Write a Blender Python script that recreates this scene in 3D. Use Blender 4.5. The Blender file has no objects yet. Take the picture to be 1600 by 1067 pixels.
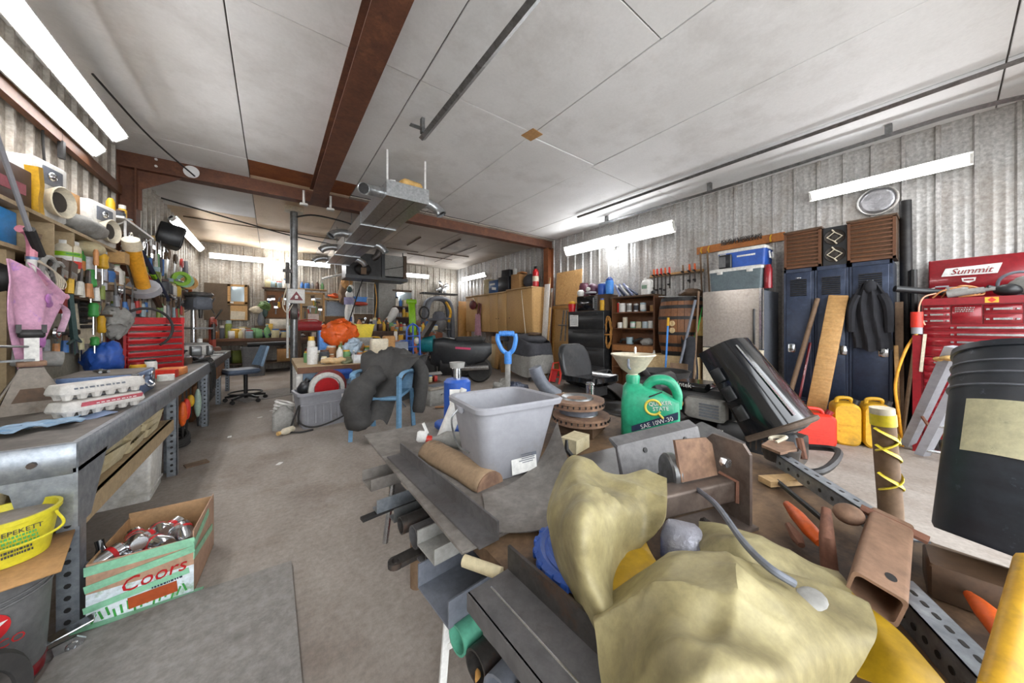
import bpy, bmesh, math, random
from mathutils import Vector, Matrix, Euler, noise
R = math.radians
PI = math.pi
rnd = random.Random(7)
SC = bpy.context.scene
COL = SC.collection

# ---------------------------------------------------------------- camera, world, exposure
cam_d = bpy.data.cameras.new('camera')
cam = bpy.data.objects.new('camera', cam_d)
COL.objects.link(cam)
SC.camera = cam
cam.location = (0, 0, 1.15)
cam.rotation_euler = (R(90), 0, R(-36.6))
cam_d.sensor_width = 36
cam_d.lens = 505 / 1600 * 36
cam_d.shift_y = -(533.5 - 508) / 1600
cam_d.clip_start = 0.02
wd = bpy.data.worlds.new('sky')
SC.world = wd
wd.use_nodes = True
wd.node_tree.nodes['Background'].inputs[0].default_value = (0.92, 0.96, 1.0, 1)
wd.node_tree.nodes['Background'].inputs[1].default_value = 5.7
SC.view_settings.view_transform = 'Standard'
SC.view_settings.look = 'None'
SC.view_settings.gamma = 1
SC.view_settings.use_curve_mapping = False
SC.view_settings.exposure = 0.30
LAMP = 1.0          # one dial for the fluorescent and bulb lamps of the shop

# ---------------------------------------------------------------- materials
def lin(h):
    h = h.lstrip('#')
    o = []
    for i in (0, 2, 4):
        c = int(h[i:i+2], 16) / 255
        o.append(c / 12.92 if c <= .04045 else ((c + .055) / 1.055) ** 2.4)
    return (*o, 1)
MATS = {}
def mat(name, c1, c2=None, rough=.6, metal=0., scale=6., st=(1, 1, 1), bump=0., c3=None, s3=2., lo=.35, hi=.65, alpha=1., trans=0., emit=0., coat=0., b_scale=None, t3=(.55, .7), grain=.8):
    """noise-mixed principled material: c1/c2 grain, c3 larger stains"""
    if name in MATS: return MATS[name]
    m = bpy.data.materials.new(name); m.use_nodes = True
    nt = m.node_tree; N = nt.nodes; Lk = nt.links.new
    b = N['Principled BSDF']
    b.inputs['Roughness'].default_value = rough
    b.inputs['Metallic'].default_value = metal
    b.inputs['Base Color'].default_value = lin(c1)
    if coat: b.inputs['Coat Weight'].default_value = coat
    if trans: b.inputs['Transmission Weight'].default_value = trans
    if alpha < 1: b.inputs['Alpha'].default_value = alpha
    if emit:
        b.inputs['Emission Color'].default_value = lin(c1); b.inputs['Emission Strength'].default_value = emit
    if c2 or c3 or bump:
        tc = N.new('ShaderNodeTexCoord'); mp = N.new('ShaderNodeMapping')
        mp.inputs['Scale'].default_value = st
        Lk(tc.outputs['Object'], mp.inputs['Vector'])
        n1 = N.new('ShaderNodeTexNoise'); n1.inputs['Scale'].default_value = scale; n1.inputs['Detail'].default_value = 5; n1.inputs['Roughness'].default_value = .62
        Lk(mp.outputs[0], n1.inputs['Vector'])
        col = None
        if c2:
            r = N.new('ShaderNodeValToRGB')
            r.color_ramp.elements[0].position = lo; r.color_ramp.elements[0].color = lin(c1)
            r.color_ramp.elements[1].position = hi; r.color_ramp.elements[1].color = lin(c2)
            Lk(n1.outputs['Fac'], r.inputs[0]); col = r.outputs[0]
        if c3:
            n2 = N.new('ShaderNodeTexNoise'); n2.inputs['Scale'].default_value = s3; n2.inputs['Detail'].default_value = 6; n2.inputs['Roughness'].default_value = .7
            Lk(tc.outputs['Object'], n2.inputs['Vector'])
            r2 = N.new('ShaderNodeValToRGB')
            r2.color_ramp.elements[0].position = t3[0]; r2.color_ramp.elements[0].color = (0, 0, 0, 1)
            r2.color_ramp.elements[1].position = t3[1]; r2.color_ramp.elements[1].color = (1, 1, 1, 1)
            Lk(n2.outputs['Fac'], r2.inputs[0])
            mx = N.new('ShaderNodeMixRGB'); mx.inputs[1].default_value = lin(c1); mx.inputs[2].default_value = lin(c3)
            if col: Lk(col, mx.inputs[1])
            Lk(r2.outputs[0], mx.inputs[0]); col = mx.outputs[0]
        if not emit and not trans:                      # fine dust and wear over everything
            n4 = N.new('ShaderNodeTexNoise'); n4.inputs['Scale'].default_value = 38; n4.inputs['Detail'].default_value = 4; n4.inputs['Roughness'].default_value = .7
            Lk(tc.outputs['Object'], n4.inputs['Vector'])
            r4 = N.new('ShaderNodeMapRange'); r4.inputs[1].default_value = .32; r4.inputs[2].default_value = .68; r4.inputs[3].default_value = .72; r4.inputs[4].default_value = 1.12
            Lk(n4.outputs['Fac'], r4.inputs[0])
            m4 = N.new('ShaderNodeMixRGB'); m4.blend_type = 'MULTIPLY'; m4.inputs[0].default_value = grain
            m4.inputs[1].default_value = lin(c1)
            if col: Lk(col, m4.inputs[1])
            Lk(r4.outputs[0], m4.inputs[2]); col = m4.outputs[0]
        if col: Lk(col, b.inputs['Base Color'])
        if bump:
            bp = N.new('ShaderNodeBump'); bp.inputs['Strength'].default_value = bump; bp.inputs['Distance'].default_value = .01
            if b_scale:
                n3 = N.new('ShaderNodeTexNoise'); n3.inputs['Scale'].default_value = b_scale; n3.inputs['Detail'].default_value = 4
                Lk(mp.outputs[0], n3.inputs['Vector']); Lk(n3.outputs['Fac'], bp.inputs['Height'])
            else: Lk(n1.outputs['Fac'], bp.inputs['Height'])
            Lk(bp.outputs[0], b.inputs['Normal'])
    MATS[name] = m
    return m
def plain(h, rough=.5, metal=0.):
    """worn paint / plastic of one colour with a little grime"""
    k = 'plain_%s_%d_%d' % (h.lstrip('#'), int(rough * 100), int(metal * 100))
    c = [int(h.lstrip('#')[i:i+2], 16) for i in (0, 2, 4)]
    d = '%02x%02x%02x' % tuple(int(v * .78 + 8) for v in c)
    return mat(k, h, d, rough, metal, scale=9, lo=.45, hi=.8)
def MT(m):
    if isinstance(m, str):
        return MATS[m] if m in MATS else plain(m)
    return m

# ---------------------------------------------------------------- shapes: each returns (verts, faces)
def xf(p, t=(0, 0, 0), r=(0, 0, 0), s=(1, 1, 1)):
    if not isinstance(s, (tuple, list)): s = (s, s, s)
    M = Matrix.Translation(t) @ Euler([R(a) for a in r]).to_matrix().to_4x4() @ Matrix.Diagonal((*s, 1))
    return ([tuple(M @ Vector(v)) for v in p[0]], p[1])
def box(c, s, r=None, bv=0.):
    x, y, z = s[0] / 2, s[1] / 2, s[2] / 2
    if bv <= 0:
        v = [(-x, -y, -z), (x, -y, -z), (x, y, -z), (-x, y, -z), (-x, -y, z), (x, -y, z), (x, y, z), (-x, y, z)]
        f = [(0, 3, 2, 1), (4, 5, 6, 7), (0, 1, 5, 4), (1, 2, 6, 5), (2, 3, 7, 6), (3, 0, 4, 7)]
    else:
        b = min(bv, x * .95, y * .95, z * .95)
        ring = lambda X, Y, Z: [(-X + b, -Y, Z), (X - b, -Y, Z), (X, -Y + b, Z), (X, Y - b, Z), (X - b, Y, Z), (-X + b, Y, Z), (-X, Y - b, Z), (-X, -Y + b, Z)]
        sm = lambda Z: [(a * (x - b * .7) / x, q * (y - b * .7) / y, Z) for a, q, _ in ring(x, y, Z)]
        v = sm(-z) + ring(x, y, -z + b) + ring(x, y, z - b) + sm(z)
        f = [tuple(range(7, -1, -1)), tuple(range(24, 32))]
        for k in range(3):
            for i in range(8):
                j = (i + 1) % 8
                f.append((k*8+i, k*8+j, k*8+8+j, k*8+8+i))
    p = (v, f)
    return xf(p, c, r or (0, 0, 0))
def bx(x0, y0, z0, x1, y1, z1, bv=0.):
    return box(((x0+x1)/2, (y0+y1)/2, (z0+z1)/2), (abs(x1-x0), abs(y1-y0), abs(z1-z0)), None, bv)
def _frame(d):
    d = d.normalized()
    u = d.cross(Vector((0, 0, 1)))
    if u.length < 1e-4: u = Vector((1, 0, 0))
    u.normalize()
    return u, d.cross(u).normalized()
def tube(pts, r, n=8, cap=True, closed=False, flat=1.):
    pts = [Vector(p) for p in pts]
    m = len(pts)
    rr = list(r) if isinstance(r, (list, tuple)) else [r] * m
    if len(rr) != m:
        q = rr; rr = []
        for i in range(m):
            a = i / (m - 1) * (len(q) - 1); j = min(int(a), len(q) - 2); rr.append(q[j] + (q[j+1] - q[j]) * (a - j))
    v, f = [], []
    u = None
    for i, p in enumerate(pts):
        if closed: d = pts[(i+1) % m] - pts[i-1]
        else: d = pts[min(i+1, m-1)] - pts[max(i-1, 0)]
        if d.length < 1e-9: d = Vector((0, 0, 1))
        d.normalize()
        if u is None: u, w = _frame(d)
        else:
            u = (u - d * u.dot(d))
            if u.length < 1e-5: u, w = _frame(d)
            u.normalize(); w = d.cross(u).normalized()
        for k in range(n):
            a = 2 * PI * k / n
            v.append(tuple(p + u * (math.cos(a) * rr[i]) + w * (math.sin(a) * rr[i] * flat)))
    for i in range(m if closed else m - 1):
        j = (i + 1) % m
        for k in range(n):
            l = (k + 1) % n
            f.append((i*n+k, i*n+l, j*n+l, j*n+k))
    if cap and not closed:
        f.append(tuple(range(n-1, -1, -1))); f.append(tuple(range((m-1)*n, m*n)))
    return (v, f)
def cyl(a, b, r, r2=None, n=14, cap=True):
    return tube([a, b], [r, r if r2 is None else r2], n, cap)
def pipe(a, b, r, t=.004, n=14):
    """hollow tube, open ends"""
    a, b = Vector(a), Vector(b)
    d = (b - a).normalized(); u, w = _frame(d)
    v, f = [], []
    for (p, q) in ((a, r), (b, r), (b, r - t), (a, r - t)):
        for k in range(n):
            g = 2 * PI * k / n
            v.append(tuple(p + u * (math.cos(g) * q) + w * (math.sin(g) * q)))
    for s in range(4):
        for k in range(n):
            l = (k + 1) % n; s2 = (s + 1) % 4
            f.append((s*n+k, s*n+l, s2*n+l, s2*n+k))
    return (v, f)
def lathe(prof, c=(0, 0, 0), n=20, sx=1., sy=1., r=(0, 0, 0)):
    v, f = [], []
    m = len(prof)
    for (q, z) in prof:
        for k in range(n):
            a = 2 * PI * k / n
            v.append((math.cos(a) * q * sx, math.sin(a) * q * sy, z))
    for i in range(m - 1):
        for k in range(n):
            l = (k + 1) % n
            f.append((i*n+k, i*n+l, (i+1)*n+l, (i+1)*n+k))
    if prof[0][0] > 1e-5: f.append(tuple(range(n-1, -1, -1)))
    if prof[-1][0] > 1e-5: f.append(tuple(range((m-1)*n, m*n)))
    return xf((v, f), c, r)
def ell(c, s, n=14, m=8, r=(0, 0, 0)):
    prof = [(math.sin(PI * i / m) + 1e-6, -math.cos(PI * i / m)) for i in range(m + 1)]
    p = lathe(prof, (0, 0, 0), n)
    return xf(p, c, r, s)
def prism(poly, d, plane='xy', off=0.):
    """2-D outline extruded by d, centred on off along the plane normal"""
    def P(a, b, h):
        return (a, b, h) if plane == 'xy' else ((a, h, b) if plane == 'xz' else (h, a, b))
    n = len(poly)
    v = [P(a, b, off - d/2) for a, b in poly] + [P(a, b, off + d/2) for a, b in poly]
    f = [tuple(range(n-1, -1, -1)), tuple(range(n, 2*n))]
    for i in range(n):
        j = (i + 1) % n
        f.append((i, j, n+j, n+i))
    return (v, f)
def surf(fn, nu, nv, th=0.):
    """parametric sheet fn(u,v)->xyz, with real thickness"""
    P = [[Vector(fn(i / nu, j / nv)) for j in range(nv + 1)] for i in range(nu + 1)]
    v = [tuple(P[i][j]) for i in range(nu + 1) for j in range(nv + 1)]
    w = nv + 1
    f = [(i*w+j, (i+1)*w+j, (i+1)*w+j+1, i*w+j+1) for i in range(nu) for j in range(nv)]
    if th:
        o = len(v); q = []
        for i in range(nu + 1):
            for j in range(nv + 1):
                a = P[min(i+1, nu)][j] - P[max(i-1, 0)][j]; b = P[i][min(j+1, nv)] - P[i][max(j-1, 0)]
                nn = a.cross(b); nn = nn.normalized() if nn.length > 1e-9 else Vector((0, 0, 1))
                q.append(tuple(P[i][j] - nn * th))
        v += q
        f += [(o+i*w+j, o+i*w+j+1, o+(i+1)*w+j+1, o+(i+1)*w+j) for i in range(nu) for j in range(nv)]
        bd = [i*w for i in range(nu)] + [nu*w+j for j in range(nv)] + [(nu-i)*w+nv for i in range(nu)] + [nv-j for j in range(nv)]
        for i in range(len(bd)):
            a, b = bd[i], bd[(i+1) % len(bd)]
            f.append((b, a, o+a, o+b))
    return (v, f)
def arc(c, r, a0, a1, n=10, plane='xz', h=0.):
    o = []
    for i in range(n + 1):
        a = R(a0 + (a1 - a0) * i / n)
        p, q = r * math.cos(a), r * math.sin(a)
        o.append((c[0]+p, c[1]+h, c[2]+q) if plane == 'xz' else ((c[0]+p, c[1]+q, c[2]+h) if plane == 'xy' else (c[0]+h, c[1]+p, c[2]+q)))
    return o
def spline(pts, k=6):
    """Catmull-Rom through pts"""
    P = [Vector(p) for p in pts]; P = [P[0]*2-P[1]] + P + [P[-1]*2-P[-2]]
    o = []
    for i in range(1, len(P) - 2):
        for j in range(k):
            t = j / k
            o.append(.5 * ((2*P[i]) + (P[i+1]-P[i-1])*t + (2*P[i-1]-5*P[i]+4*P[i+1]-P[i+2])*t*t + (3*P[i]-P[i-1]-3*P[i+1]+P[i+2])*t**3))
    o.append(P[-2])
    return [tuple(q) for q in o]
def ring(c, R0, r, n=24, m=8, rot=(0, 0, 0)):
    return xf(tube([(R0*math.cos(2*PI*i/n), R0*math.sin(2*PI*i/n), 0) for i in range(n)], r, m, closed=True), c, rot)
def jit(p, a, seed=1, fr=9.):
    """crumple: smooth folded noise"""
    o = []
    for q in p[0]:
        V = Vector(q); w = V * fr + Vector((seed * 3.1, seed * 1.7, seed * .9))
        n1 = noise.noise_vector(w); n2 = noise.noise_vector(w * 2.3)
        rg = Vector((1 - 2*abs(n2.x), 1 - 2*abs(n2.y), 1 - 2*abs(n2.z))) - Vector((.5, .5, .5))
        o.append(tuple(V + n1 * (a * 1.3) + rg * (a * .8)))
    return (o, p[1], 'soft')
def elh(c, s, n=14, m=8, r=(0, 0, 0)):
    return ell(c, s, 34, 20, r)
def gridsurf(C, nu, nv, th=0., wr=0., seed=0):
    """Catmull-Rom sheet through a grid of points, with wrinkles"""
    def cr(P, t):
        n = len(P) - 1; x = min(t * n, n - 1e-6); i = int(x); f = x - i
        a = P[max(i-1, 0)]; b = P[i]; c = P[i+1]; d = P[min(i+2, n)]
        return .5 * ((2*b) + (c-a)*f + (2*a-5*b+4*c-d)*f*f + (3*b-a-3*c+d)*f**3)
    G = [[Vector(p) for p in r] for r in C]
    def fn(u, v):
        p = cr([cr(r, u) for r in G], v)
        if wr:
            w = Vector((p.x*7 + p.y*4 + seed, p.y*2 - p.x*1.5, p.z*2)); w2 = Vector((p.x*2 - p.y*9 + seed, p.y*2 + p.x*3, p.z*2 + 7))
            k = max(0, 1 - 2.6*abs(noise.noise(w)))**1.3 * 1.2 + max(0, 1 - 2.6*abs(noise.noise(w2)))**1.3 * .8 + noise.noise(p * 9) * .4 - .4
            p = p + Vector((0, 0, k * wr))
        return p
    return surf(fn, nu, nv, th)
def rr(w, h, r, n=4, cx=0., cy=0.):
    """rounded rectangle outline"""
    o = []
    for sx, sy, a0 in ((1, 1, 0), (-1, 1, 90), (-1, -1, 180), (1, -1, 270)):
        for i in range(n + 1):
            a = R(a0 + 90 * i / n)
            o.append((cx + sx*(w/2-r) + r*math.cos(a), cy + sy*(h/2-r) + r*math.sin(a)))
    return o
def loft(secs, cap=True):
    """closed outlines [(list of 3-D points)] joined one to the next"""
    v = [p for s in secs for p in s]; n = len(secs[0]); f = []
    for i in range(len(secs) - 1):
        for k in range(n):
            l = (k + 1) % n
            f.append((i*n+k, i*n+l, (i+1)*n+l, (i+1)*n+k))
    if cap:
        f.append(tuple(range(n-1, -1, -1))); f.append(tuple(range((len(secs)-1)*n, len(secs)*n)))
    return (v, f)
def tub(w, d, h, t=.006, tw=.85, td=.85, rc=.03, lip=.015, lh=.02):
    """open bin: tapered rounded walls, floor, rolled lip; base at z 0"""
    sec = lambda W, D, z, r: [(x, y, z) for x, y in rr(W, D, min(r, W*.45, D*.45))]
    S = [sec(w*tw, d*td, 0, rc), sec(w, d, h-lh, rc), sec(w+lip*2, d+lip*2, h-lh, rc+lip), sec(w+lip*2, d+lip*2, h, rc+lip), sec(w-2*t, d-2*t, h, rc), sec(w*tw-2*t, d*td-2*t, t, rc)]
    return loft(S)
def wave(x, y, s=0):
    return math.sin(x*1.7+s)*.5 + math.sin(y*2.3+s*1.7+x)*.3 + math.sin((x+y)*4.1+s*.6)*.2

# ---------------------------------------------------------------- objects
def mk(name, m, prims, smooth=38):
    v, f = [], []
    if any(len(p) > 2 for p in prims): smooth = 180
    for p in prims:
        o = len(v); v += p[0]; f += [tuple(i + o for i in q) for q in p[1]]
    me = bpy.data.meshes.new(name)
    me.from_pydata(v, [], f)
    bm = bmesh.new(); bm.from_mesh(me); bmesh.ops.recalc_face_normals(bm, faces=bm.faces); bm.to_mesh(me); bm.free()
    me.materials.append(MT(m))
    if smooth:
        me.polygons.foreach_set('use_smooth', [True] * len(me.polygons))
        me.set_sharp_from_angle(angle=R(smooth))
    o = bpy.data.objects.new(name, me)
    COL.objects.link(o)
    return o
def thing(name, label, cat, loc=(0, 0, 0), rz=0., group=None, rot=None):
    o = bpy.data.objects.new(name, None); COL.objects.link(o)
    o.empty_display_size = .05
    o.location = loc; o.rotation_euler = [R(a) for a in rot] if rot else (0, 0, R(rz))
    o['label'] = label; o['category'] = cat
    if group: o['group'] = group
    return o
FINE = ('slot_row', 'chain', 'fins', 'grille_mesh', 'label_print', 'notice_print', 'print_block', 'grass_print', 'vent', 'lower_vent')
def part(parent, name, m, *prims, loc=None, rot=None, label=None, smooth=38):
    o = mk(name, m, prims, smooth); o.parent = parent
    if name in FINE: o['kind'] = 'stuff'      # strokes, slots and links too small to pick apart
    if loc: o.location = loc
    if rot: o.rotation_euler = [R(a) for a in rot]
    if label: o['label'] = label
    return o
def solo(name, label, cat, m, *prims, loc=(0, 0, 0), rz=0., rot=None, group=None, smooth=38):
    o = mk(name, m, prims, smooth)
    o.location = loc; o.rotation_euler = [R(a) for a in rot] if rot else (0, 0, R(rz))
    o['label'] = label; o['category'] = cat
    if group: o['group'] = group
    return o
def struct(name, m, *prims, parent=None, smooth=38):
    o = mk(name, m, prims, smooth)
    if parent: o.parent = parent
    else: o['kind'] = 'structure'
    return o
def share(o, parent, loc=(0, 0, 0), rot=(0, 0, 0), name=None):
    """another piece with the same mesh"""
    c = o.copy(); COL.objects.link(c); c.parent = parent; c.location = loc; c.rotation_euler = [R(a) for a in rot]
    return c
def dup(root, loc, rz=0., label=None, group=None, rot=None, scale=None):
    kids = [(k, list(k.children)) for k in root.children]
    r = root.copy(); COL.objects.link(r); r.location = loc; r.rotation_euler = [R(a) for a in rot] if rot else (0, 0, R(rz))
    if scale: r.scale = (scale,) * 3 if not isinstance(scale, tuple) else scale
    if label: r['label'] = label
    if group: r['group'] = group
    for k, gs in kids:
        c = k.copy(); COL.objects.link(c); c.parent = r
        for g in gs:
            d = g.copy(); COL.objects.link(d); d.parent = c
    return r
def text(parent, s, size, m, loc, rot, name='lettering', ext=.0006, align='CENTER', sx=1., shear=0., label=None):
    cu = bpy.data.curves.new('t', 'FONT'); cu.body = s; cu.size = size; cu.extrude = ext; cu.align_x = align; cu.align_y = 'CENTER'; cu.shear = shear; cu.resolution_u = 2
    t = bpy.data.objects.new('t', cu); COL.objects.link(t)
    dg = bpy.context.evaluated_depsgraph_get()
    me = bpy.data.meshes.new_from_object(t.evaluated_get(dg))
    bpy.data.objects.remove(t); bpy.data.curves.remove(cu)
    me.materials.clear(); me.materials.append(MT(m))
    o = bpy.data.objects.new(name, me); COL.objects.link(o); o.parent = parent
    o.location = loc; o.rotation_euler = [R(a) for a in rot]; o.scale = (sx, 1, 1)
    if label: o['label'] = label
    return o
def marks(parent, m, loc, rot, rows, w, h, seed=1, name='print'):
    """print too small to read: rows of short strokes in the local xy plane"""
    q = random.Random(seed); P = []
    for j in range(rows):
        x = -w/2
        while x < w/2 - w*.05:
            k = q.uniform(w*.04, w*.12); P.append(box((x+k/2, (rows/2-.5-j)*h, 0), (k*.8, h*.6, .0008))); x += k + w*.02
    o = part(parent, name, m, *P, loc=loc, rot=rot); o['kind'] = 'stuff'
    return o
def lamp(parent, loc, size, watts, rot=(0, 0, 0), col=(1, .97, .9)):
    l = bpy.data.lights.new('lamp_light', 'AREA'); l.shape = 'RECTANGLE'; l.size, l.size_y = size; l.energy = watts * LAMP; l.color = col
    o = bpy.data.objects.new('lamp_light', l); COL.objects.link(o); o.parent = parent; o.location = loc; o.rotation_euler = [R(a) for a in rot]
    return o

# ---------------------------------------------------------------- palette
mat('concrete', '9f968d', '877d74', .8, 0, scale=2.2, bump=.2, c3='6b5a4c', s3=1.1, b_scale=70, t3=(.5, .78), st=(1, .5, 1))
mat('galv', 'd2d0cc', '9a9793', .42, .25, scale=30, bump=.08, c3='95887a', s3=1.1, t3=(.5, .75), lo=.3, hi=.72)
mat('galv_warm', 'c9c3b8', '968d80', .45, .25, scale=24, bump=.07, lo=.3, hi=.72, c3='7d6c59', s3=1.2, t3=(.48, .75))
mat('ceil_white', 'e6e6e5', 'dcdcda', .7, 0, scale=1.2, bump=.05, c3='c6c4c0', s3=1.4, b_scale=8, t3=(.5, .8), grain=.16)
mat('ceil_buff', 'dfcbb0', 'd4bd9e', .75, 0, scale=2, st=(1, .3, 1), bump=.05, c3='c2aa8a', s3=.8, grain=.3)
mat('ceil_grey', 'c2b9ad', 'b2a89d', .75, 0, scale=2, st=(.3, 1, 1), c3='92897f', s3=.9, grain=.3)
mat('seam', '6f6c68', '8a8783', .8)
mat('rust_beam', '6e4530', '5a3829', .7, .1, scale=9, bump=.2, c3='8a5a3c', s3=3)
mat('orange_beam', '9c5e36', '875031', .65, .1, scale=6, c3='6e4530', s3=2)
mat('duct', 'bfc1c2', 'a9acad', .3, .75, scale=30, c3='9b9c9c', s3=3)
mat('steel', '8e8f8f', '777877', .38, .8, scale=18, c3='5d5a57', s3=6)
mat('steel_dark', '4a4745', '5f5a56', .45, .75, scale=14, bump=.1, c3='6b4f3e', s3=6)
mat('steel_mill', '5f5d5d', '777575', .45, .4, scale=10, bump=.1, c3='46403d', s3=5, t3=(.45, .7))
mat('steel_plate', '86817b', '79736d', .6, .15, scale=14, bump=.12, c3='625b54', s3=3.5, t3=(.46, .7))
mat('galv_bench', '9ea3a8', '868c93', .4, .65, scale=26, bump=.05, c3='6a6d72', s3=4)
mat('chrome', 'd6d8da', 'c2c4c6', .16, .95, scale=6)
mat('stainless', 'd0c8be', 'c2b9af', .26, .65, scale=20, st=(.2, .2, 14))
mat('rust', '7a5140', '8c6350', .8, .25, scale=14, bump=.3, c3='5b3f35', s3=6)
mat('rust_light', '9a7a62', '7d6150', .75, .3, scale=16, bump=.25, c3='5f4a40', s3=5)
mat('black_iron', '2b2a2a', '3a3837', .5, .5, scale=12)
mat('black_plastic', '1d1e20', '27282a', .38, 0, scale=8, c3='3d3b39', s3=3)
mat('black_rubber', '262524', '322f2d', .8, 0, scale=10, bump=.1)
mat('black_gloss', '151618', '1d1f22', .14, .1, scale=5, c3='2c2a28', s3=4, coat=.4)
mat('grey_plastic', '9a9a9f', '8f8f94', .5, 0, scale=5, c3='85827f', s3=4, grain=.3)
mat('grey_dark_plastic', '6a6a6a', '5c5c5c', .55, 0, scale=6)
mat('white_plastic', 'dedcd6', 'd0cdc6', .45, 0, scale=6, c3='bdb8ac', s3=3)
mat('cream', 'd9cfb9', 'c9bda4', .6, 0, scale=5, c3='b3a488', s3=3)
mat('white_paint', 'e2e1dd', 'd5d3ce', .5, 0, scale=5)
mat('pine', 'c49a63', 'b58850', .6, 0, scale=5, st=(1, 1, 9), bump=.06, c3='a27848', s3=2)
mat('pine_x', 'c3a274', 'b18e5f', .6, 0, scale=5, st=(9, 1, 9), bump=.05)
mat('ply', 'c29c66', 'b8905a', .6, 0, scale=3, st=(1, 1, .25), c3='ad8551', s3=1.6)
mat('ply_pale', 'cfb78c', 'c2a679', .65, 0, scale=4, c3='b39769', s3=2)
mat('osb', 'd0a56b', 'c0935a', .7, 0, scale=30, c3='b3844b', s3=7)
mat('shelf_wood', 'b09a78', '9c8664', .7, 0, scale=5, st=(1, .15, 1), c3='85704f', s3=2)
mat('brown_wood', '6e4527', '5c3820', .55, 0, scale=5, st=(1, 1, .15), bump=.05, c3='48301f', s3=3)
mat('dark_wood', '57402c', '4a3624', .6, 0, scale=6, c3='3b2b1e', s3=3)
mat('old_wood', '80684f', '6a5240', .75, 0, scale=6, st=(1, 1, .12), bump=.1, c3='5a4431', s3=3)
mat('log', '8b7359', 'a0876a', .85, 0, scale=7, st=(1, .15, 1), bump=.35, c3='4f4036', s3=5)
mat('bench_top', '77716a', '6a635b', .6, .2, scale=6, c3='4e4843', s3=3, t3=(.45, .7))
mat('card', 'b58a58', 'a97d4c', .8, 0, scale=4)
mat('card_brown', '8a5f3d', '7b5233', .8, 0, scale=4)
mat('navy', '2c3446', '353f54', .42, .2, scale=4, c3='556076', s3=2.2, t3=(.52, .72))
mat('red_paint', '8f1722', '7e121c', .28, .1, scale=3, coat=.3)
mat('red_bright', 'c11a20', 'a81318', .35, 0, scale=4, coat=.2)
mat('red_can', 'd8331f', 'c22a18', .45, 0, scale=4)
mat('yellow_can', 'd3a21b', 'bf8f15', .5, 0, scale=5, c3='8f7020', s3=6)
mat('yellow_pail', 'd8cc33', 'cbbf2b', .45, 0, scale=5)
mat('orange', 'e2621a', 'cb5213', .5, 0, scale=5)
mat('blue', '2a58b0', '234a97', .45, 0, scale=5)
mat('blue_light', '4a8fdc', '3d7fca', .4, 0, scale=5)
mat('blue_tool', '6f85a8', '5d7296', .4, .3, scale=6, c3='475878', s3=5)
mat('green_jug', '2fa57c', '279670', .35, 0, scale=3)
mat('green', '3f9a45', '348539', .5, 0, scale=5)
mat('lime', '8cc21e', '7bb015', .4, 0, scale=5)
mat('teal', '1f7f86', '196d74', .35, .1, scale=4)
mat('slicker', 'a49970', '978b60', .55, 0, scale=5, c3='6f6444', s3=5, bump=.35, t3=(.44, .74), b_scale=11, st=(1, 2.2, 1))
mat('slicker_deep', 'b38d18', 'a07c12', .45, 0, scale=4)
mat('coat_dark', '333231', '403e3c', .75, 0, scale=8, bump=.08)
mat('cloth_black', '1c1c20', '26262b', .9, 0, scale=12)
mat('cloth_grey', '9b9994', '8b8984', .85, 0, scale=8)
mat('cloth_dk', '4b4b50', '3f3f44', .85, 0, scale=8)
mat('paper', 'c9bd9c', 'b9ab87', .85, 0, scale=7, c3='a08d68', s3=5)
mat('pulp', 'cfcbc5', 'c2bdb6', .85, 0, scale=10, bump=.05)
mat('foil', 'c4c4c8', 'a9a9ad', .28, .85, scale=14, bump=.6)
mat('clear_bag', 'd9d9d6', None, .2, 0, alpha=.45)
mat('glass', 'a9b8be', None, .08, .2, coat=.5)
mat('tube_glow', 'fdfdff', None, .4, emit=30)
mat('bulb_glow', 'eef4ff', None, .4, emit=40)
mat('foam', 'd6b070', 'c79c58', .85, 0, scale=12, bump=.5)
mat('pink', 'd9a6c0', 'cf9ab6', .7, 0, scale=6, c3='b886c4', s3=9, t3=(.6, .66))
mat('hose_grey', '71757d', '656972', .5, 0)
mat('rope', 'b07d3c', '94652c', .85, 0, scale=20)
mat('speaker_cone', '3b332c', '2c2622', .6, 0)
mat('brown_weave', '5b3d24', '4a311c', .75, 0, scale=40, st=(1, 1, 4), bump=.2)
mat('mat_grey', '8f8b87', '827d78', .9, 0, scale=30, bump=.25, c3='66615a', s3=3)

# ================================================================ the room
XL, XR, YB, YF, ZC = -1.43, 5.40, 10.65, -0.85, 3.17
struct('floor', 'concrete', bx(XL-.3, YF-4, -.2, XR+.3, YB+.3, 0))

def sheet_mesh(name, w, h, m, deep=.028):
    """ribbed steel sheet w wide (local x) and h tall, ribs standing out in +y"""
    px = []
    n = max(1, round(w / .225)); p = w / n
    for i in range(n):
        x = i * p
        px += [(x, 0), (x+.012, deep), (x+.034, deep), (x+.046, 0), (x+p*.36, 0), (x+p*.38, .002), (x+p*.44, .002), (x+p*.46, 0), (x+p*.66, 0), (x+p*.68, .002), (x+p*.74, .002), (x+p*.76, 0)]
    px.append((w + .012, 0))
    v = [(a, b, 0) for a, b in px] + [(a, b, h) for a, b in px]
    k = len(px)
    f = [(i, i+1, k+i+1, k+i) for i in range(k-1)]
    o = mk(name, m, [(v, f)], 30)
    return o
def wall(name, m, wm, org, rz, length, h, sw=.9):
    """backing slab with one child per ribbed sheet"""
    wo = struct(name, wm, bx(-.1, -.16, 0, length+.1, -.006, h))
    wo.location = org; wo.rotation_euler = (0, 0, R(rz))
    n = round(length / sw); w = length / n
    s0 = sheet_mesh('metal_sheet', w - .004, h, m); s0.parent = wo
    for i in range(1, n):
        share(s0, wo, (i * w, 0, 0))
    return wo
wall('wall_right', 'galv', 'steel', (XR, YF, 0), 90, YB-YF, ZC)
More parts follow.
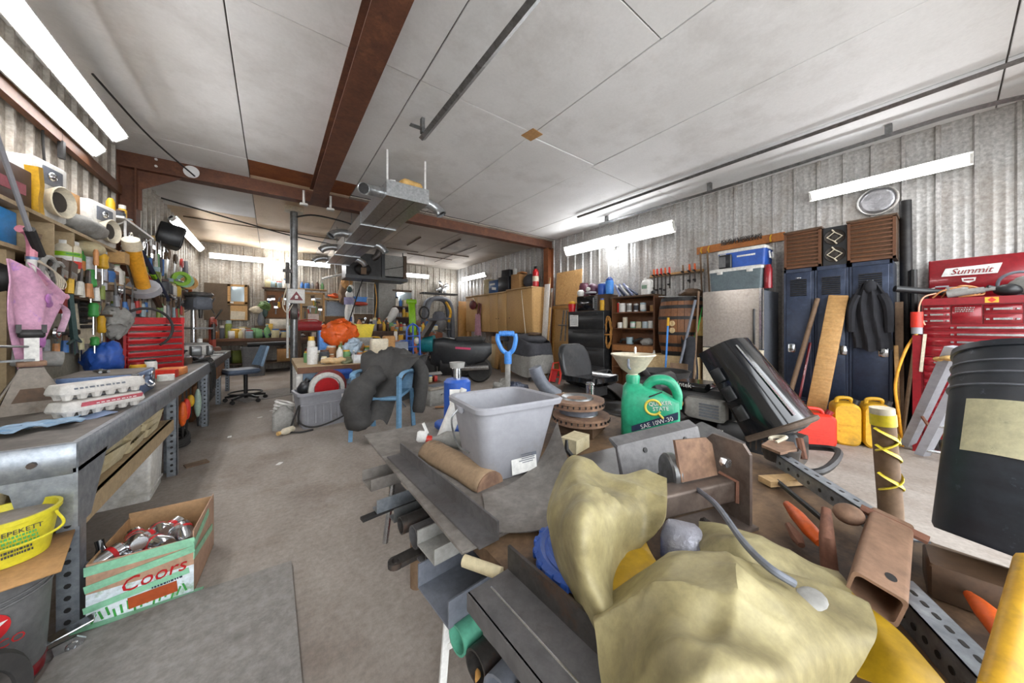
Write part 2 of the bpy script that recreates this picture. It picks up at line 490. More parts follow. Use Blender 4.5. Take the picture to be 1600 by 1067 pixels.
wall('wall_back', 'galv_warm', 'steel', (XR, YB, 0), 180, XR-XL, ZC)
wall('wall_left', 'galv_warm', 'steel', (XL, YB, 0), 270, YB-YF, ZC)
# near end: the open roller doorway the daylight comes through
struct('wall_front', 'galv', bx(XL-.1, YF-.16, 2.75, XR+.1, YF, ZC), bx(XL-.1, YF-.16, 0, XL+.25, YF, 2.75), bx(.75, YF-.16, 0, 1.15, YF, 2.75), bx(XR-.28, YF-.16, 0, XR+.1, YF, 2.75))
# ceiling: slab, then every board
ce = struct('ceiling', 'seam', bx(XL-.1, YF-.1, ZC+.012, XR+.1, YB+.1, ZC+.15))
def board(x0, y0, x1, y1, m, sag=0.):
    g = .005
    if sag:
        fn = lambda u, v: (x0+g+(x1-x0-2*g)*u, y0+g+(y1-y0-2*g)*v, ZC-.012-sag*(math.sin(u*PI*2)*.5+.5)*math.sin(v*PI)-sag*.5*math.sin(v*9))
        struct('ceiling_board', m, surf(fn, 8, 10, -.012), parent=ce)
    else:
        struct('ceiling_board', m, box(((x0+x1)/2, (y0+y1)/2, ZC), (x1-x0-2*g, y1-y0-2*g, .02), (rnd.uniform(-.15, .15), rnd.uniform(-.15, .15), 0), .003), parent=ce)
gx = [XL, -.24, .98, 2.2, 3.26, 4.45, XR]
for i in range(6):
    ys = [YF, -.27 if i % 2 else 1.2, 2.58, 5.05 if i < 2 else 5.5] if i != 4 else [YF, -.27, 2.7, 5.5]
    if i == 3: ys = [YF, -.27, 2.64, 5.5]
    for a, b in zip(ys[:-1], ys[1:]):
        board(gx[i], a, gx[i+1], b, 'ceil_white')
for i in (0, 1): board(gx[i], 5.05, gx[i+1], 5.62, 'orange_beam' if i else 'ceil_white')
board(XL, 5.62, -.24, 7.75, 'ceil_white')
for i, (a, b) in enumerate(((XL, -.24), (-.24, .98), (.98, 2.2), (2.2, 3.3), (3.3, 4.4), (4.4, XR))):
    m = 'ceil_buff' if i < 2 else 'ceil_grey'
    for c, d in (((5.55, 8.1), (8.1, YB)) if i else ((7.75, 9.2), (9.2, YB))):
        board(a, c, b, d, m, .018)
struct('patch', 'card', box((2.2, 2.61, ZC-.014), (.15, .17, .006), (0, 0, 8)), parent=ce)
for k, (a, b, w) in enumerate((((2.7, 7.1), (2.7, 8.0), .03), ((3.5, 6.7), (3.55, 7.9), .03), ((3.6, 8.3), (4.6, 8.3), .025), ((3.0, 8.9), (4.4, 9.0), .025), ((4.1, 7.0), (4.1, 9.6), .02), ((-1.3, 8.3), (3.2, 8.6), .02))):
    struct('batten', 'dark_wood', tube([(*a, ZC-.035), (*b, ZC-.035)], w/2, 4), parent=ce)
# steel beams
def ibeam(L, w, h, t=.012):
    o = [(-w/2, 0), (w/2, 0), (w/2, t), (t/2, t), (t/2, h-t), (w/2, h-t), (w/2, h), (-w/2, h), (-w/2, h-t), (-t/2, h-t), (-t/2, t), (-w/2, t)]
    return prism(o, L, 'yz')
b1 = struct('trim_1', 'rust_beam', xf(ibeam(XR-XL, .16, .21), ((XR+XL)/2, 5.66, 2.965)))
b1['label'] = 'rust brown steel beam crossing the shop under the ceiling'
struct('gusset', 'rust_beam', prism([(XL, 2.975), (XL+.55, 2.975), (XL+.2, 2.75), (XL+.2, 2.5), (XL, 2.5)], .014, 'xz', 5.66), parent=b1)
struct('column', 'rust_beam', xf(ibeam(2.97, .15, .15), (XL+.02, 5.66, 1.485), (0, 90, 0)), parent=b1)
struct('column', 'orange_beam', xf(ibeam(2.97, .16, .18), (XR-.2, 5.66, 1.485), (0, 90, 0)), parent=b1)
struct('bolt', 'white_paint', *[cyl((XL+x, 5.57, z), (XL+x, 5.585, z), .013) for x, z in ((.33, 3.11), (.33, 3.03), (1.95, 3.06))], parent=b1)
struct('web_hole', 'ceil_white', lathe([(.075, 0), (.075, .004)], (XL+.62, 5.645, 3.07), 20, r=(90, 0, 0)), parent=b1)
b2 = struct('trim_2', 'rust_beam', xf(ibeam(5.62-YF, .19, .21), (.54, (5.57+YF)/2, 2.955), (0, 0, 90)))
b2['label'] = 'rust brown steel beam running lengthwise below white ceiling boards'
for sx in (-.17, .17):
    t = thing('beam_clamp', 'white pipe clamp hanging under the steel beam crossing, %s' % ('on the bench side' if sx < 0 else 'on the duct side'), 'clamp', (.54+sx, 5.56, 2.9), 0, 'clamps at the beam crossing')
    part(t, 'stem', 'white_paint', cyl((0, 0, .0), (0, 0, .2), .016))
    part(t, 'foot', 'white_paint', box((0, 0, 0), (.1, .07, .03), None, .008))
# timber rail along the top of the left wall
solo('timber_rail', 'brown timber rail under the bright twin lamps on the ribbed wall', 'rail', 'brown_wood', box((0, 0, 0), (.05, 4.6, .1)), loc=(XL+.06, 3.2, 2.66))

# ---------------------------------------------------------------- fluorescent lamps
def fluor(label, loc, L, rot, watts, n=2, reflector=True, w=.16, group='fluorescent lamps', lit=True):
    """fixture runs along local x, shines along local -z"""
    t = thing('fluorescent_lamp', label, 'lamp', loc, group=group, rot=rot)
    part(t, 'housing', 'white_paint', prism([(-w/2, -.02), (-w*.3, .035), (w*.3, .035), (w/2, -.02), (w/2-.006, -.022), (w*.26, .01), (-w*.26, .01), (-w/2+.006, -.022)], L, 'yz'), box((0, 0, .02), (L, .06, .04)))
    for k in range(n):
        y = (k - (n-1)/2) * .075
        part(t, 'tube', 'tube_glow' if lit else 'white_paint', cyl((-L/2+.03, y, -.012), (L/2-.03, y, -.012), .016, n=10))
    for s in (-1, 1):
        part(t, 'socket', 'white_plastic', box((s*(L/2-.015), 0, -.01), (.02, w*.7, .05)))
    return t
fluor('long bare fluorescent lamp above the dark lockers on ribbed wall', (5.30, .43, 2.73), 1.16, (-60, 0, -90), 30, 2, w=.13)
fluor('angled reflector lamp above the shelf of paint cans, nearer the fridge', (5.26, 3.25, 2.77), 1.22, (-62, 0, -90), 30, 2, w=.22)
fluor('angled reflector lamp next to the starburst bulb, nearer the beam post', (5.26, 4.48, 2.79), 1.22, (-62, 0, -90), 30, 2, w=.22)
fluor('bright twin lamp above the left shelves, lower of two', (XL+.13, 3.5, 2.76), 2.4, (50, 0, -90), 46, 2, w=.13)
fluor('bright twin lamp above the left shelves, upper of two', (XL+.31, 3.3, 2.86), 2.4, (40, 0, -90), 46, 2, w=.13)
fluor('slim twin lamp high on the left wall beyond the brown beam', (XL+.12, 8.9, 2.90), 2.7, (50, 0, -90), 34, 2, w=.14)
fluor('warm lamp on the back wall above the dark cabinet', (-.62, YB-.12, 2.83), 1.2, (-60, 0, 0), 34, 2, w=.15)
fluor('warm lamp on the back wall just past the steel post', (.85, YB-.12, 2.86), 1.0, (-60, 0, 0), 30, 2, w=.15)
fluor('cool lamp on the back wall behind the hanging furnace', (3.75, YB-.12, 2.80), 1.1, (-60, 0, 0), 30, 2, w=.15)
fluor('cool lamp in the far corner above the plywood cupboards', (5.28, 9.2, 2.72), 1.5, (-60, 0, -90), 34, 2, w=.15)
def bulb(label, loc, watts, axis):
    t = thing('bare_bulb', label, 'lamp', loc, group='bare bulbs')
    part(t, 'socket', 'white_plastic', cyl((0, 0, 0), (axis[0]*.07, axis[1]*.07, .0), .03))
    part(t, 'globe', 'bulb_glow', ell((axis[0]*.11, axis[1]*.11, -.01), (.04, .04, .045)))
    l = bpy.data.lights.new('lamp_light', 'POINT'); l.energy = watts * LAMP; l.shadow_soft_size = .05; l.color = (.92, .96, 1)
    o = bpy.data.objects.new('lamp_light', l); COL.objects.link(o); o.parent = t; o.location = (axis[0]*.17, axis[1]*.17, -.04)
    return t
bulb('glaring bare bulb between the two angled reflector lamps', (5.36, 3.86, 2.64), 16, (-1, 0))
bulb('glaring bare bulb on the back wall beside the steel post', (.12, YB-.04, 2.80), 30, (0, -1))
bulb('small bare bulb in the far corner by the plywood cupboards', (5.36, 10.1, 2.62), 14, (-1, 0))

# ---------------------------------------------------------------- roller-door tracks
def track(label, pts, loc=(0, 0, 0)):
    t = thing('door_track', label, 'track', loc, group='roller door tracks')
    part(t, 'rail', 'steel', tube(pts, .034, 4, flat=.6))
    return t
tr = track('galvanised door track hanging below the ceiling, duct side', [(0, 0, 0), (0, -3.5, 0)], (1.19, 3.09, 2.99))
part(tr, 'hanger_bracket', 'steel', box((-.07, -.06, .06), (.14, .05, .008)), box((-.02, -.06, .09), (.03, .05, .14)))
tr = track('dark door track along the top of the right wall, lower rail', spline([(0, 3.9, .02), (0, 2.0, .0), (0, .4, .02), (0, -.15, .02), (-.0, -.50, -.05), (0, -.70, -.25), (0, -.74, -.9)], 6), (4.95, 0, 3.03))
for y_ in (3.75, 2.0, .35): part(tr, 'hanger_bracket', 'steel', box((.01, y_, .07), (.05, .05, .11)))
track('dark door track tight under the ceiling by the right wall, upper rail', [(0, 4.0, 0), (0, -.55, .0)], (4.46, 0, 3.115))

# ================================================================ right-hand wall, nearest to farthest
FW = (90, 0, -90)          # text on faces that look away from the right wall
# ---- lockers
LY = [.32, .625, .90, 1.175]
names = ['navy steel locker with a black coat hung on its door', 'navy steel locker behind the leaning plank, middle of the three', 'navy steel locker with a chrome latch, next to the fridge']
for i in range(3):
    w = LY[i+1] - LY[i] - .006
    t = thing('locker', names[i], 'locker', (4.95, (LY[i]+LY[i+1])/2, 0), 0, 'navy lockers')
    part(t, 'body', 'navy', bx(.012, -w/2, .0, .44, w/2, 1.80), bx(0, -w/2, 0, .03, -w/2+.02, 1.81), bx(0, w/2-.02, 0, .03, w/2, 1.81), bx(0, -w/2, 1.77, .03, w/2, 1.81), bx(0, -w/2, 0, .03, w/2, .06))
    d = part(t, 'door', 'navy', box((0, 0, .915), (.022, w-.045, 1.70), None, .004))
    part(d, 'vent', 'black_iron', *[box((-.014, 0, 1.50+.022*k), (.008, w*.55, .014), (0, 25, 0)) for k in range(9)])
    part(d, 'lower_vent', 'navy', *[box((-.014, 0, .16+.025*k), (.01, w*.5, .016), (0, 25, 0)) for k in range(7)])
    part(d, 'latch', 'chrome', box((-.016, .06 if i == 2 else -.09, .88), (.02, .07, .1), None, .01), box((-.03, .06 if i == 2 else -.09, .90), (.014, .025, .05)))
    if i == 2: part(d, 'number_plate', 'chrome', ell((-.014, 0, 1.70), (.006, .025, .009)))
# ---- speakers on the lockers
def weave_speaker(label, y0, y1, h):
    t = thing('speaker', label, 'speaker', (4.93, (y0+y1)/2, 1.815), 0, 'speakers on the lockers')
    w = y1 - y0
    part(t, 'cabinet', 'dark_wood', bx(.02, -w/2, 0, .32, w/2, h), bx(-.01, -w/2-.008, h-.02, .33, w/2+.008, h))
    g = part(t, 'grille', 'brown_weave', bx(.008, -w/2+.02, .02, .03, w/2-.02, h-.03))
    for k in range(9): part(g, 'slat', 'brown_wood', box((.002, 0, .05+(h-.1)*k/8), (.012, w-.04, .018), None, .003))
    part(t, 'frame', 'brown_wood', bx(-.006, -w/2, 0, .02, -w/2+.022, h), bx(-.006, w/2-.022, 0, .02, w/2, h), bx(-.006, -w/2, 0, .02, w/2, .022), bx(-.006, -w/2, h-.03, .02, w/2, h-.006))
weave_speaker('brown slatted speaker cabinet on the lockers, nearer the fridge', .842, 1.165, .44)
weave_speaker('larger brown slatted speaker cabinet on the lockers, nearer the tool chest', .30, .635, .44)
t = thing('car_speakers', 'black panel with two oval speaker cones between the slatted cabinets', 'speaker', (4.97, .738, 1.815), 0)
part(t, 'panel', 'black_plastic', bx(0, -.093, 0, .16, .093, .42))
for z in (.115, .305):
    c = part(t, 'cone', 'speaker_cone', lathe([(.085, 0), (.08, .012), (.04, -.01), (.03, .008), (.001, .012)], (-.002, 0, z), 20, r=(0, -90, 0)))
    part(c, 'bracket', 'cream', tube([(-.016, -.06, z+.0), (-.018, 0, z+.05), (-.016, .06, z), (-.018, 0, z-.05)], .007, 6, closed=True), tube([(-.016, .02, z+.08), (-.018, 0, z+.05)], .008, 6), tube([(-.016, -.02, z-.08), (-.018, 0, z-.05)], .008, 6))
# ---- foil-covered round vent on the wall
t = thing('round_vent', 'round wall vent covered in crumpled foil below the long lamp', 'vent', (5.375, 0.46, 2.523), 0)
part(t, 'rim', 'galv', lathe([(.15, 0), (.16, .012), (.15, .02), (.14, .01)], (0, 0, 0), 26, r=(0, -90, 0)))
part(t, 'foil_cover', 'foil', jit(lathe([(.145, .01), (.11, .02), (.07, .018), (.03, .024), (.001, .02)], (0, 0, 0), 22, r=(0, -90, 0)), .005, 3))
# ---- coat on the locker door
def coat_surface(u, v):
    h = (1 - v) * 1.36
    w = .05 + .085 * min(1, v * 4)
    y = (u - .5) * 2 * w
    x = -.03 - .055 * (1 - abs(u - .5) * 2) ** .6 * min(1, v * 4) - .018 * math.sin(u * 19 + v * 3)
    return (x, y + .02 * v * math.sin(v * 5), h * .50 + .02 * math.sin(u * 9) * v)
t = thing('coat', 'black coat hanging from a hook on the locker door', 'coat', (4.93, .47, .90), 0)
part(t, 'body', 'cloth_black', surf(coat_surface, 22, 14, .006))
part(t, 'hood', 'cloth_black', ell((-.04, 0, .64), (.04, .05, .07)))
for s in (-1, 1): part(t, 'sleeve', 'cloth_black', tube(spline([(-.05, s*.085, .56), (-.06, s*.125, .42), (-.05, s*.13, .18)]), [.036, .036, .03], 8))
part(t, 'hook', 'steel', tube(arc((-.02, 0, .71), .02, 180, 360, 6, 'yz'), .004, 6))
# ---- things leaning on the lockers and in the gap beside them
def stick(name, label, cat, m, a, b, w, d, group=None, n=4):
    """straight stock leaning from a (foot) to b (head)"""
    a, b = Vector(a), Vector(b)
    o = solo(name, label, cat, m, ([], [])) if False else None
    L = (b - a).length
    p = box((0, 0, L/2), (d, w, L), None, min(w, d)*.12) if n == 4 else cyl((0, 0, 0), (0, 0, L), w/2, d/2, n)
    o = mk(name, m, [p]); o.location = a
    o.rotation_euler = (b - a).to_track_quat('Z', 'X').to_euler() if n != 4 else Vector((0, 0, 1)).rotation_difference(b - a).to_euler()
    o['label'] = label; o['category'] = cat
    if group: o['group'] = group
    return o
stick('plank', 'pale pine plank leaning against the middle locker', 'plank', 'pine', (4.60, .86, 0), (4.92, .70, 1.47), .155, .035)
stick('wooden_pole', 'brown wooden pole leaning between the fridge-side lockers', 'pole', 'old_wood', (4.70, 1.14, 0), (4.93, .87, 1.45), .05, .045, n=10)
stick('red_bar', 'thin dark red bar leaning beside the brown wooden pole', 'bar', 'red_paint', (4.72, 1.03, 0), (4.93, .93, .95), .025, .025, n=8)
stick('black_pipe', 'tall black pipe standing at the end of the lockers', 'pipe', 'black_iron', (5.14, .235, 0), (5.2, .255, 2.42), .085, .085, n=14)
stick('lumber_board', 'weathered narrow board standing behind the black coat locker end', 'board', 'old_wood', (4.95, .275, 0), (5.0, .285, 1.38), .055, .03)
stick('lumber_board', 'short pale stick standing against the locker end', 'board', 'pine', (4.86, .275, 0), (4.93, .30, .95), .03, .025)
stick('grey_stick', 'grey crooked stick leaning beside the red tool chest', 'stick', 'old_wood', (4.80, .26, 0), (4.9, .17, 1.15), .03, .025, n=7)
stick('black_post', 'slim black post beside the red tool chest', 'post', 'black_iron', (5.05, .185, 0), (5.12, .2, 1.7), .05, .05, n=8)
solo('yellow_hose', 'thin yellow hose looping down beside the red tool chest', 'hose', 'f0a92c', tube(spline([(4.78, .165, 1.08), (4.72, .235, .9), (4.70, .29, .6), (4.72, .27, .3), (4.76, .25, .01)]), .011, 8))
t = thing('caulking_tube', 'red and grey extension pole hanging at the corner of the tool chest', 'pole', (4.72, .165, .0), 0)
part(t, 'baseball_hat', 'red_can', cyl((0, 0, 1.13), (0, 0, 1.27), .038))
part(t, 'collar', 'grey_plastic', cyl((0, 0, 1.07), (0, 0, 1.13), .034))
part(t, 'shaft', 'red_paint', box((.01, 0, .53), (.035, .05, 1.06)))
part(t, 'handle_strip', 'cream', box((-.005, -.035, .9), (.02, .02, .34), (4, 0, 0)))
# ---- red tool chest
t = thing('tool_chest', 'tall red roller tool chest with open lid against the ribbed wall', 'tool chest', (4.78, 0, 0), 0)
y0, y1 = -.60, .14
part(t, 'roller_cabinet', 'red_paint', bx(.02, y0, .13, .46, y1, .86))
part(t, 'top_chest', 'red_paint', bx(.04, y0+.0, .865, .46, y1, 1.33), bx(.0, y0, 1.33, .46, y1, 1.39))
part(t, 'lid', 'red_paint', box((.47, (y0+y1)/2-.03, 1.59), (.03, y1-y0-.0, .39), (0, 3, 0), .006))
dr = []
def drawer(ya, yb, za, zb, pull=True, x=.02):
    d = part(t, 'drawer', 'red_paint', bx(x-.012, ya, za, x+.02, yb, zb, .003))
    if pull:
        c = (ya+yb)/2; w = (yb-ya)*.5
        part(d, 'handle', 'chrome', bx(x-.026, c-w/2, (za+zb)/2-.006, x-.014, c+w/2, (za+zb)/2+.01), box((x-.018, c-w/2-.025, (za+zb)/2), (.012, .016, .014)), box((x-.018, c+w/2+.025, (za+zb)/2), (.012, .016, .014)))
cols = [(y1-.155, y1-.012), (y1-.315, y1-.163), (y1-.50, y1-.323), (y0+.012, y1-.508)]
for ci, n in ((0, 3), (2, 2), (3, 3)):
    for k in range(n):
        h = .165 / n; drawer(cols[ci][0], cols[ci][1], 1.16+h*k+.003, 1.16+h*(k+1)-.003, True, .04)
drawer(cols[1][0], cols[1][1], 1.163, 1.322, False, .04)
for za, zb in ((1.10, 1.155), (1.04, 1.095), (.965, 1.035), (.875, .958)):
    drawer(y0+.012, y1-.012, za, zb, za > .9, .04)
for za, zb in ((.79, .84), (.73, .785), (.665, .725)):
    drawer(-.225, y1-.012, za, zb); drawer(y0+.012, -.235, za, zb)
for za, zb in ((.60, .655), (.53, .59), (.46, .52), (.36, .45), (.26, .35), (.15, .25)):
    drawer(y0+.012, y1-.012, za, zb)
for y in (y0+.08, y1-.08):
    for x in (.08, .4): part(t, 'caster', 'black_rubber', cyl((x, y-.015, .06), (x, y+.015, .06), .06, n=14), box((x, y, .11), (.05, .045, .04)))
text(t, 'Summit', .078, 'red_paint', (.4445, -.13, 1.657), FW, shear=.35, sx=.95)
bd = part(t, 'sticker', 'white_paint', prism([(.165, -.035), (-.14, -.035), (-.165, .055), (.14, .04)], .002, 'yz'), loc=(.462, -.13, 1.65), label='white outlined script sticker')
bd.location = (.450, -.13, 1.655)
part(t, 'shield_sticker', 'white_paint', prism([(-.04, .02), (.04, .02), (.035, -.012), (0, -.03), (-.035, -.012)], .002, 'yz'), loc=(.451, -.12, 1.575))
part(t, 'shield_stripe', 'red_paint', box((.449, -.12, 1.575), (.002, .055, .014)))
part(t, 'name_strip', 'grey_plastic', box((.452, .03, 1.525), (.003, .08, .014)))
part(t, 'tag_sticker', 'white_paint', prism([(-.03, .02), (0, .012), (.03, .02), (.02, -.02), (-.02, -.02)], .003, 'yz'), loc=(.449, .1, 1.50))
marks(t, 'chrome', (.026, -.09, 1.285), FW, 3, .10, .016, 4, 'script_sticker')
part(t, 'yellow_sticker', 'f0a92c', box((-.002, -.22, 1.36), (.003, .065, .045)))
part(t, 'sticker_emblem', 'red_can', box((-.004, -.22, 1.36), (.002, .03, .03), (45, 0, 0)))
# clutter in the chest top
stick('exhaust_tube', 'black plastic tube poking out of the open tool chest', 'tube', 'black_plastic', (4.98, -.02, 1.44), (4.80, .30, 1.50), .06, .06, n=14)
solo('air_hose_coil', 'tangle of orange and tan cable on top of the tool chest', 'cable', 'c98a55', *[tube(spline([(4.86+.06*k, .08-.05*k, 1.40), (4.84, .02-.04*k, 1.46+.015*k), (4.88, -.10-.03*k, 1.47), (4.84, -.14-.02*k, 1.41), (4.86, -.06, 1.40+.01*k)]), .007, 6) for k in range(3)])
solo('cable_tail', 'thin tan cable hanging over the tool chest corner', 'cable', 'e0a080', tube(spline([(4.85, .06, 1.44), (4.77, .13, 1.40), (4.755, .155, 1.28), (4.75, .12, 1.15)]), .006, 6))
solo('air_tool', 'grey air tool lying on the tool chest among cables', 'tool', 'cloth_grey', cyl((4.86, .0, 1.425), (4.84, -.19, 1.45), .033, .025), cyl((4.84, -.19, 1.45), (4.83, -.24, 1.455), .016), box((4.86, -.05, 1.47), (.03, .12, .04), (0, 0, 10), .01))
solo('dark_sander', 'dark hand sander on the tool chest beside the clear bag', 'tool', 'black_plastic', ell((4.86, -.30, 1.44), (.07, .075, .05)), cyl((4.86, -.25, 1.45), (4.84, -.20, 1.47), .02))
solo('plastic_bag', 'cloudy clear plastic bag heaped on top of the tool chest', 'bag', 'cloth_grey', jit(elh((4.90, -.45, 1.475), (.11, .155, .085), 18, 10), .012, 5))
solo('hose_loop', 'grey hose loop standing behind the plastic bag in chest lid', 'hose', 'hose_grey', ring((5.06, -.36, 1.50), .10, .011, 24, 8, (0, 80, 0)))
# ---- stepladder in front of the chest
t = thing('stepladder', 'folded aluminium stepladder tipped over before the red tool chest', 'ladder', (0, 0, 0), 0)
A, B = Vector((4.55, .13, .02)), Vector((3.92, -.12, .97))
def rail(off):
    o = Vector(off)
    return tube([tuple(A+o), tuple(B+o)], .048, 4, flat=.35)
part(t, 'rail', 'grey_plastic', rail((0, 0, 0)))
part(t, 'rail', 'grey_plastic', rail((.17, .09, .02)))
part(t, 'rail', 'grey_plastic', rail((.05, -.42, 0)))
for k in range(4):
    q = A.lerp(B, .06 + k*.27)
    part(t, 'step', 'chrome', tube([tuple(q), tuple(q+Vector((.05, -.42, 0)))], .016, 8))
part(t, 'spreader', 'rust', tube([tuple(A.lerp(B, .25)), tuple(A.lerp(B, .35)+Vector((.17, .09, .02)))], .012, 5))
solo('work_gloves', 'tan leather glove lying on the stepladder end', 'glove', 'foam', ell((4.12, -.02, .90), (.09, .06, .022)), ell((4.18, .04, .885), (.06, .03, .018)))
# ---- fuel cans
def fuelcan(label, loc, rz, m, w, d, h, tall=True, group=None):
    t = thing('fuel_can', label, 'fuel can', loc, rz, group)
    o = rr(w, h, .05 if not tall else .06, 4, 0, h/2)
    S = []
    for y, k in ((-d/2, .90), (-d/2+.02, 1), (d/2-.02, 1), (d/2, .90)):
        S.append([(a*k, y, h/2+(b-h/2)*k) for a, b in o])
    part(t, 'body', m, loft(S))
    part(t, 'handle', m, tube(spline([(-w*.3, 0, h-.03), (-w*.25, 0, h+.03), (w*.2, 0, h+.035), (w*.3, 0, h-.03)]), .017, 8))
    part(t, 'cap', 'black_plastic' if m == 'yellow_can' else 'red_paint', cyl((w*.36, 0, h-.03), (w*.45, 0, h+.03), .03))
    part(t, 'rib', m, box((0, -d/2-.002, h*.5), (w*.6, .008, .012)), box((0, -d/2-.002, h*.35), (w*.6, .008, .012)))
    return t
fuelcan('big red plastic fuel can on the floor by the lockers', (4.22, .80, 0), -62, 'red_can', .34, .2, .30, False)
fuelcan('orange-red fuel can partly hidden behind the big red one', (4.40, 1.06, 0), -60, 'orange', .36, .2, .33, False)
fuelcan('yellow diesel can beside the red fuel can', (4.50, .60, 0), -70, 'yellow_can', .19, .22, .40, group='yellow fuel cans')
fuelcan('yellow diesel can nearest the stepladder', (4.60, .41, 0), -70, 'yellow_can', .2, .24, .41, group='yellow fuel cans')
# ---- fridge and what stands on it
t = thing('fridge', 'stainless steel fridge with two coolers stacked on top', 'fridge', (4.75, 1.67, 0), 0)
part(t, 'body', 'hose_grey', bx(.07, -.34, .04, .62, .34, 1.58))
d = part(t, 'freezer_door', 'stainless', loft([[(x, y*1.0, z) for x, y in ((.06, -.34), (.0, -.33), (-.015, -.2), (-.022, 0), (-.015, .2), (0, .33), (.06, .34))] for z in (.86, 1.60)]))
part(d, 'handle', 'black_plastic', box((-.03, -.265, 1.13), (.035, .02, .44), None, .006))
part(d, 'edge_strip', 'chrome', bx(-.01, -.335, .86, .05, -.31, 1.60))
d = part(t, 'fridge_door', 'cream', loft([[(x, y*1.0, z) for x, y in ((.06, -.34), (.0, -.33), (-.015, -.2), (-.022, 0), (-.015, .2), (0, .33), (.06, .34))] for z in (.08, .845)]))
part(d, 'handle', 'black_plastic', box((-.03, -.265, .65), (.035, .02, .3), None, .006))
part(t, 'kickplate', 'black_plastic', bx(.04, -.33, 0, .5, .33, .07))
def cooler(label, loc, w, d, h, m, lid, latches=True):
    t = thing('cooler', label, 'cooler', loc, 0, 'coolers on the fridge')
    part(t, 'tub', m, loft([[(x, y, 0) for x, y in rr(d*.94, w*.95, .03)], [(x, y, h) for x, y in rr(d, w, .03)]]))
    l = part(t, 'lid', lid, loft([[(x, y, z) for x, y in rr(d+.012-e, w+.012-e, .03)] for z, e in ((h, 0), (h+.03, 0), (h+.045, .03))]))
    if latches:
        for y in (-w*.28, w*.28): part(t, 'latch', lid, box((-d/2-.006, y, h-.012), (.014, .07, .04), None, .008))
    for s in (-1, 1): part(t, 'handle', lid, tube([(-.06, s*(w/2+.012), h*.85), (-.06, s*(w/2+.02), h*.45), (.06, s*(w/2+.02), h*.45), (.06, s*(w/2+.012), h*.85)], .011, 6))
    return t
cooler('grey cooler with a white lid standing on the fridge', (4.98, 1.645, 1.60), .60, .34, .255, '5d6a6e', 'white_plastic')
c = cooler('blue cooler with a white lid on top of the grey cooler', (5.0, 1.59, 1.902), .53, .30, .20, 'blue', 'white_plastic', False)
part(c, 'name_strip', 'white_paint', box((-.152, -.06, .14), (.004, .2, .022), None, .001))
t = thing('lantern', 'small black radio box standing in front of the blue cooler', 'box', (4.87, 1.76, 1.902), 0)
part(t, 'body', 'black_plastic', box((0, 0, .09), (.1, .15, .18), None, .01)); part(t, 'side_panel', 'grey_dark_plastic', box((-.052, .03, .085), (.006, .08, .14))); part(t, 'cap', 'white_plastic', box((0, .03, .185), (.06, .07, .015)))
solo('red_thermos', 'dark red thermos flask beside the grey cooler on the fridge', 'thermos', 'red_paint', lathe([(.04, 0), (.042, .01), (.042, .24), (.03, .27), (.028, .29), (.001, .29)], (4.87, 1.345-.04, 1.60), 16))
# ---- wooden hook rail with chain
t = thing('hook_rail', 'orange-brown wooden rail with hooks and chain above the coolers', 'rail', (5.36, 1.80, 2.31), 0)
part(t, 'board', 'b06a2c', box((0, 0, 0), (.03, 1.08, .11)))
part(t, 'chain', 'steel_dark', *[ring((-.02-.012*(k % 3), .18-.5*(k % 17)/17, .03+.02*(k // 17)), .016, .004, 8, 5, (k*37 % 90, 70, k*53 % 180)) for k in range(51)])
t['kind'] = 'thing'
for y in (.46, .36, -.40): part(t, 'hook', 'brass' if 'brass' in MATS else 'yellow_can', tube(spline([(-.02, y, .04), (-.06, y, .0), (-.05, y, -.05), (-.02, y, -.03)]), .009, 6))
for y, L in ((.47, .85), (.37, .7)): solo('long_pole', 'long thin tool handle hanging from wooden rail, %s' % ('farther from the coolers' if y > .4 else 'next to the coolers'), 'handle', 'old_wood', tube([(5.30, 1.80+y, 2.27), (5.31, 1.80+y-.03, 2.27-L)], .012, 7), group='handles on the hook rail')
# ---- clamp rack
t = thing('clamp_rack', 'wooden wall rack holding bar clamps above the barrel', 'rack', (5.36, 2.68, 2.0), 0)
part(t, 'board', 'pine', box((0, 0, 0), (.05, .86, .045)))
part(t, 'lip', 'old_wood', box((-.05, 0, -.02), (.05, .86, .012)))
k = 0
for y, L, m in ((.33, .36, 'orange'), (.27, .42, 'red_can'), (.20, .40, 'red_can'), (.13, .44, 'orange'), (.06, .3, 'red_can'), (-.16, .62, 'old_wood'), (-.26, .25, 'orange'), (-.34, .24, 'orange')):
    w = ['first', 'second', 'third', 'fourth', 'fifth', 'sixth', 'seventh', 'last'][k]; k += 1
    c = thing('bar_clamp', '%s bar clamp on the wall rack, counting from the paint shelf side' % w if m != 'old_wood' else 'wooden mallet handle hanging on the clamp rack', 'clamp', (5.29, 2.68+y, 2.0), 0, 'bar clamps')
    part(c, 'bar', 'steel_dark', box((0, 0, -L/2+.06), (.012, .02, L)))
    part(c, 'handle', m, cyl((-.01, 0, .0), (-.015, 0, .11), .018, .014, 8))
    part(c, 'jaw', 'black_iron', box((-.03, 0, -L*.6), (.07, .02, .025)), box((-.03, 0, .0), (.07, .02, .025)))
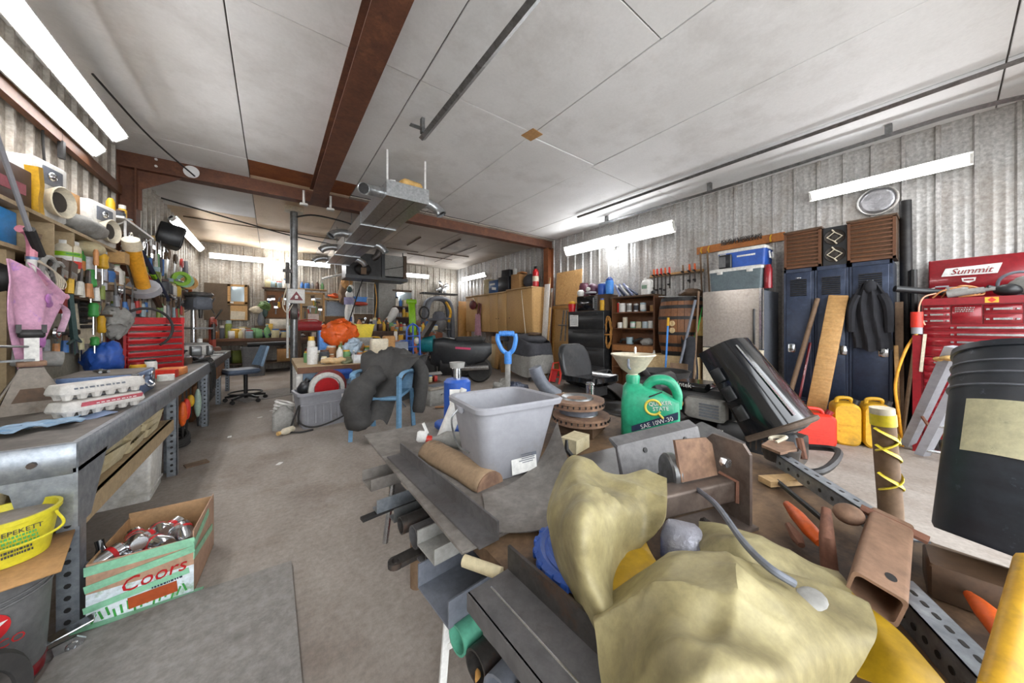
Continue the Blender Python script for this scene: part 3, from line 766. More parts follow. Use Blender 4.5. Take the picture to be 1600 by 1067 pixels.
# ---- barrel on a pallet box
BX, BY = 5.02, 2.42
solo('barrel_stand', 'pale plywood stand under the wooden barrel', 'stand', 'ply_pale', bx(BX-.34, BY-.36, .0, BX+.32, BY+.36, .70))
t = thing('barrel', 'oak wine barrel with dark hoops on a plywood stand', 'barrel', (BX, BY, .705), 0)
def br(z): return .27 + .055 * (1 - ((z - .43) / .43) ** 2)
st0 = None
n = 22
for k in range(n):
    a0, a1 = 2*PI*k/n + .008, 2*PI*(k+1)/n - .008
    fn = lambda u, v: ((br(v*.86)) * math.cos(a0+(a1-a0)*u), (br(v*.86)) * math.sin(a0+(a1-a0)*u), v*.86)
    if st0 is None:
        b0 = a0; st0 = part(t, 'stave', 'brown_wood2' if False else mat('stave', '8a5a35', '764a2a', .5, 0, scale=4, st=(4, 4, .4), c3='5f3c22', s3=2), surf(fn, 2, 8, .02))
    else: share(st0, t, (0, 0, 0), (0, 0, math.degrees(a0-b0)))
part(t, 'head', 'dark_wood', lathe([(.26, .80), (.26, .83), (.001, .83)], n=22))
part(t, 'inner_drum', 'dark_wood', lathe([(br(z)-.022, z) for z in (.02, .2, .43, .66, .8)], n=22))
for z0, z1 in ((.0, .06), (.13, .18), (.30, .345), (.53, .575), (.69, .74), (.80, .86)):
    part(t, 'hoop', 'black_iron', lathe([(br(z0)+.001, z0), (br(z0)+.005, z0), (br(z1)+.005, z1), (br(z1)+.001, z1)], n=30))
for z in (.37, .47):
    part(t, 'bung', 'ply_pale', lathe([(.04, 0), (.04, .02), (.02, .022), (.018, .012), (.001, .012)], (-.33, -.03, z), 16, r=(0, -90, 0)))
# things on and against the barrel
solo('burlap_rag', 'crumpled dark canvas heaped on the barrel top', 'cloth', 'dark_wood', jit(elh((BX+.02, BY-.12, 1.62), (.16, .16, .075), 16, 8), .02, 8))
solo('canvas_strap', 'pale folded cardboard lying across the barrel top', 'cardboard', 'cloth_grey', box((BX-.06, BY+.02, 1.585), (.3, .5, .012), (3, -4, 20)))
t = thing('broom', 'blue handled push broom leaning against the barrel', 'broom', (4.52, 2.43, 0), 0)
part(t, 'handle', 'blue_light', tube([(0, 0, .03), (.13, .0, 1.25)], .013, 8)); part(t, 'grip', 'yellow_can', tube([(.118, 0, 1.14), (.131, 0, 1.26)], .018, 8)); part(t, 'head', 'black_plastic', box((-.01, 0, .03), (.07, .42, .05), None, .01))
solo('green_hose', 'bright green rake head and hose beside the barrel', 'hose', 'green', tube(spline([(4.72, 2.18, .88), (4.74, 2.12, .93), (4.76, 2.08, 1.08), (4.78, 2.05, 1.25), (4.8, 2.03, 1.4)]), [.05]*8+[.04]*6+[.03]*6+[.02]*5, 8, flat=.4))
t = thing('shovel', 'long handled spade standing between barrel and fridge', 'shovel', (4.55, 2.22, .0), 0)
part(t, 'handle', 'hose_grey', tube([(.02, 0, .62), (.16, -.14, 1.5)], .018, 8)); part(t, 'blade', 'old_wood', surf(lambda u, v: (-.02+.03*math.sin(u*PI), (u-.5)*.24*(1-.2*v), .62-.5*v), 6, 6, .006))
t = thing('rake', 'dark iron rake with wooden handle next to the spade', 'rake', (4.62, 2.08, 0), 0)
part(t, 'handle', 'old_wood', tube([(0, 0, .05), (.12, -.03, 1.62)], .014, 8)); part(t, 'head', 'black_iron', box((0, 0, .05), (.03, .34, .03)))
for k in range(7): part(t, 'tine', 'black_iron', cyl((-.01, -.15+.05*k, .05), (-.06, -.15+.05*k, .02), .007, .004, 6))
solo('black_jacket', 'black jacket slumped beside the fridge among the spades', 'jacket', 'cloth_black', surf(lambda u, v: (-.10*math.sin(u*PI)-.02*math.sin(v*9+u*5), (u-.5)*.26*(1-.3*v), .02+.95*v+.03*math.sin(u*7)), 12, 12, .01), loc=(4.70, 2.16, 0))
solo('yellow_jug', 'yellow jug tucked between the barrel and the fridge', 'jug', 'foam', loft([[(x, y, z) for x, y in rr(.12*k, .12*k, .03)] for z, k in ((0, 1), (.2, 1), (.24, .5), (.27, .35))]), loc=(4.9, 2.06, 1.0))
solo('crate_under_jug', 'old wooden crate behind the spades near the fridge', 'crate', 'dark_wood', box((0, 0, .5), (.3, .14, 1.0)), loc=(5.0, 2.09, 0))
# ---- paint shelf
t = thing('shelf_unit', 'brown wooden shelf unit holding rows of paint cans', 'shelf', (4.95, 3.22, 0), 0)
part(t, 'side', 'brown_wood', bx(0, -.41, 0, .3, -.385, 1.63)); part(t, 'side', 'brown_wood', bx(0, .385, 0, .3, .41, 1.63))
part(t, 'back', 'brown_wood', bx(.28, -.4, 0, .3, .4, 1.63))
SH = [.42, .82, 1.10, 1.38]
for z in SH: part(t, 'shelf', 'brown_wood', bx(.0, -.385, z-.02, .28, .385, z))
part(t, 'top', 'dark_wood', bx(-.02, -.42, 1.63, .3, .42, 1.655))
part(t, 'apron', 'a06a3a', bx(-.01, -.385, .70, .01, .385, .80))
g = random.Random(3)
cn = 0
def can(label, loc, r, h, m, lid='chrome', band=None, group='paint cans on the brown shelf'):
    t = thing('paint_can', label, 'can', loc, 0, group)
    part(t, 'body', m, lathe([(r*.96, 0), (r, .006), (r, h-.008), (r*.97, h)], n=14))
    part(t, 'lid', lid, lathe([(r*.9, h-.003), (r*.92, h+.004), (r*.6, h+.001), (.001, h+.001)], n=14))
    if band: part(t, 'label_band', band, lathe([(r*1.01, h*.2), (r*1.012, h*.2), (r*1.012, h*.8), (r*1.01, h*.8)], n=14))
    return t
tops = [('red', .34, .028, .17, 'red_can', None), ('white', .26, .06, .16, 'white_plastic', None), ('silver', .12, .045, .15, 'white_plastic', 'cloth_grey'), ('grey', -.01, .042, .14, 'galv', 'cloth_dk'), ('pale blue', -.14, .05, .15, '9fb4bb', 'white_plastic'), ('tan', -.32, .05, .10, 'card', None)]
for nm, y, r, h, m, b in tops: can(nm + ' can on the upper shelf of the paint rack', (5.06, 3.22+y, SH[3]), r, h, m, band=b)
mids = [('pale', .30, .05, .10, 'white_plastic', None), ('tall cream', .20, .042, .19, 'cream', None), ('mint green', .04, .05, .11, '8fc0a8', 'white_paint'), ('beige', -.07, .05, .11, 'paper', None), ('sky grey', -.19, .05, .11, 'b4c2c6', None), ('white lidded', -.29, .045, .12, 'white_plastic', None), ('dull tan', -.36, .03, .09, 'paper', None)]
for nm, y, r, h, m, b in mids: can(nm + ' can on the middle shelf of the paint rack', (5.05, 3.22+y, SH[2]), r, h, m, band=b)
can('short grey-blue can on the lower shelf of the paint rack', (5.04, 3.32, SH[1]), .06, .12, '9fb4bb')
solo('tangled_cord', 'tangled dark cord on the lower shelf of the paint rack', 'cord', 'black_rubber', tube(spline([(5.02, 3.5, .85), (5.0, 3.42, .90), (5.08, 3.3, .86), (5.0, 3.2, .88), (5.04, 3.1, .92), (5.1, 3.02, .86), (5.0, 2.95, .9)]), .02, 8))
solo('shop_rag', 'pale crumpled rag on the lower shelf of the paint rack', 'rag', 'cloth_grey', jit(elh((5.03, 2.98, .87), (.1, .12, .055), 12, 7), .015, 4))
solo('bag_bundle', 'grey plastic bundle at the foot of the paint rack', 'bundle', 'cloth_grey', jit(elh((5.0, 3.25, .5), (.1, .18, .085), 14, 8), .02, 6))
solo('white_bottle', 'white spray bottle hanging at the paint rack side', 'bottle', 'white_plastic', lathe([(.03, 0), (.04, .02), (.04, .13), (.015, .17), (.012, .2), (.001, .2)], (4.9, 2.79, .55), 12))
t = thing('pipe_bundle', 'blue and white pipe offcuts piled on the paint rack', 'pipes', (5.02, 3.42, 1.655), 0)
for k in range(9):
    y = -.17 + .042*k; part(t, 'pipe', ('navy', 'white_plastic', '8b93b5')[k % 3], pipe((-.02+.02*(k % 2), y-.1, .02), (.02, y*.4+.04+.012*k, .17+.03*(k % 3)), .02, .005, 10))
t = thing('jug', 'white plastic jug with a green label on the paint rack', 'jug', (5.04, 3.0, 1.655), 0)
part(t, 'body', 'white_plastic', loft([[(x, y, z) for x, y in rr(.14*k, .17*k, .04)] for z, k in ((0, .95), (.02, 1), (.18, 1), (.24, .75), (.26, .4))])); part(t, 'cap', 'white_plastic', cyl((0, .03, .26), (0, .03, .29), .025)); part(t, 'label_patch', '7c9a84', box((-.073, 0, .13), (.004, .09, .06))); part(t, 'handle', 'white_plastic', tube(spline([(0, -.05, .25), (0, -.095, .22), (0, -.09, .12)]), .012, 6))
solo('black_weight', 'small black cap beside the white jug on the paint rack', 'cap', 'black_plastic', ell((5.02, 2.87, 1.688), (.03, .035, .033)))
# ---- coiled rope hung on the rack side
t = thing('rope_coil', 'coil of tan rope hanging between filing cabinet and paint rack', 'rope', (4.9, 3.665, 1.0), 0)
g = random.Random(5)
for k in range(7):
    a = g.uniform(.05, .075); b = g.uniform(.24, .30)
    part(t, 'loop', 'rope', tube([(g.uniform(-.03, .02), a*math.cos(2*PI*i/20), .02+b*math.sin(2*PI*i/20)) for i in range(20)], .009, 6, closed=True))
part(t, 'wrap', 'rope', ring((0, 0, -.02), .06, .014, 14, 6, (0, 0, 0)))
# ---- filing cabinet and the pile on it
t = thing('filing_cabinet', 'wide black filing cabinet with a paper notice on the front', 'cabinet', (4.85, 4.165, 0), 0)
part(t, 'body', 'black_plastic', bx(.015, -.455, 0, .5, .455, 1.42))
for k in range(4): d = part(t, 'drawer', 'black_plastic', bx(-.005, -.44, .06+k*.34, .02, .44, .385+k*.34, .004)); part(d, 'handle', 'black_iron', bx(-.018, -.3, .33+k*.34, -.002, .3, .345+k*.34))
part(t, 'notice', 'white_paint', box((-.008, .28, 1.24), (.003, .22, .23)))
part(t, 'notice_print', 'hose_grey', *[box((-.0105, .28, 1.32-.03*k), (.002, .17, .008)) for k in range(6)])
t = thing('microwave', 'black microwave oven on the filing cabinet', 'microwave', (4.88, 4.14, 1.42), 0)
part(t, 'body', 'dark_wood', bx(.02, -.42, 0, .38, .27, .30)); part(t, 'door', 'black_gloss', bx(0, -.17, .015, .025, .265, .285, .004)); part(t, 'keypad', 'grey_dark_plastic', bx(.002, -.235, .015, .025, -.175, .285)); part(t, 'handle', 'steel', cyl((-.015, -.16, .05), (-.015, -.16, .25), .008, n=8))
for r_ in range(5): part(t, 'button', 'black_plastic', box((-.001, -.205, .05+.04*r_), (.006, .04, .018)))
def jar(name, label, loc, r, h, m, lid, cat, band=None):
    t = thing(name, label, cat, loc, 0)
    part(t, 'body', m, lathe([(r*.9, 0), (r, .01), (r, h*.8), (r*.8, h*.9)], n=16)); part(t, 'lid', lid, lathe([(r*.82, h*.88), (r*.82, h), (.001, h)], n=16))
    if band: part(t, 'label_band', band, lathe([(r*1.01, h*.15), (r*1.01, h*.6)], n=16))
    return t
t = jar('helmet_jar', 'purple and white coffee machine on the microwave', (4.98, 4.30, 1.72), .1, .26, '5a2338', '5a2338', 'coffee machine')
part(t, 'carafe', 'white_plastic', lathe([(.05, 0), (.07, .03), (.07, .09), (.04, .12)], (-.1, 0, 0), 14))
t = thing('mug_pair', 'purple glossy motorcycle helmet with clear visor on the microwave', 'helmet', (4.97, 4.08, 1.72), 0)
part(t, 'shell', '4a1f35', ell((0, 0, .12), (.12, .11, .12))); part(t, 'visor', 'white_plastic', ell((-.05, .02, .12), (.085, .085, .06))); part(t, 'chin_bar', 'grey_plastic', tube(arc((-.02, 0, .05), .11, 100, 260, 8, 'xy'), .02, 8))
jar('drink_keg', 'white and blue drink cooler jug on the microwave', (4.98, 3.87, 1.72), .075, .23, 'blue', 'white_plastic', 'jug')
t = jar('water_jug', 'bright blue tall water jug at the microwave end', (4.98, 3.70, 1.72), .075, .28, 'blue_light', 'blue', 'jug')
part(t, 'handle', 'blue', tube(arc((0, 0, .26), .05, 0, 180, 6, 'yz'), .008, 6))
t = jar('yellow_bottle', 'yellow bottle with a blue cap in front of the microwave side', (4.9, 3.80, 1.42), .045, .22, 'yellow_can', 'blue', 'bottle')
t = thing('red_bucket', 'red bucket holding a yellow sponge by the microwave', 'bucket', (4.88, 4.53, 1.42), 0)
part(t, 'pail', 'red_bright', lathe([(.06, 0), (.08, .15), (.086, .15), (.084, .155), (.075, .15), (.055, .01), (.001, .01)], n=16)); part(t, 'sponge', 'yellow_can', ell((0, 0, .17), (.065, .07, .05)))
# ---- sheet goods leaning by the column
t = solo('osb_sheet', 'tan chipboard sheet leaning on the wall above the filing cabinet', 'board', 'osb', box((0, 0, 0), (.02, .76, .75), (0, 4, 0)), loc=(5.33, 5.06, 1.99))
t = thing('framed_sheet', 'brown wooden frame panel leaning below the chipboard sheet', 'frame', (5.28, 5.17, .0), 0)
part(t, 'panel', 'ply', box((.01, 0, .8), (.02, .62, 1.55), (0, 3, 0))); part(t, 'rail', 'b0803f', box((-.02, 0, 1.56), (.03, .64, .07))); part(t, 'stile', 'b0803f', box((-.03, -.3, .8), (.03, .05, 1.5), (0, 3, 0))); part(t, 'stile', 'b0803f', box((-.03, .3, .8), (.03, .05, 1.5), (0, 3, 0)))
t = thing('ladder_hook', 'grey metal bracket leaning on the wooden frame panel', 'bracket', (5.19, 5.03, 0), 0)
part(t, 'upright', 'steel', cyl((0, 0, .8), (.05, 0, 1.48), .015, n=8)); part(t, 'upright', 'steel', cyl((0, .14, .8), (.05, .08, 1.48), .015, n=8)); part(t, 'crossbar', 'steel', cyl((0, -.06, 1.15), (0, .2, 1.15), .013, n=8))
for k, (lb, m, y, x, z, w) in enumerate((('white plastic panel strip leaning beside the cupboard end', 'white_paint', 5.52, 5.12, 2.1, .17), ('pale grey panel strip leaning next to the white strip', 'cloth_grey', 5.44, 5.18, 2.0, .07), ('narrow pine batten leaning at the orange column', 'pine', 5.36, 5.06, 1.55, .05), ('tall thin batten leaning beside the chipboard sheet', 'pine_x', 5.48, 5.16, 2.25, .04), ('brown lath leaning in front of the orange column', 'old_wood', 5.40, 5.14, 1.9, .05))):
    stick('batten', lb, 'batten', m, (x-.12, y+.04, 0), (x, y, z), w, .02, 'lumber leaning at the column')
stick('white_rod', 'thin white rod leaning across the plywood cupboard front', 'rod', 'cream', (4.70, 5.66, .0), (4.77, 6.05, 1.98), .018, .018, n=7)
# ---- plywood cupboards on the wall
CUP = [(5.68, 6.70, 2.02), (6.70, 7.50, 1.99), (7.50, 8.85, 1.99)]
CL = ['plywood wall cupboard nearest the orange column', 'plywood wall cupboard in the middle of the row', 'plywood wall cupboard nearest the back wall, pink clothes on it']
for (a, b, z), lb in zip(CUP, CL):
    t = thing('cupboard', lb, 'cupboard', (4.80, (a+b)/2, .96), 0, 'plywood wall cupboards')
    w = b - a - .006; h = z - .96
    part(t, 'body', 'ply', bx(.03, -w/2, 0, .55, w/2, h)); part(t, 'top', 'pine_x', bx(-.02, -w/2, h, .55, w/2, h+.03))
    nd = 1 if a < 6 else 2
    for k in range(nd):
        d = part(t, 'door', 'ply', bx(.0, -w/2+w*k/nd+.006, .01, .028, -w/2+w*(k+1)/nd-.006, h-.01, .003))
        part(d, 'knob', 'black_iron', ell((-.012, -w/2+w*(k+.5)/nd + (.4 if k == 0 else -.4)*w/nd*.9, h*.35), (.012, .012, .012), 8, 6))
for y, x in ((5.72, 4.86), (5.72, 5.3), (8.8, 4.86), (7.2, 4.86)):
    stick('cupboard_prop', {5.72: 'wooden prop leg under the plywood cupboard end, %s' % ('front' if x < 5 else 'wall side'), 8.8: 'wooden prop leg under the far plywood cupboard', 7.2: 'wooden prop leg under the middle plywood cupboard'}[y], 'post', 'pine', (x, y, 0), (x, y, .955), .09, .06)
# on top of the cupboards
def carton(label, loc, s, m, rz=0, tape=True, name='carton'):
    t = thing(name, label, 'box', loc, rz)
    part(t, 'box', m, box((0, 0, s[2]/2), s, None, .004))
    if tape: part(t, 'flap', m, box((-s[0]*.25, 0, s[2]+.003), (s[0]*.48, s[1]*.98, .006)), box((s[0]*.25, 0, s[2]+.003), (s[0]*.48, s[1]*.98, .006)))
    return t
TOPZ = 2.02
carton('tan carton on the cupboards next to the blue printed box', (5.02, 7.78, TOPZ), (.3, .26, .42), 'paper')
t = carton('blue printed box with white lettering on the cupboards', (5.0, 7.36, TOPZ), (.36, .42, .34), '3e5f8f')
part(t, 'white_print', 'white_paint', box((-.182, .03, .24), (.004, .25, .05)), box((-.182, -.05, .12), (.004, .2, .07), (8, 0, 0)))
carton('black plastic crate on the cupboards beside the blue box', (5.02, 6.88, TOPZ), (.4, .46, .38), '24242a')
carton('small black case on top of the black crate', (5.1, 6.98, TOPZ+.386), (.3, .3, .2), '2d2d31', 8)
solo('white_tin', 'small white tin beside the black case above the cupboards', 'tin', 'white_plastic', lathe([(.06, 0), (.06, .2), (.05, .22), (.001, .22)], (5.1, 6.74, TOPZ+.386), 14))
carton('worn brown cardboard box on the nearest plywood cupboard', (5.0, 6.42, TOPZ+.03), (.3, .3, .36), 'card', 5)
solo('dark_bag', 'dark grey stuffed bag lying on the nearest cupboard', 'bag', 'cloth_dk', jit(elh((5.05, 6.02, TOPZ+.2), (.18, .22, .17), 16, 10), .012, 2))
solo('orange_rag', 'orange rag draped over the brown cardboard box', 'rag', 'c98a55', jit(box((4.98, 6.28, TOPZ+.425), (.2, .22, .03), None, .01), .012, 4))
t = thing('fire_extinguisher', 'red fire extinguisher standing at the end of the cupboards', 'extinguisher', (4.95, 5.74, TOPZ+.03), 0)
part(t, 'cylinder', 'red_bright', lathe([(.07, 0), (.075, .02), (.075, .34), (.05, .40), (.02, .42)], n=16)); part(t, 'valve', 'black_iron', box((0, 0, .45), (.03, .09, .05)), cyl((0, 0, .41), (0, 0, .45), .018)); part(t, 'label_band', 'cream', lathe([(.0765, .12), (.0765, .24)], n=16))
# pink clothes on the far cupboard
t = thing('pink_apron', 'pink apron hanging on the far plywood cupboard door', 'apron', (4.785, 8.05, .86), 0)
part(t, 'skirt', 'b28390', surf(lambda u, v: (-.02-.02*math.sin(u*14), (u-.5)*.34*(1-.3*v), .62*v), 14, 6, .006)); part(t, 'strap', '6d3a3a', tube([(-.02, -.1, .55), (-.02, -.16, .9)], .02, 6)); part(t, 'strap', '6d3a3a', tube([(-.02, .02, .6), (-.02, -.06, .92)], .03, 6))
t = thing('baseball_hat', 'dark red cap hanging on the far plywood cupboard', 'cap', (4.74, 8.26, 1.66), 0)
part(t, 'crown', '5e2327', ell((-.03, 0, .08), (.08, .16, .14))); part(t, 'brim', 'cream', tube(arc((-.05, 0, .14), .13, 20, 160, 8, 'yz'), .014, 6))
stick('side_board', 'brown board standing past the far plywood cupboard', 'board', 'b0803f', (4.9, 9.1, 0), (4.9, 9.1, 1.9), .05, .45)
# ---- floor by the cupboards
t = thing('covered_grill', 'grill under a two-tone grey fabric cover', 'grill', (4.55, 5.50, 0), -8)
def cov(u, v):
    a = 2*PI*u
    k = 1 - .16*v**2
    x = .36*k*math.copysign(abs(math.cos(a))**.5, math.cos(a)); y = .62*k*math.copysign(abs(math.sin(a))**.5, math.sin(a))
    return (x+.02*math.sin(a*9)*(1-v), y+.02*math.sin(a*7)*(1-v), .12+.04*math.sin(a*3)*(1-v)+.74*v + (.10*math.sin(y*3+.6) if v > .9 else 0))
part(t, 'cover_skirt', 'cloth_grey', surf(lambda u, v: cov(u, v*.55), 40, 8, .004))
part(t, 'cover_top', 'cloth_dk', surf(lambda u, v: cov(u, .54+v*.46), 40, 8, .004), jit(elh((0, 0, .84), (.30, .52, .12), 20, 8), .01, 3))
for x, y in ((-.25, -.45), (-.25, .45), (.25, -.45), (.25, .45)): part(t, 'leg', 'black_iron', bx(x-.02, y-.02, 0, x+.02, y+.02, .2))
part(t, 'rumpled_cloth', 'dark_wood', jit(ring((-.02, -.25, .96), .10, .035, 14, 8), .012, 2))
t = thing('car_ramp', 'orange-red steel ramp frame standing beside the covered grill', 'ramp', (4.66, 4.66, 0), 10)
for y in (-.12, .12): part(t, 'side_rail', 'red_can', tube([(-.2, y, 0), (-.05, y, .38), (.15, y, .38), (.2, y, 0)], .018, 6))
for z in (.12, .26): part(t, 'crossbar', 'red_can', cyl((-.12, -.12, z), (-.12, .12, z), .014, n=8))
part(t, 'plate', 'red_bright', box((-.14, .04, .15), (.02, .12, .26), (0, 22, 0)))
t = thing('wood_crate', 'crate of three pine boards leaning below the plywood cupboards', 'crate', (4.80, 7.30, 0), -12)
for k, m in enumerate(('pine', 'ply_pale', 'cream')): part(t, 'board', m, box((.02*k, -.28+.29*k, .32), (.04, .27, .62), (0, 6, 0), .006))
part(t, 'side', 'pine', box((.15, -.42, .3), (.28, .03, .58)))
solo('tan_sheet', 'tan folded cardboard leaning beside the pine crate', 'cardboard', 'card', box((0, 0, .22), (.5, .02, .46), (0, 0, 0)), loc=(4.72, 6.4, 0), rot=(-18, 0, -20))
solo('grey_hose_coil', 'grey hose coiled under the plywood cupboards', 'hose', 'hose_grey', *[ring((5.05, 7.2, .74+.03*k), .16, .018, 20, 6, (8*k, 6, 0)) for k in range(4)])
solo('storage_tub', 'dark tub pushed under the plywood cupboards', 'tub', '3b3b40', xf(tub(.7, .5, .45), (0, 0, 0)), loc=(5.08, 6.62, 0), rz=90)
solo('dark_duffel', 'dark duffel bag piled on the tub under the cupboards', 'bag', 'cloth_dk', jit(elh((5.06, 6.6, .62), (.22, .34, .19), 18, 9), .02, 9))
carton('brown carton on the crate under the cupboards', (5.0, 7.42, .64), (.25, .2, .2), 'card')
carton('dark carton with white print by the cupboards', (4.55, 8.25, 0), (.3, .36, .34), '2c1c20', 10)

# ================================================================ left-hand bench and wall
FL = (90, 0, 90)           # text on faces that look away from the left wall
t = thing('workbench', 'long galvanised steel workbench along the left wall', 'workbench', (0, 0, 0), 0)
part(t, 'top', 'bench_top', bx(XL+.03, 1.95, .685, -.60, 5.08, .71))
part(t, 'front_rail', 'galv_bench', bx(-.605, 1.93, .60, -.58, 5.1, .712, .004))
part(t, 'end_rail', 'galv_bench', bx(XL+.03, 1.93, .60, -.58, 1.955, .714, .004))
part(t, 'corner_gusset', 'galv_bench', prism([(-.585, .41), (-.585, .62), (-.80, .62), (-.73, .56), (-.70, .41)], .012, 'xz', 1.94))
part(t, 'corner_gusset', 'galv_bench', prism([(1.93, .40), (1.93, .62), (2.2, .62), (2.04, .40)], .012, 'yz', -.586))
part(t, 'cross_beam', 'steel', bx(XL+.03, 2.2, .50, -.72, 2.26, .58)); part(t, 'cross_beam', 'steel', bx(XL+.03, 2.75, .53, -.72, 2.8, .6))
for x, y in ((-.80, 1.925), (-.68, 1.925), (-1.05, 1.925)): part(t, 'bolt', 'steel_dark', cyl((x, y+.01, .655), (x, y-.008, .655), .011, n=8))
def slot_leg(parent, x, y, h, sx=1, sy=1):
    l = part(parent, 'leg', 'galv_bench', bx(x, y, 0, x-sx*.055, y+.004*sy, h), bx(x, y, 0, x-.004*sx, y+sy*.055, h))
    part(l, 'slot_row', 'black_iron', *[lathe([(.009, 0), (.009, .003), (.001, .003)], (x-sx*.028, y-.0005*sy, .04+.045*k), 8, r=(90*sy, 0, 0)) for k in range(int((h-.05)/.045))])
    return l
for y in (1.96, 3.52, 5.02): slot_leg(t, -.585, y, .62)
for y in (3.62, 5.1): slot_leg(t, -.62, y, .62)
for y in (2.0, 3.55, 5.0): slot_leg(t, -1.36, y, .62)
part(t, 'lower_shelf', 'shelf_wood', bx(-1.3, 2.0, .415, -.60, 3.48, .44))
part(t, 'shelf_lip', 'shelf_wood', bx(-.615, 2.0, .36, -.595, 3.48, .44))
# ---- pulp egg trays stacked on the lower shelf
def tray_prim():
    P = [loft([[(x, y, 0) for x, y in rr(.13, .28, .02)], [(x, y, .045) for x, y in rr(.15, .30, .02)], [(x, y, .05) for x, y in rr(.15, .30, .02)], [(x, y, .012) for x, y in rr(.12, .27, .02)]])]
    for i in range(2):
        for j in range(6): P.append(lathe([(.016, -.006), (.023, .02)], (-.032+.064*i, -.11+.044*j, 0), 6))
    return P
tray = solo('egg_tray', 'empty pulp egg tray stacked on the shelf under the bench', 'egg tray', 'paper', *tray_prim(), loc=(-.695, 2.16, .446), group='egg trays under the bench')
g = random.Random(11)
for i, (x, y, n, rz) in enumerate(((-.695, 2.16, 3, 3), (-.70, 2.49, 4, -4), (-.70, 2.81, 3, 6), (-.695, 3.12, 4, -3), (-.9, 2.3, 4, 3), (-.9, 2.75, 4, -5), (-.9, 3.1, 3, 5))):
    for k in range(n):
        if i == 0 and k == 0: continue
        dup(tray, (x+g.uniform(-.012, .012), y+g.uniform(-.012, .012), .446+.038*k), rz+g.uniform(-6, 6))
solo('paper_pad', 'torn tan packing paper crumpled at the shelf front', 'paper', 'paper', surf(lambda u, v: (.02*math.sin(u*17)+.015*math.sin(v*13), (u-.5)*.16, .17*v+.02*math.sin(u*9)), 8, 8, .004), loc=(-.63, 2.07, .44))
solo('white_cup', 'white paper cup lying among the egg trays', 'cup', 'white_paint', pipe((0, 0, 0), (.03, .05, .07), .035, .003, 12), loc=(-.66, 2.62, .60))
# ---- white bin, pails, can carton on the floor
t = thing('white_bin', 'dirty white plastic bin under the bench shelf', 'bin', (-.79, 3.28, 0), 2)
part(t, 'tub', 'white_plastic', tub(.30, .36, .33, .006, .94, .94, .02, .008, .014)); part(t, 'base_band', 'white_plastic', bx(-.148, -.178, .04, .148, .178, .055))
solo('scrap_metal', 'brown scrap pieces filling the white bin', 'scrap', 'dark_wood', jit(box((-.79, 3.28, .28), (.26, .32, .06), None, .02), .02, 3))
t = thing('grey_pail', 'grey lubricant pail with a red star emblem under the bench', 'pail', (-.745, 1.80, 0), 0)
part(t, 'pail', 'grey_dark_plastic', lathe([(.128, 0), (.13, .005), (.148, .35), (.155, .35), (.157, .37), (.145, .37), (.143, .35), (.125, .01), (.001, .01)], n=30))
for z in (.315, .30): part(t, 'rib', 'grey_dark_plastic', ring((0, 0, z), .148, .004, 30, 6))
FP = (90, 0, 20)
a = R(-68)
def on_pail(r, ang, z): return (r*math.cos(R(ang)), r*math.sin(R(ang)), z)
em = part(t, 'emblem', 'red_bright', lathe([(.042, 0), (.042, .002), (.001, .002)], (0, 0, 0), 20), loc=on_pail(.144, -60, .25), rot=(87, 0, 30))
sp = []
for k in range(10):
    q = .038 if k % 2 == 0 else .015
    sp.append((q*math.sin(k*PI/5), q*math.cos(k*PI/5)))
part(t, 'emblem_star', 'white_paint', prism(sp, .002, 'xy'), loc=on_pail(.1475, -60, .25), rot=(87, 0, 30))
text(t, 'T', .03, 'red_bright', on_pail(.1495, -60, .251), (87, 0, 30))
text(t, 'TEXACO', .034, 'red_bright', on_pail(.1445, -60, .192), (87, 0, 30))
marks(t, 'black_plastic', on_pail(.1425, -60, .125), (87, 0, 30), 4, .085, .018, 6, 'small_print')
part(t, 'red_stripe', 'red_paint', lathe([(.1312, .012), (.134, .05), (.1325, .05)], n=30))
solo('cardboard_pad', 'cardboard sheet lying over the grey pail', 'cardboard', 'card', jit(box((-.745, 1.80, .378), (.36, .36, .006), (0, 0, 12)), .003, 2))
t = thing('yellow_pail', 'small yellow pail of grey powder on top of the grey pail', 'pail', (-.70, 1.845, .384), 0)
part(t, 'pail', 'yellow_pail', lathe([(.082, 0), (.102, .135), (.108, .135), (.109, .148), (.1, .148), (.098, .13), (.08, .006), (.001, .006)], n=28))
part(t, 'contents', 'concrete', lathe([(.097, .125), (.06, .13), (.001, .132)], n=24))
part(t, 'bail', 'yellow_pail', tube(spline([(.105, -.02, .13), (.13, -.06, .09), (.06, -.115, .075), (-.06, -.105, .08), (-.108, .0, .13)]), .004, 6))
text(t, 'DEPEKETT', .02, 'black_plastic', on_pail(.1005, -58, .11), (82, 0, 32)); marks(t, 'green', on_pail(.098, -58, .083), (82, 0, 32), 3, .075, .012, 7, 'green_print'); marks(t, 'black_plastic', on_pail(.093, -58, .045), (82, 0, 32), 2, .06, .012, 8, 'small_print')
part(t, 'print_block', 'black_plastic', *[box(on_pail(.0905+.0035*k/1.5, -92, .03+.012*k), (.045, .002, .003), (0, 0, -2)) for k in range(6)])
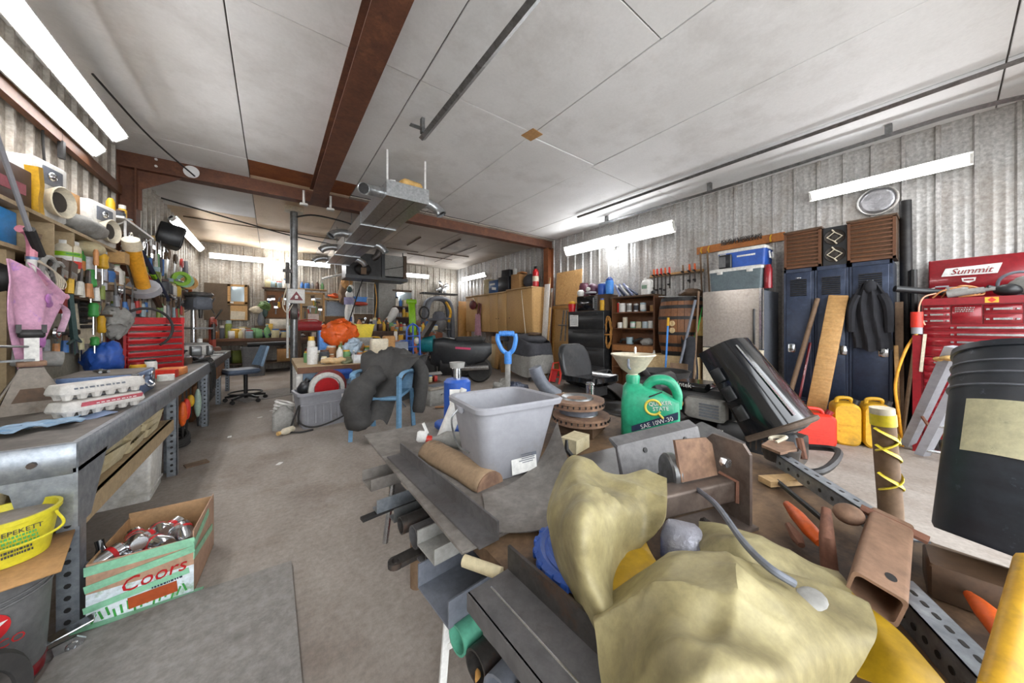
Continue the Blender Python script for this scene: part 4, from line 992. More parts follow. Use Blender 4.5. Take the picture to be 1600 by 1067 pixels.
# beer carton
t = thing('beer_carton', 'torn beer carton patched with green tape on the floor', 'carton', (-.42, 1.95, 0), -4)
W, D, Hc = .30, .36, .235
cm = mat('carton_art', 'dfe4e8', 'c4d0d6', .7, 0, scale=14, c3='8fa98f', s3=9, t3=(.5, .6))
w_ = part(t, 'front_panel', cm, bx(-W/2, -.004, 0, W/2, 0, .12)); part(t, 'torn_board', 'b58f75', bx(-W/2, -.003, .12, W/2, 0, Hc))
part(t, 'right_panel', 'b58f75', bx(W/2-.004, 0, 0, W/2, D, Hc+.03)); part(t, 'rear_panel', 'b08a62', bx(-W/2, D-.004, 0, W/2, D, Hc+.02)); part(t, 'left_panel', 'b08a62', bx(-W/2, 0, 0, -W/2+.004, D, Hc)); part(t, 'bottom', 'card', bx(-W/2, 0, 0, W/2, D, .004))
tp = mat('green_tape', '8fc7a4', '7fb894', .5, 0, scale=20)
part(t, 'tape', tp, box((0, -.006, Hc-.02), (W+.008, .003, .035), (0, -2, 0))); part(t, 'tape', tp, box((0, -.006, .165), (W+.01, .003, .028), (0, -9, 0))); part(t, 'tape', tp, box((-.01, -.0055, .082), (W*.98, .003, .024), (0, -8, 0))); part(t, 'tape', tp, box((0, -.012, .004), (W+.06, .05, .003), (0, 0, -2))); part(t, 'tape', tp, box((W/2+.003, D*.4, Hc*.6), (.003, D*.9, .03), (-8, 0, 0))); part(t, 'tape', tp, box((W/2+.003, D*.3, Hc*.93), (.003, D*.7, .03), (6, 0, 0)))
text(t, 'Coors', .075, 'red_bright', (.03, -.0075, .122), (90, -7, 0), shear=.3)
marks(t, 'navy', (.07, -.0085, .080), (90, -7, 0), 1, .09, .012, 3, 'small_print')
part(t, 'brown_print', 'a8481a', box((.03, -.006, .045), (.14, .002, .045), (0, -5, 0)))
part(t, 'grass_print', 'green', *[box((-.13+.018*k, -.0055, .02+.008*(k % 3)), (.006, .002, .035), (0, 20-(k*37 % 40), 0)) for k in range(15)])
c0 = thing('beer_can', 'empty silver beer can in the taped carton', 'can', (-.42, 2.1, .1), 0, 'empty cans in the carton')
part(c0, 'body', 'chrome', lathe([(.024, 0), (.032, .008), (.033, .1), (.027, .118), (.026, .12)], n=14)); part(c0, 'lid', 'steel', lathe([(.026, .119), (.022, .117), (.001, .117)], n=14)); part(c0, 'print', 'red_bright', lathe([(.0334, .03), (.0334, .045)], n=14))
c0.location = (-.50, 2.10, .16); c0.rotation_euler = (R(80), 0, R(30))
g = random.Random(4)
for k in range(21):
    i, j, l = k % 3, (k // 3) % 4, k // 12
    dup(c0, (-.50+.08*i+g.uniform(-.012, .012), 2.08+.058*j+g.uniform(-.008, .008), .145+.062*l+g.uniform(-.008, .012)), rot=(g.uniform(75, 105), g.uniform(-10, 10), g.choice((-40, 20, 35, 150, 200))+g.uniform(-12, 12)))
solo('dark_bottle', 'dark brown bottle neck poking out of the beer carton', 'bottle', 'black_gloss', lathe([(.03, 0), (.03, .1), (.013, .15), (.014, .18), (.001, .18)], n=12), loc=(-.53, 2.02, .10), rot=(-20, -14, 0))
# rubber mat, tyre, bracket
solo('rubber_mat', 'grey rubber floor mat beside the beer carton', 'mat', 'mat_grey', xf(prism([(-.60, .55), (.08, .55), (.075, 1.89), (-.29, 1.915), (-.60, 1.9)], .012, 'xy', .007)))
solo('cable_mat', 'brown grit strip along the mat edge on concrete', 'dirt', mat('dirt', '8b6a50', '7d5c44', .95, 0, scale=9), jit(prism([(-.62, 1.62), (-.56, 1.9), (-.28, 1.93), (-.28, 1.905), (-.55, 1.87), (-.59, 1.62)], .004, 'xy', .003), .004, 2))
t = thing('cartwheel', 'old rubber wheel leaning at the near end of the bench', 'wheel', (-.655, 1.50, .14), rot=(80, 0, 62))
t.scale = (.82, .82, .82)
part(t, 'tyre', 'black_rubber', lathe([(.11, -.05), (.15, -.055), (.168, -.03), (.17, 0), (.168, .03), (.15, .055), (.11, .05), (.105, 0)], n=32)); part(t, 'rim', 'steel_dark', lathe([(.108, -.04), (.09, -.03), (.085, .0), (.09, .03), (.108, .04), (.112, 0)], n=32)); part(t, 'hub', 'steel_dark', lathe([(.035, -.05), (.035, .05), (.001, .05)], n=16), *[box((.06*math.cos(a), .06*math.sin(a), 0), (.07, .03, .02), (0, 0, math.degrees(a))) for a in (0, 2.09, 4.19)])
t = thing('hinge_bracket', 'bright steel hinge bracket lying by the bench leg', 'bracket', (-.60, 1.86, .03), 12)
part(t, 'plate', 'chrome', box((0, 0, .03), (.16, .05, .008), (0, -12, 0), .003)); part(t, 'lever', 'chrome', prism([(-.06, -.03), (.05, -.02), (.06, .0), (.04, .02), (-.05, .01)], .008, 'xz', -.03), ring((.03, -.035, -.008), .012, .004, 12, 6, (90, 0, 0)))
# floor litter
solo('scrap_board', 'small flat offcut lying on the floor by the bench leg', 'offcut', 'old_wood', box((0, 0, .006), (.14, .09, .01)), loc=(-.5, 3.7, 0), rz=20)
# ---- on the bench
def egg_carton(label, loc, rz, band):
    t = thing('egg_carton', label, 'egg carton', loc, rz, 'egg cartons on the bench')
    P = [loft([[(x, y, z) for x, y in rr(.31*k, .105*k, .015)] for z, k in ((.025, 1), (.035, 1.03))])]
    for i in range(6):
        for j in range(2): P.append(lathe([(.014, 0), (.024, .034)], (-.125+.05*i, -.025+.05*j, 0), 8))
    part(t, 'tray', 'pulp', *P)
    l = part(t, 'lid', 'pulp', loft([[(x, y, z) for x, y in rr(.32*k, .11*q, .016)] for z, k, q in ((.034, 1, 1), (.052, .98, .95), (.072, .94, .82), (.074, .90, .75))]))
    if band: part(l, 'label_strip', 'c9606a', box((.02, -.0545, .053), (.24, .003, .026), (20, 0, 0)), label='pink-red printed strip'); marks(l, 'white_paint', (.03, -.0565, .054), (70, 0, 0), 1, .16, .012, 5, 'white_print')
    else: marks(l, 'hose_grey', (-.02, -.0545, .054), (70, 0, 0), 1, .2, .014, 9, 'grey_print')
    return t
egg_carton('grey egg carton with a pink label, lower of two on the bench', (-.70, 2.55, .718), 50, True)
egg_carton('plain grey egg carton lying on the pink labelled one', (-.705, 2.57, .796), 47, False)
t = thing('jack_stand', 'grey steel jack stand on the near end of the bench', 'jack stand', (-1.0, 2.83, .71), 20)
t.scale = (.82, .82, .86)
def plate(a):
    p = prism([(-.15, 0), (.15, 0), (.11, .04), (.045, .28), (-.045, .28), (-.11, .04)], .008, 'xz', 0)
    return xf(xf(p, (0, 0, 0), (-24, 0, 0)), (.15*math.sin(a), -.15*math.cos(a), 0), (0, 0, math.degrees(a)))
for k in range(4): pl = part(t, 'side_plate', mat('dusty_steel', '8c8379', '7b7166', .7, .2, c3='6a5a4c', s3=6), plate(k*PI/2)); part(pl, 'window', 'dark_wood', xf(xf(prism([(-.07, .07), (.07, .07), (.04, .15), (-.04, .15)], .010, 'xz', -.001), (0, 0, 0), (-24, 0, 0)), (.15*math.sin(k*PI/2), -.15*math.cos(k*PI/2), 0), (0, 0, 90*k)))
part(t, 'collar', 'rust_light', box((0, 0, .28), (.11, .11, .03), None, .006)); part(t, 'post', 'white_plastic', box((0, 0, .36), (.055, .06, .15))); part(t, 'saddle', 'black_iron', box((0, 0, .46), (.1, .06, .05), None, .01), box((-.045, 0, .49), (.02, .06, .05)), box((.045, 0, .49), (.02, .06, .05)))
part(t, 'lever', 'steel', box((-.06, -.06, .305), (.14, .03, .012), (0, 0, 20)))
t = thing('metal_toolbox', 'blue grey metal toolbox with a dusty lid on the bench', 'toolbox', (-.82, 3.12, .71), 2)
part(t, 'body', 'blue_tool', box((0, 0, .05), (.32, .42, .10), None, .006)); part(t, 'lid', 'blue_tool', box((0, 0, .122), (.325, .425, .042), None, .008)); part(t, 'lid_top', 'bench_top', box((0, 0, .1445), (.30, .40, .004)))
for y in (-.12, .12): part(t, 'latch', 'chrome', box((.166, y, .10), (.012, .04, .06), None, .004))
part(t, 'handle', 'chrome', tube(spline([(.165, -.06, .07), (.185, -.05, .045), (.185, .05, .045), (.165, .06, .07)]), .007, 6))
for a in (-1, 1):
    for b in (-1, 1): part(t, 'corner_cap', 'steel', box((.15*a, .2*b, .075), (.03, .03, .14), None, .004))
solo('tin_snips', 'small steel pliers lying on the blue grey toolbox', 'pliers', 'steel', tube([(-.8, 3.05, .868), (-.85, 3.12, .866), (-.9, 3.2, .864)], [.008, .014, .006], 6), tube([(-.83, 3.04, .866), (-.85, 3.12, .868), (-.87, 3.21, .864)], [.008, .014, .006], 6))
solo('blue_rag', 'torn light blue shop rag on the bench corner', 'rag', '86a3bd', surf(lambda u, v: ((u-.5)*.26+.02*math.sin(v*11), (v-.5)*.12+.02*math.sin(u*13), .012+.016*abs(math.sin(u*9+v*7))), 16, 8, .003), loc=(-.82, 2.27, .712), rz=25)
solo('newspaper', 'blue tinted paper scrap poking out under the egg cartons', 'paper', '7d93b5', surf(lambda u, v: ((u-.5)*.2, (v-.5)*.1, .004+.006*math.sin(u*8)), 8, 4, .002), loc=(-.72, 2.42, .713), rz=40)
t = carton('orange and tan product box lying on the bench', (-.72, 4.05, .71), (.16, .30, .06), 'e08a45', -6, False)
part(t, 'red_end', 'red_can', box((0, -.12, .031), (.164, .08, .063)))
solo('tape_roll', 'green and white roll of tape beside the orange box', 'tape', 'white_plastic', pipe((0, 0, 0), (0, 0, .045), .05, .02, 18), loc=(-.68, 3.72, .71)); solo('tape_roll_green', 'flat green tin beside the white tape roll', 'tin', 'green', lathe([(.05, 0), (.05, .03), (.001, .03)], n=16), loc=(-.78, 3.68, .71))
t = thing('drawer_toolbox', 'bright red drawer toolbox on the bench', 'toolbox', (-1.0, 4.78, .71), 35)
part(t, 'body', 'red_bright', bx(-.22, -.13, 0, .22, .15, .46)); part(t, 'tray_top', 'red_bright', bx(-.22, -.14, .46, -.19, .15, .52), bx(.19, -.14, .46, .22, .15, .52), bx(-.22, .12, .46, .22, .15, .52))
for k in range(7): d = part(t, 'drawer', 'red_bright', bx(-.20, -.15, .02+.063*k, .20, -.12, .075+.063*k, .004)); part(d, 'pull', 'chrome', box((0, -.155, .064+.063*k), (.38, .012, .014), (18, 0, 0)))
solo('grinder_disc', 'black hose ring hanging over the red drawer toolbox', 'hose', 'black_rubber', tube(arc((0, 0, 0), .19, -60, 190, 20, 'xz'), .012, 8), loc=(-.96, 4.55, 1.12), rz=35)
solo('blue_bag', 'crumpled bright blue plastic bag beside the red toolbox', 'bag', 'blue', jit(elh((0, 0, .15), (.10, .13, .15), 14, 9), .03, 3), loc=(-1.1, 4.1, .71))
for k, (lb, x, y, r, h, m, ld) in enumerate((('yellow labelled jar of screws beside the blue bag', -.92, 4.12, .05, .12, 'yellow_can', 'red_paint'), ('white and grey tin next to the yellow labelled jar', -.88, 4.28, .045, .13, 'white_plastic', 'black_plastic'), ('small steel cup behind the orange box', -.98, 4.33, .035, .1, 'steel', 'black_plastic'))):
    jar('jar', lb, (x, y, .71), r, h, m, ld, 'jar')
solo('clear_bag', 'clear plastic bag of fittings hanging beside green screwdrivers', 'bag', 'cloth_grey', jit(elh((0, 0, 0), (.08, .12, .13), 14, 9), .03, 6), loc=(-1.12, 4.38, 1.18))
solo('carton_pads', 'big tan cardboard pad standing against the wall behind the blue bag', 'cardboard', 'cream', box((0, 0, .16), (.02, .42, .32), (0, -4, 0)), loc=(-1.22, 4.25, 1.0))
# far bench: second bench, chair, machines
t = thing('desk_bench', 'steel topped desk bench continuing past the red toolbox', 'workbench', (0, 0, 0), 0)
part(t, 'top', 'steel', bx(XL+.03, 5.14, .665, -.60, 7.6, .70)); part(t, 'front_rail', 'steel', bx(-.61, 5.14, .59, -.59, 7.6, .70)); part(t, 'drawer_front', 'card_brown', bx(-.615, 5.9, .42, -.595, 6.7, .585))
for y in (5.2, 6.3, 7.5): slot_leg(t, -.60, y, .6); slot_leg(t, -1.36, y, .6)
t = thing('office_chair', 'blue padded office chair with caster base at the desk bench', 'chair', (-.32, 6.35, 0), 20)
part(t, 'seat', '4d5b6e', box((-.06, 0, .46), (.40, .40, .07), None, .03)); part(t, 'backrest', '6f8aa3', surf(lambda u, v: (.16+.10*v+.02*math.sin(u*PI), (u-.5)*.36*(1-.25*v), .52+.30*v), 10, 8, .035)); part(t, 'back_bracket', 'black_iron', tube(spline([(-.05, 0, .42), (.12, 0, .44), (.2, 0, .58)]), .02, 6)); part(t, 'column', 'black_iron', cyl((0, 0, .08), (0, 0, .44), .025)); part(t, 'foot_ring', 'black_iron', ring((0, 0, .13), .2, .012, 24, 8))
for k in range(5):
    a = 2*PI*k/5; b = part(t, 'base_arm', 'black_plastic', tube([(0, 0, .1), (.25*math.cos(a), .25*math.sin(a), .07)], [.025, .016], 6)); part(b, 'caster', 'black_rubber', cyl((.25*math.cos(a), .25*math.sin(a)-.015, .028), (.25*math.cos(a), .25*math.sin(a)+.015, .028), .028, n=12))
t = thing('white_machine', 'white plastic appliance on the desk bench', 'appliance', (-.85, 6.2, .70), 15)
part(t, 'body', 'white_plastic', box((0, 0, .09), (.3, .36, .18), None, .03)); part(t, 'lid', 'cloth_grey', box((0, 0, .19), (.24, .3, .03), None, .01)); part(t, 'knob', 'white_paint', cyl((.05, .05, .2), (.05, .05, .26), .03))
solo('black_tray', 'open black tray tilted on the bench behind the red toolbox', 'tray', 'black_plastic', xf(tub(.3, .3, .14, .006, .7, .7), (0, 0, 0)), loc=(-1.0, 5.35, .72), rz=30)
solo('white_ledge', 'white drawing board lying on the desk bench', 'board', 'white_paint', box((0, 0, .012), (.22, .5, .02)), loc=(-.72, 6.75, .70), rz=4)
solo('foil_tray', 'crumpled bright foil sheet on the desk bench', 'foil', 'foil', jit(surf(lambda u, v: ((u-.5)*.3, (v-.5)*.34, .02+.04*abs(math.sin(u*7+v*5))), 10, 10, .003), .008, 2), loc=(-.82, 5.62, .71))
solo('wire_tangle', 'thin dark wires trailing over the bench front edge', 'wire', 'black_rubber', *[tube(spline([(-.75, 5.2+.1*k, .72), (-.62, 5.25+.09*k, .74), (-.575, 5.22+.1*k, .60), (-.58, 5.2+.12*k, .35)]), .006, 5) for k in range(4)])
for k, (lb, y, z, r, h, m) in enumerate((('round brown tin on the bench by the black tray', 5.12, .71, .05, .07, 'dark_wood'), ('flat red lid on the bench by the foil', 5.35, .71, .07, .02, 'red_can'), ('tan wooden block clock on the bench', 5.0, .71, .05, .2, 'ply'))):
    solo('tin', lb, 'tin', m, lathe([(r, 0), (r, h), (.001, h)], n=14), loc=(-.78-.05*k, y+.02, z))
# stool and boxes hanging things below the bench
for k, (lb, y, m, L) in enumerate((('orange handled trowel hanging under the bench', 4.0, 'orange', .22), ('yellow tape measure hanging under the bench', 4.35, 'yellow_can', .12), ('red handled cutter hanging under the bench', 4.16, 'red_can', .2), ('dull green strap hanging under the bench', 4.72, '9fb4a4', .3))):
    t = thing('hanging_tool', lb, 'tool', (-.63, y, .58), 0)
    part(t, 'cord', 'black_rubber', cyl((0, 0, 0), (0, 0, -.1), .006, n=6)); part(t, 'grip', m, ell((0, 0, -.1-L/2), (.03, .035, L/2))); part(t, 'tip', 'black_iron', cyl((0, 0, -.1-L), (0, .01, -.2-L), .012, .005, 7))
solo('hose_bundle', 'dark hose bundle lying on the floor under the bench', 'hose', 'black_rubber', *[ring((-.8, 4.3, .05+.03*k), .16, .02, 18, 6, (6*k, 4, 0)) for k in range(3)])
carton('dark red crate under the bench behind the white bin', (-.95, 3.9, 0), (.4, .5, .36), '5a3a34')
carton('brown carton under the desk bench', (-.95, 5.6, 0), (.4, .5, .4), 'card_brown')
carton('grey crate under the desk bench by the back legs', (-.95, 6.9, 0), (.4, .6, .4), '55565a')
# ---- wall shelf with pigeonholes
t = thing('cubby_shelf', 'pale wooden pigeonhole shelf on the left wall', 'shelf', (0, 0, 0), 0)
part(t, 'board', 'shelf_wood', bx(XL+.03, 2.2, 1.79, -1.10, 4.45, 1.812)); part(t, 'board', 'shelf_wood', bx(XL+.03, 2.2, 1.555, -1.10, 3.62, 1.577)); part(t, 'back', 'shelf_wood', bx(XL+.024, 2.2, 1.1, XL+.03, 4.4, 1.8))
for y in (2.6, 3.09, 3.36, 3.62): part(t, 'divider', 'shelf_wood', bx(XL+.03, y-.01, 1.577, -1.105, y+.01, 1.79))
part(t, 'post', 'shelf_wood', bx(-1.2, 3.0, .71, -1.14, 3.07, 1.56)); part(t, 'post', 'shelf_wood', bx(-1.2, 4.3, .71, -1.16, 4.35, 1.8))
# below it: panels the tools hang on
solo('hang_board', 'dark green hardboard sheet behind the pink umbrella', 'board', mat('green_board', '4a4a3f', '55544a', .8), bx(XL+.05, 2.6, .715, XL+.2, 3.5, 1.3))
solo('hang_board_grey', 'grey hardboard panel carrying screwdrivers and chisel rack', 'board', mat('grey_board', '8b8577', '7c7668', .8, c3='6b665a', s3=4), bx(-1.30, 3.42, .715, -1.24, 4.15, 1.47))
# white speakers etc on top board
def white_speaker(label, y, w, h):
    t = thing('bookshelf_speaker', label, 'speaker', (-1.25, y, 1.815), -12, 'white speakers')
    part(t, 'cabinet', 'white_plastic', box((0, 0, h/2), (.26, w, h), None, .012))
    part(t, 'port_horn', 'cream', lathe([(.075, -.01), (.10, .05), (.095, .055), (.06, .0), (.001, -.02)], (.132, 0, .12), 20, r=(0, 90, 0)))
    part(t, 'woofer', 'speaker_cone', lathe([(.062, .015), (.03, .0), (.001, .006)], (.145, 0, .12), 20, r=(0, 90, 0)))
    part(t, 'tweeter_plate', 'hose_grey', box((.134, 0, h-.09), (.008, w*.6, .11), None, .01)); part(t, 'tweeter', 'chrome', ell((.142, -.02, h-.09), (.02, .028, .028)))
    return t
white_speaker('white bookshelf speaker beside the yellow level, nearer one', 3.42, .24, .36)
white_speaker('white bookshelf speaker at the far end of the top board', 4.22, .30, .34)
solo('wood_block', 'tan chipboard box standing between the two white speakers', 'box', 'card', box((0, 0, .16), (.2, .30, .32), None, .004), loc=(-1.30, 3.82, 1.815), rz=-10)
carton('orange-brown carton at the near end of the top board', (-1.28, 2.78, 1.815), (.26, .5, .30), 'card_brown', 4)
t = carton('dark brown picture box leaning on the top board', (-1.2, 2.9, 1.815), (.1, .56, .22), '4f3a30', -6, False); part(t, 'pink_print', 'a35a63', box((.052, .06, .1), (.004, .34, .06)))
solo('yellow_level', 'curved yellow plastic handle piece beside the white speaker', 'handle', 'yellow_can', xf(prism([(-.04, 0), (.02, 0), (.0, .08), (.02, .18), (0, .28), (-.05, .27), (-.03, .16), (-.05, .08)], .05, 'yz')), loc=(-1.13, 3.24, 1.813))
solo('bag_clear', 'clear plastic bag of parts on the top board before the speaker', 'bag', 'cloth_grey', jit(elh((0, 0, .07), (.09, .3, .07), 14, 8), .014, 4), loc=(-1.14, 3.85, 1.813))
solo('yellow_can_small', 'small yellow bottle at the far end of the top board', 'bottle', 'yellow_can', lathe([(.03, 0), (.03, .12), (.015, .16), (.001, .16)], n=12), loc=(-1.2, 4.62, 2.165))
solo('tan_block', 'tan wooden block under the far white speaker', 'block', 'ply', box((0, 0, .05), (.1, .12, .1)), loc=(-1.1, 4.42, 1.70))
t = thing('silver_pole', 'silver pole with black grip leaning across the shelf front', 'pole', (0, 0, 0), 0); part(t, 'tube', 'grey_plastic', tube([(-0.95, 2.425, 1.978), (-1.02, 2.866, 1.646)], .010, 8)); part(t, 'rubber_grip', 'black_rubber', tube([(-1.02, 2.866, 1.653), (-1.05, 3.053, 1.547)], .02, 8))
carton('blue printed tool packaging box in the pigeonhole', (-1.2, 2.98, 1.578), (.14, .16, .19), '2f87c9', 0, False)
carton('dark grey file box beside the blue packaging in the pigeonhole', (-1.22, 3.06, 1.578), (.16, .05, .18), '55555f', 0, False)
solo('folded_felt', 'grey folded felt pad in the pigeonhole under the speaker', 'pad', 'cloth_grey', box((0, 0, .02), (.2, .2, .03), (0, 0, 8), .01), loc=(-1.25, 3.22, 1.6))
for k in range(3): solo('short_stick', 'short wooden offcut in the pigeonhole, %s of three' % ('lowest', 'middle', 'topmost')[k], 'offcut', 'old_wood', box((0, 0, 0), (.22, .03, .015), (0, 12*k-8, 10*k)), loc=(-1.22, 3.2+.02*k, 1.64+.04*k), group='offcuts in the pigeonhole')
# bracket shelf with bottles
solo('bottle_shelf', 'dark metal bin shelf under the pigeonholes holding bottles', 'shelf', 'dark_wood', bx(-1.395, 3.42, 1.34, -1.12, 4.2, 1.50), bx(-1.395, 3.42, 1.50, -1.10, 4.2, 1.515))
t = jar('spray_jug', 'translucent bottle with red and green label on the bin shelf', (-1.15, 3.66, 1.515), .065, .22, 'cream', 'white_plastic', 'bottle', 'white_plastic'); part(t, 'red_label', 'red_can', lathe([(.0665, .03), (.0665, .08)], n=16)); part(t, 'green_label', 'lime', lathe([(.0667, .11), (.0667, .14)], n=16)); marks(t, 'green', (.044, -.052, .126), (90, 0, 40), 1, .06, .02, 3)
t = jar('green_tub', 'green and orange labelled tub beside the translucent bottle', (-1.18, 3.86, 1.515), .055, .19, 'green', 'green', 'tub', 'e08a45')
carton('tall white box next to the green tub', (-1.2, 4.04, 1.44), (.12, .14, .34), 'e4e4e6', 0, False)
carton('slim white and black box beside the tall white box', (-1.15, 4.15, 1.44), (.1, .05, .32), 'c9ccd2', 0, False)
solo('brown_speaker', 'tan padded earmuffs under the top board', 'earmuffs', 'paper', ell((0, 0, 0), (.09, .11, .06)), loc=(-1.14, 3.95, 1.74))
# ---- tools: generic makers
def screwdriver_at(label, p, m, L=.14, tilt=0, hl=.1, hr=.018):
    o = thing('screwdriver', label, 'screwdriver', p, group='screwdrivers on the grey panel', rot=(tilt, 0, 0))
    part(o, 'handle', m, lathe([(hr*.7, 0), (hr, .012), (hr*.85, hl*.5), (hr, hl*.8), (hr*.6, hl)], n=10)); part(o, 'shaft', 'chrome', cyl((0, 0, 0), (0, 0, -L), .006, n=7))
screwdriver_at('fat yellow handled screwdriver hanging under the white box', (-1.08, 3.996, 1.597), 'yellow_can', 0.12, 0, 0.12, 0.035)
screwdriver_at('green handled screwdriver beside the chisel rack, uppermost', (-1.1, 3.863, 1.441), 'green', 0.12, 0, 0.13, 0.032)
screwdriver_at('green handled screwdriver at mid height on the grey panel', (-1.12, 3.978, 1.215), 'green', 0.14, 0, 0.11, 0.03)
screwdriver_at('green handled screwdriver lowest on the grey panel', (-1.12, 4, 0.989), 'green', 0.1, 0, 0.07, 0.026)
screwdriver_at('yellow handled nut driver beside the lower green screwdrivers', (-1.12, 4.131, 1.087), 'yellow_can', 0.3, 4, 0.14, 0.026)
screwdriver_at('red handled screwdriver hanging left of the chisel rack', (-1.12, 3.508, 1.227), '7a1a14', 0.1, 0, 0.14, 0.026)
screwdriver_at('slim orange screwdriver beside the fat yellow one', (-1.06, 3.808, 1.597), 'c98a55', 0.1, 0, 0.12, 0.016)
# umbrella
t = thing('umbrella', 'folded pink spotted umbrella hanging by its hook handle', 'umbrella', (-1.10, 2.97, .90), 0)
UO = [(-.06, 0), (.02, 0), (.10, .14), (.20, .27), (.45, .44), (.34, .50), (.20, .55), (.13, .57), (.09, .52), (.05, .57), (.0, .57), (-.06, .52), (-.16, .38), (-.12, .18)]
def umb(u, v):
    z = .57*v
    lo = -.06-.12*math.sin(min(1, v*1.2)*PI*.75); hi = .02+(.43*(v/.77)**1.35 if v < .77 else .43-(v-.77)/.23*.34)
    y = lo+(hi-lo)*u
    return (.03+.05*math.sin(u*PI)*(1-.4*v)+.016*math.sin(u*15+v*3), y, z+.02*math.sin(u*15)*v)
part(t, 'canopy', 'pink', surf(umb, 40, 22, .005))
for k, (u_, v_, a, b) in enumerate(((.42, .70, .03, .028), (.62, .66, .045, .026), (.45, .28, .03, .035), (.55, .84, .045, .02), (.85, .75, .03, .018))):
    p_ = umb(u_, v_); part(t, 'spot', 'c27cc0' if k < 3 else 'd99ab0', ell((p_[0]+.004, p_[1], p_[2]), (.007, a, b), 14, 6))
part(t, 'strap', 'd9b3c6', tube(spline([(.06, .24, .38), (.07, .31, .33), (.06, .27, .21)]), .016, 6, flat=.2))
part(t, 'ferrule', 'd98a9a', cyl((.04, -.02, .0), (.04, -.02, -.05), .010)); part(t, 'shaft', 'white_plastic', cyl((.04, .02, .54), (.04, .03, .62), .018)); part(t, 'band', 'blue_tool', cyl((.04, .03, .61), (.04, .03, .625), .021))
part(t, 'handle', 'd98a9a', tube(spline([(.04, .03, .62), (.04, .03, .70), (.04, .0, .75), (.03, -.05, .76)]), .02, 8))
# chisel rack, square, clamps, wires
t = thing('chisel_rack', 'black notched chisel rack on the grey panel', 'rack', (-1.22, 4.125, 1.319), 0)
part(t, 'back', 'black_plastic', box((0, 0, 0), (.02, .14, .42)))
for k in range(9): part(t, 'slot_bar', 'black_rubber', box((.02, 0, -.18+.045*k), (.035, .14, .026), None, .005))
t = thing('roof_square', 'dark green steel angle finder hanging below the clamps', 'square', (-1.1, 3.571, 1.185), 0)
part(t, 'blade', mat('dkgreen', '3f5552', '364a47', .5, .3), tube([(0, -.07, .33), (0, .04, -.14)], .018, 4, flat=.4)); part(t, 'base', 'dkgreen', tube([(0, -.05, -.16), (0, .04, -.135), (0, .13, -.155)], .009, 5), tube([(0, .02, -.08), (0, .13, -.15)], .006, 5), cyl((0, .04, -.14), (0, .045, -.24), .005, n=6))
for k, (lb, p, s) in enumerate((('large grey C-clamp hanging under the pigeonhole shelf', (-1.08, 3.241, 1.472), .09), ('small grey C-clamp beside the larger one', (-1.08, 3.344, 1.473), .07), ('grey C-clamp on the shelf edge near the umbrella', (-1.1, 3.218, 1.505), .06))):
    c = thing('c_clamp', lb, 'clamp', p, group='C-clamps under the shelf', rot=(20*k-20, 0, 0))
    part(c, 'frame', 'cloth_grey', tube(arc((0, 0, 0), s, 50, 310, 12, 'yz'), .013, 6)); part(c, 'screw', 'steel', cyl((0, s*.3, -s*1.3), (0, s*.5, s*.1), .008, n=7)); part(c, 'tommy_bar', 'steel', cyl((0, s*.05, -s*1.3), (0, s*.6, -s*1.25), .005, n=6))
solo('wire_coil', 'loose coil of bare wire hanging under the pigeonhole shelf', 'wire', 'cream', *[tube(spline([(-1.07, 3.02+.02*k, 1.52), (-1.06, 3.22+.03*k, 1.48-.01*k), (-1.07, 3.28+.02*k, 1.38), (-1.08, 3.15, 1.34+.015*k)]), .004, 5) for k in range(5)])
solo('dark_motor', 'dark round motor housing behind the umbrella handle', 'motor', 'black_iron', lathe([(.09, 0), (.1, .03), (.1, .16), (.07, .2), (.001, .2)], n=18), loc=(-1.30, 3.06, 1.36), rot=(0, 70, 0))
solo('bench_grinder', 'dark pipe elbow hanging behind the C-clamps', 'pipe', 'dark_wood', pipe((-1.2, 3.35, 1.42), (-1.1, 3.42, 1.40), .07, .012, 16))
solo('silver_rod', 'thin steel rod lying across the umbrella tip', 'rod', 'steel', cyl((-0.98, 2.514, 1.056), (-1.02, 2.996, 1.029), .006, n=7))
solo('short_pipe', 'short grey pipe offcut below the umbrella on the post', 'pipe', 'cloth_grey', pipe((-1.15, 3.05, .97), (-1.0, 3.13, .95), .045, .006, 14))
solo('lime_bottle', 'lime green bottle lying at the left end of the bench', 'bottle', 'lime', lathe([(.04, 0), (.06, .05), (.055, .2), (.02, .26), (.001, .26)], n=14), loc=(-1.18, 2.62, .78), rot=(70, 0, -30))
solo('tan_board_end', 'tan board standing at the back of the bench by the post', 'board', 'card', box((0, 0, .13), (.02, .16, .26)), loc=(-1.1, 3.2, .715), rz=20)
# small wall shelves past the cubby
for lb, y0, y1, z, m in (('white bracket shelf high on the left wall', 4.55, 5.48, 2.14, 'white_paint'), ('narrow shelf of glue boxes on the left wall', 4.3, 5.2, 1.50, 'shelf_wood'), ('dark shelf of dusty parts above the red toolbox', 4.25, 5.3, 1.22, 'dark_wood'), ('long grey shelf of tools near the drill press', 5.6, 8.6, 1.55, 'old_wood')):
    t = thing('bracket_shelf', lb, 'shelf', (0, 0, 0), 0)
    part(t, 'board', m, bx(XL+.03, y0, z, -1.10, y1, z+.02))
    for y in (y0+.1, y1-.02): part(t, 'bracket', 'white_paint' if m == 'white_paint' else 'steel_dark', bx(-1.125, y-.008, z-.22, -1.11, y+.008, z), tube([(XL+.04, y, z-.2), (-1.12, y, z-.01)], .007, 5))
g = random.Random(21)
pal = ['e0b23a', 'd9d4c8', 'b8322a', '3a6fb0', '7c8a3a', '8a8a8e', 'c98a55', 'e8e4da', '45474c', '6f9f6a', 'a9764a', '9fb4bb', 'cfc59a', '5a3f30']
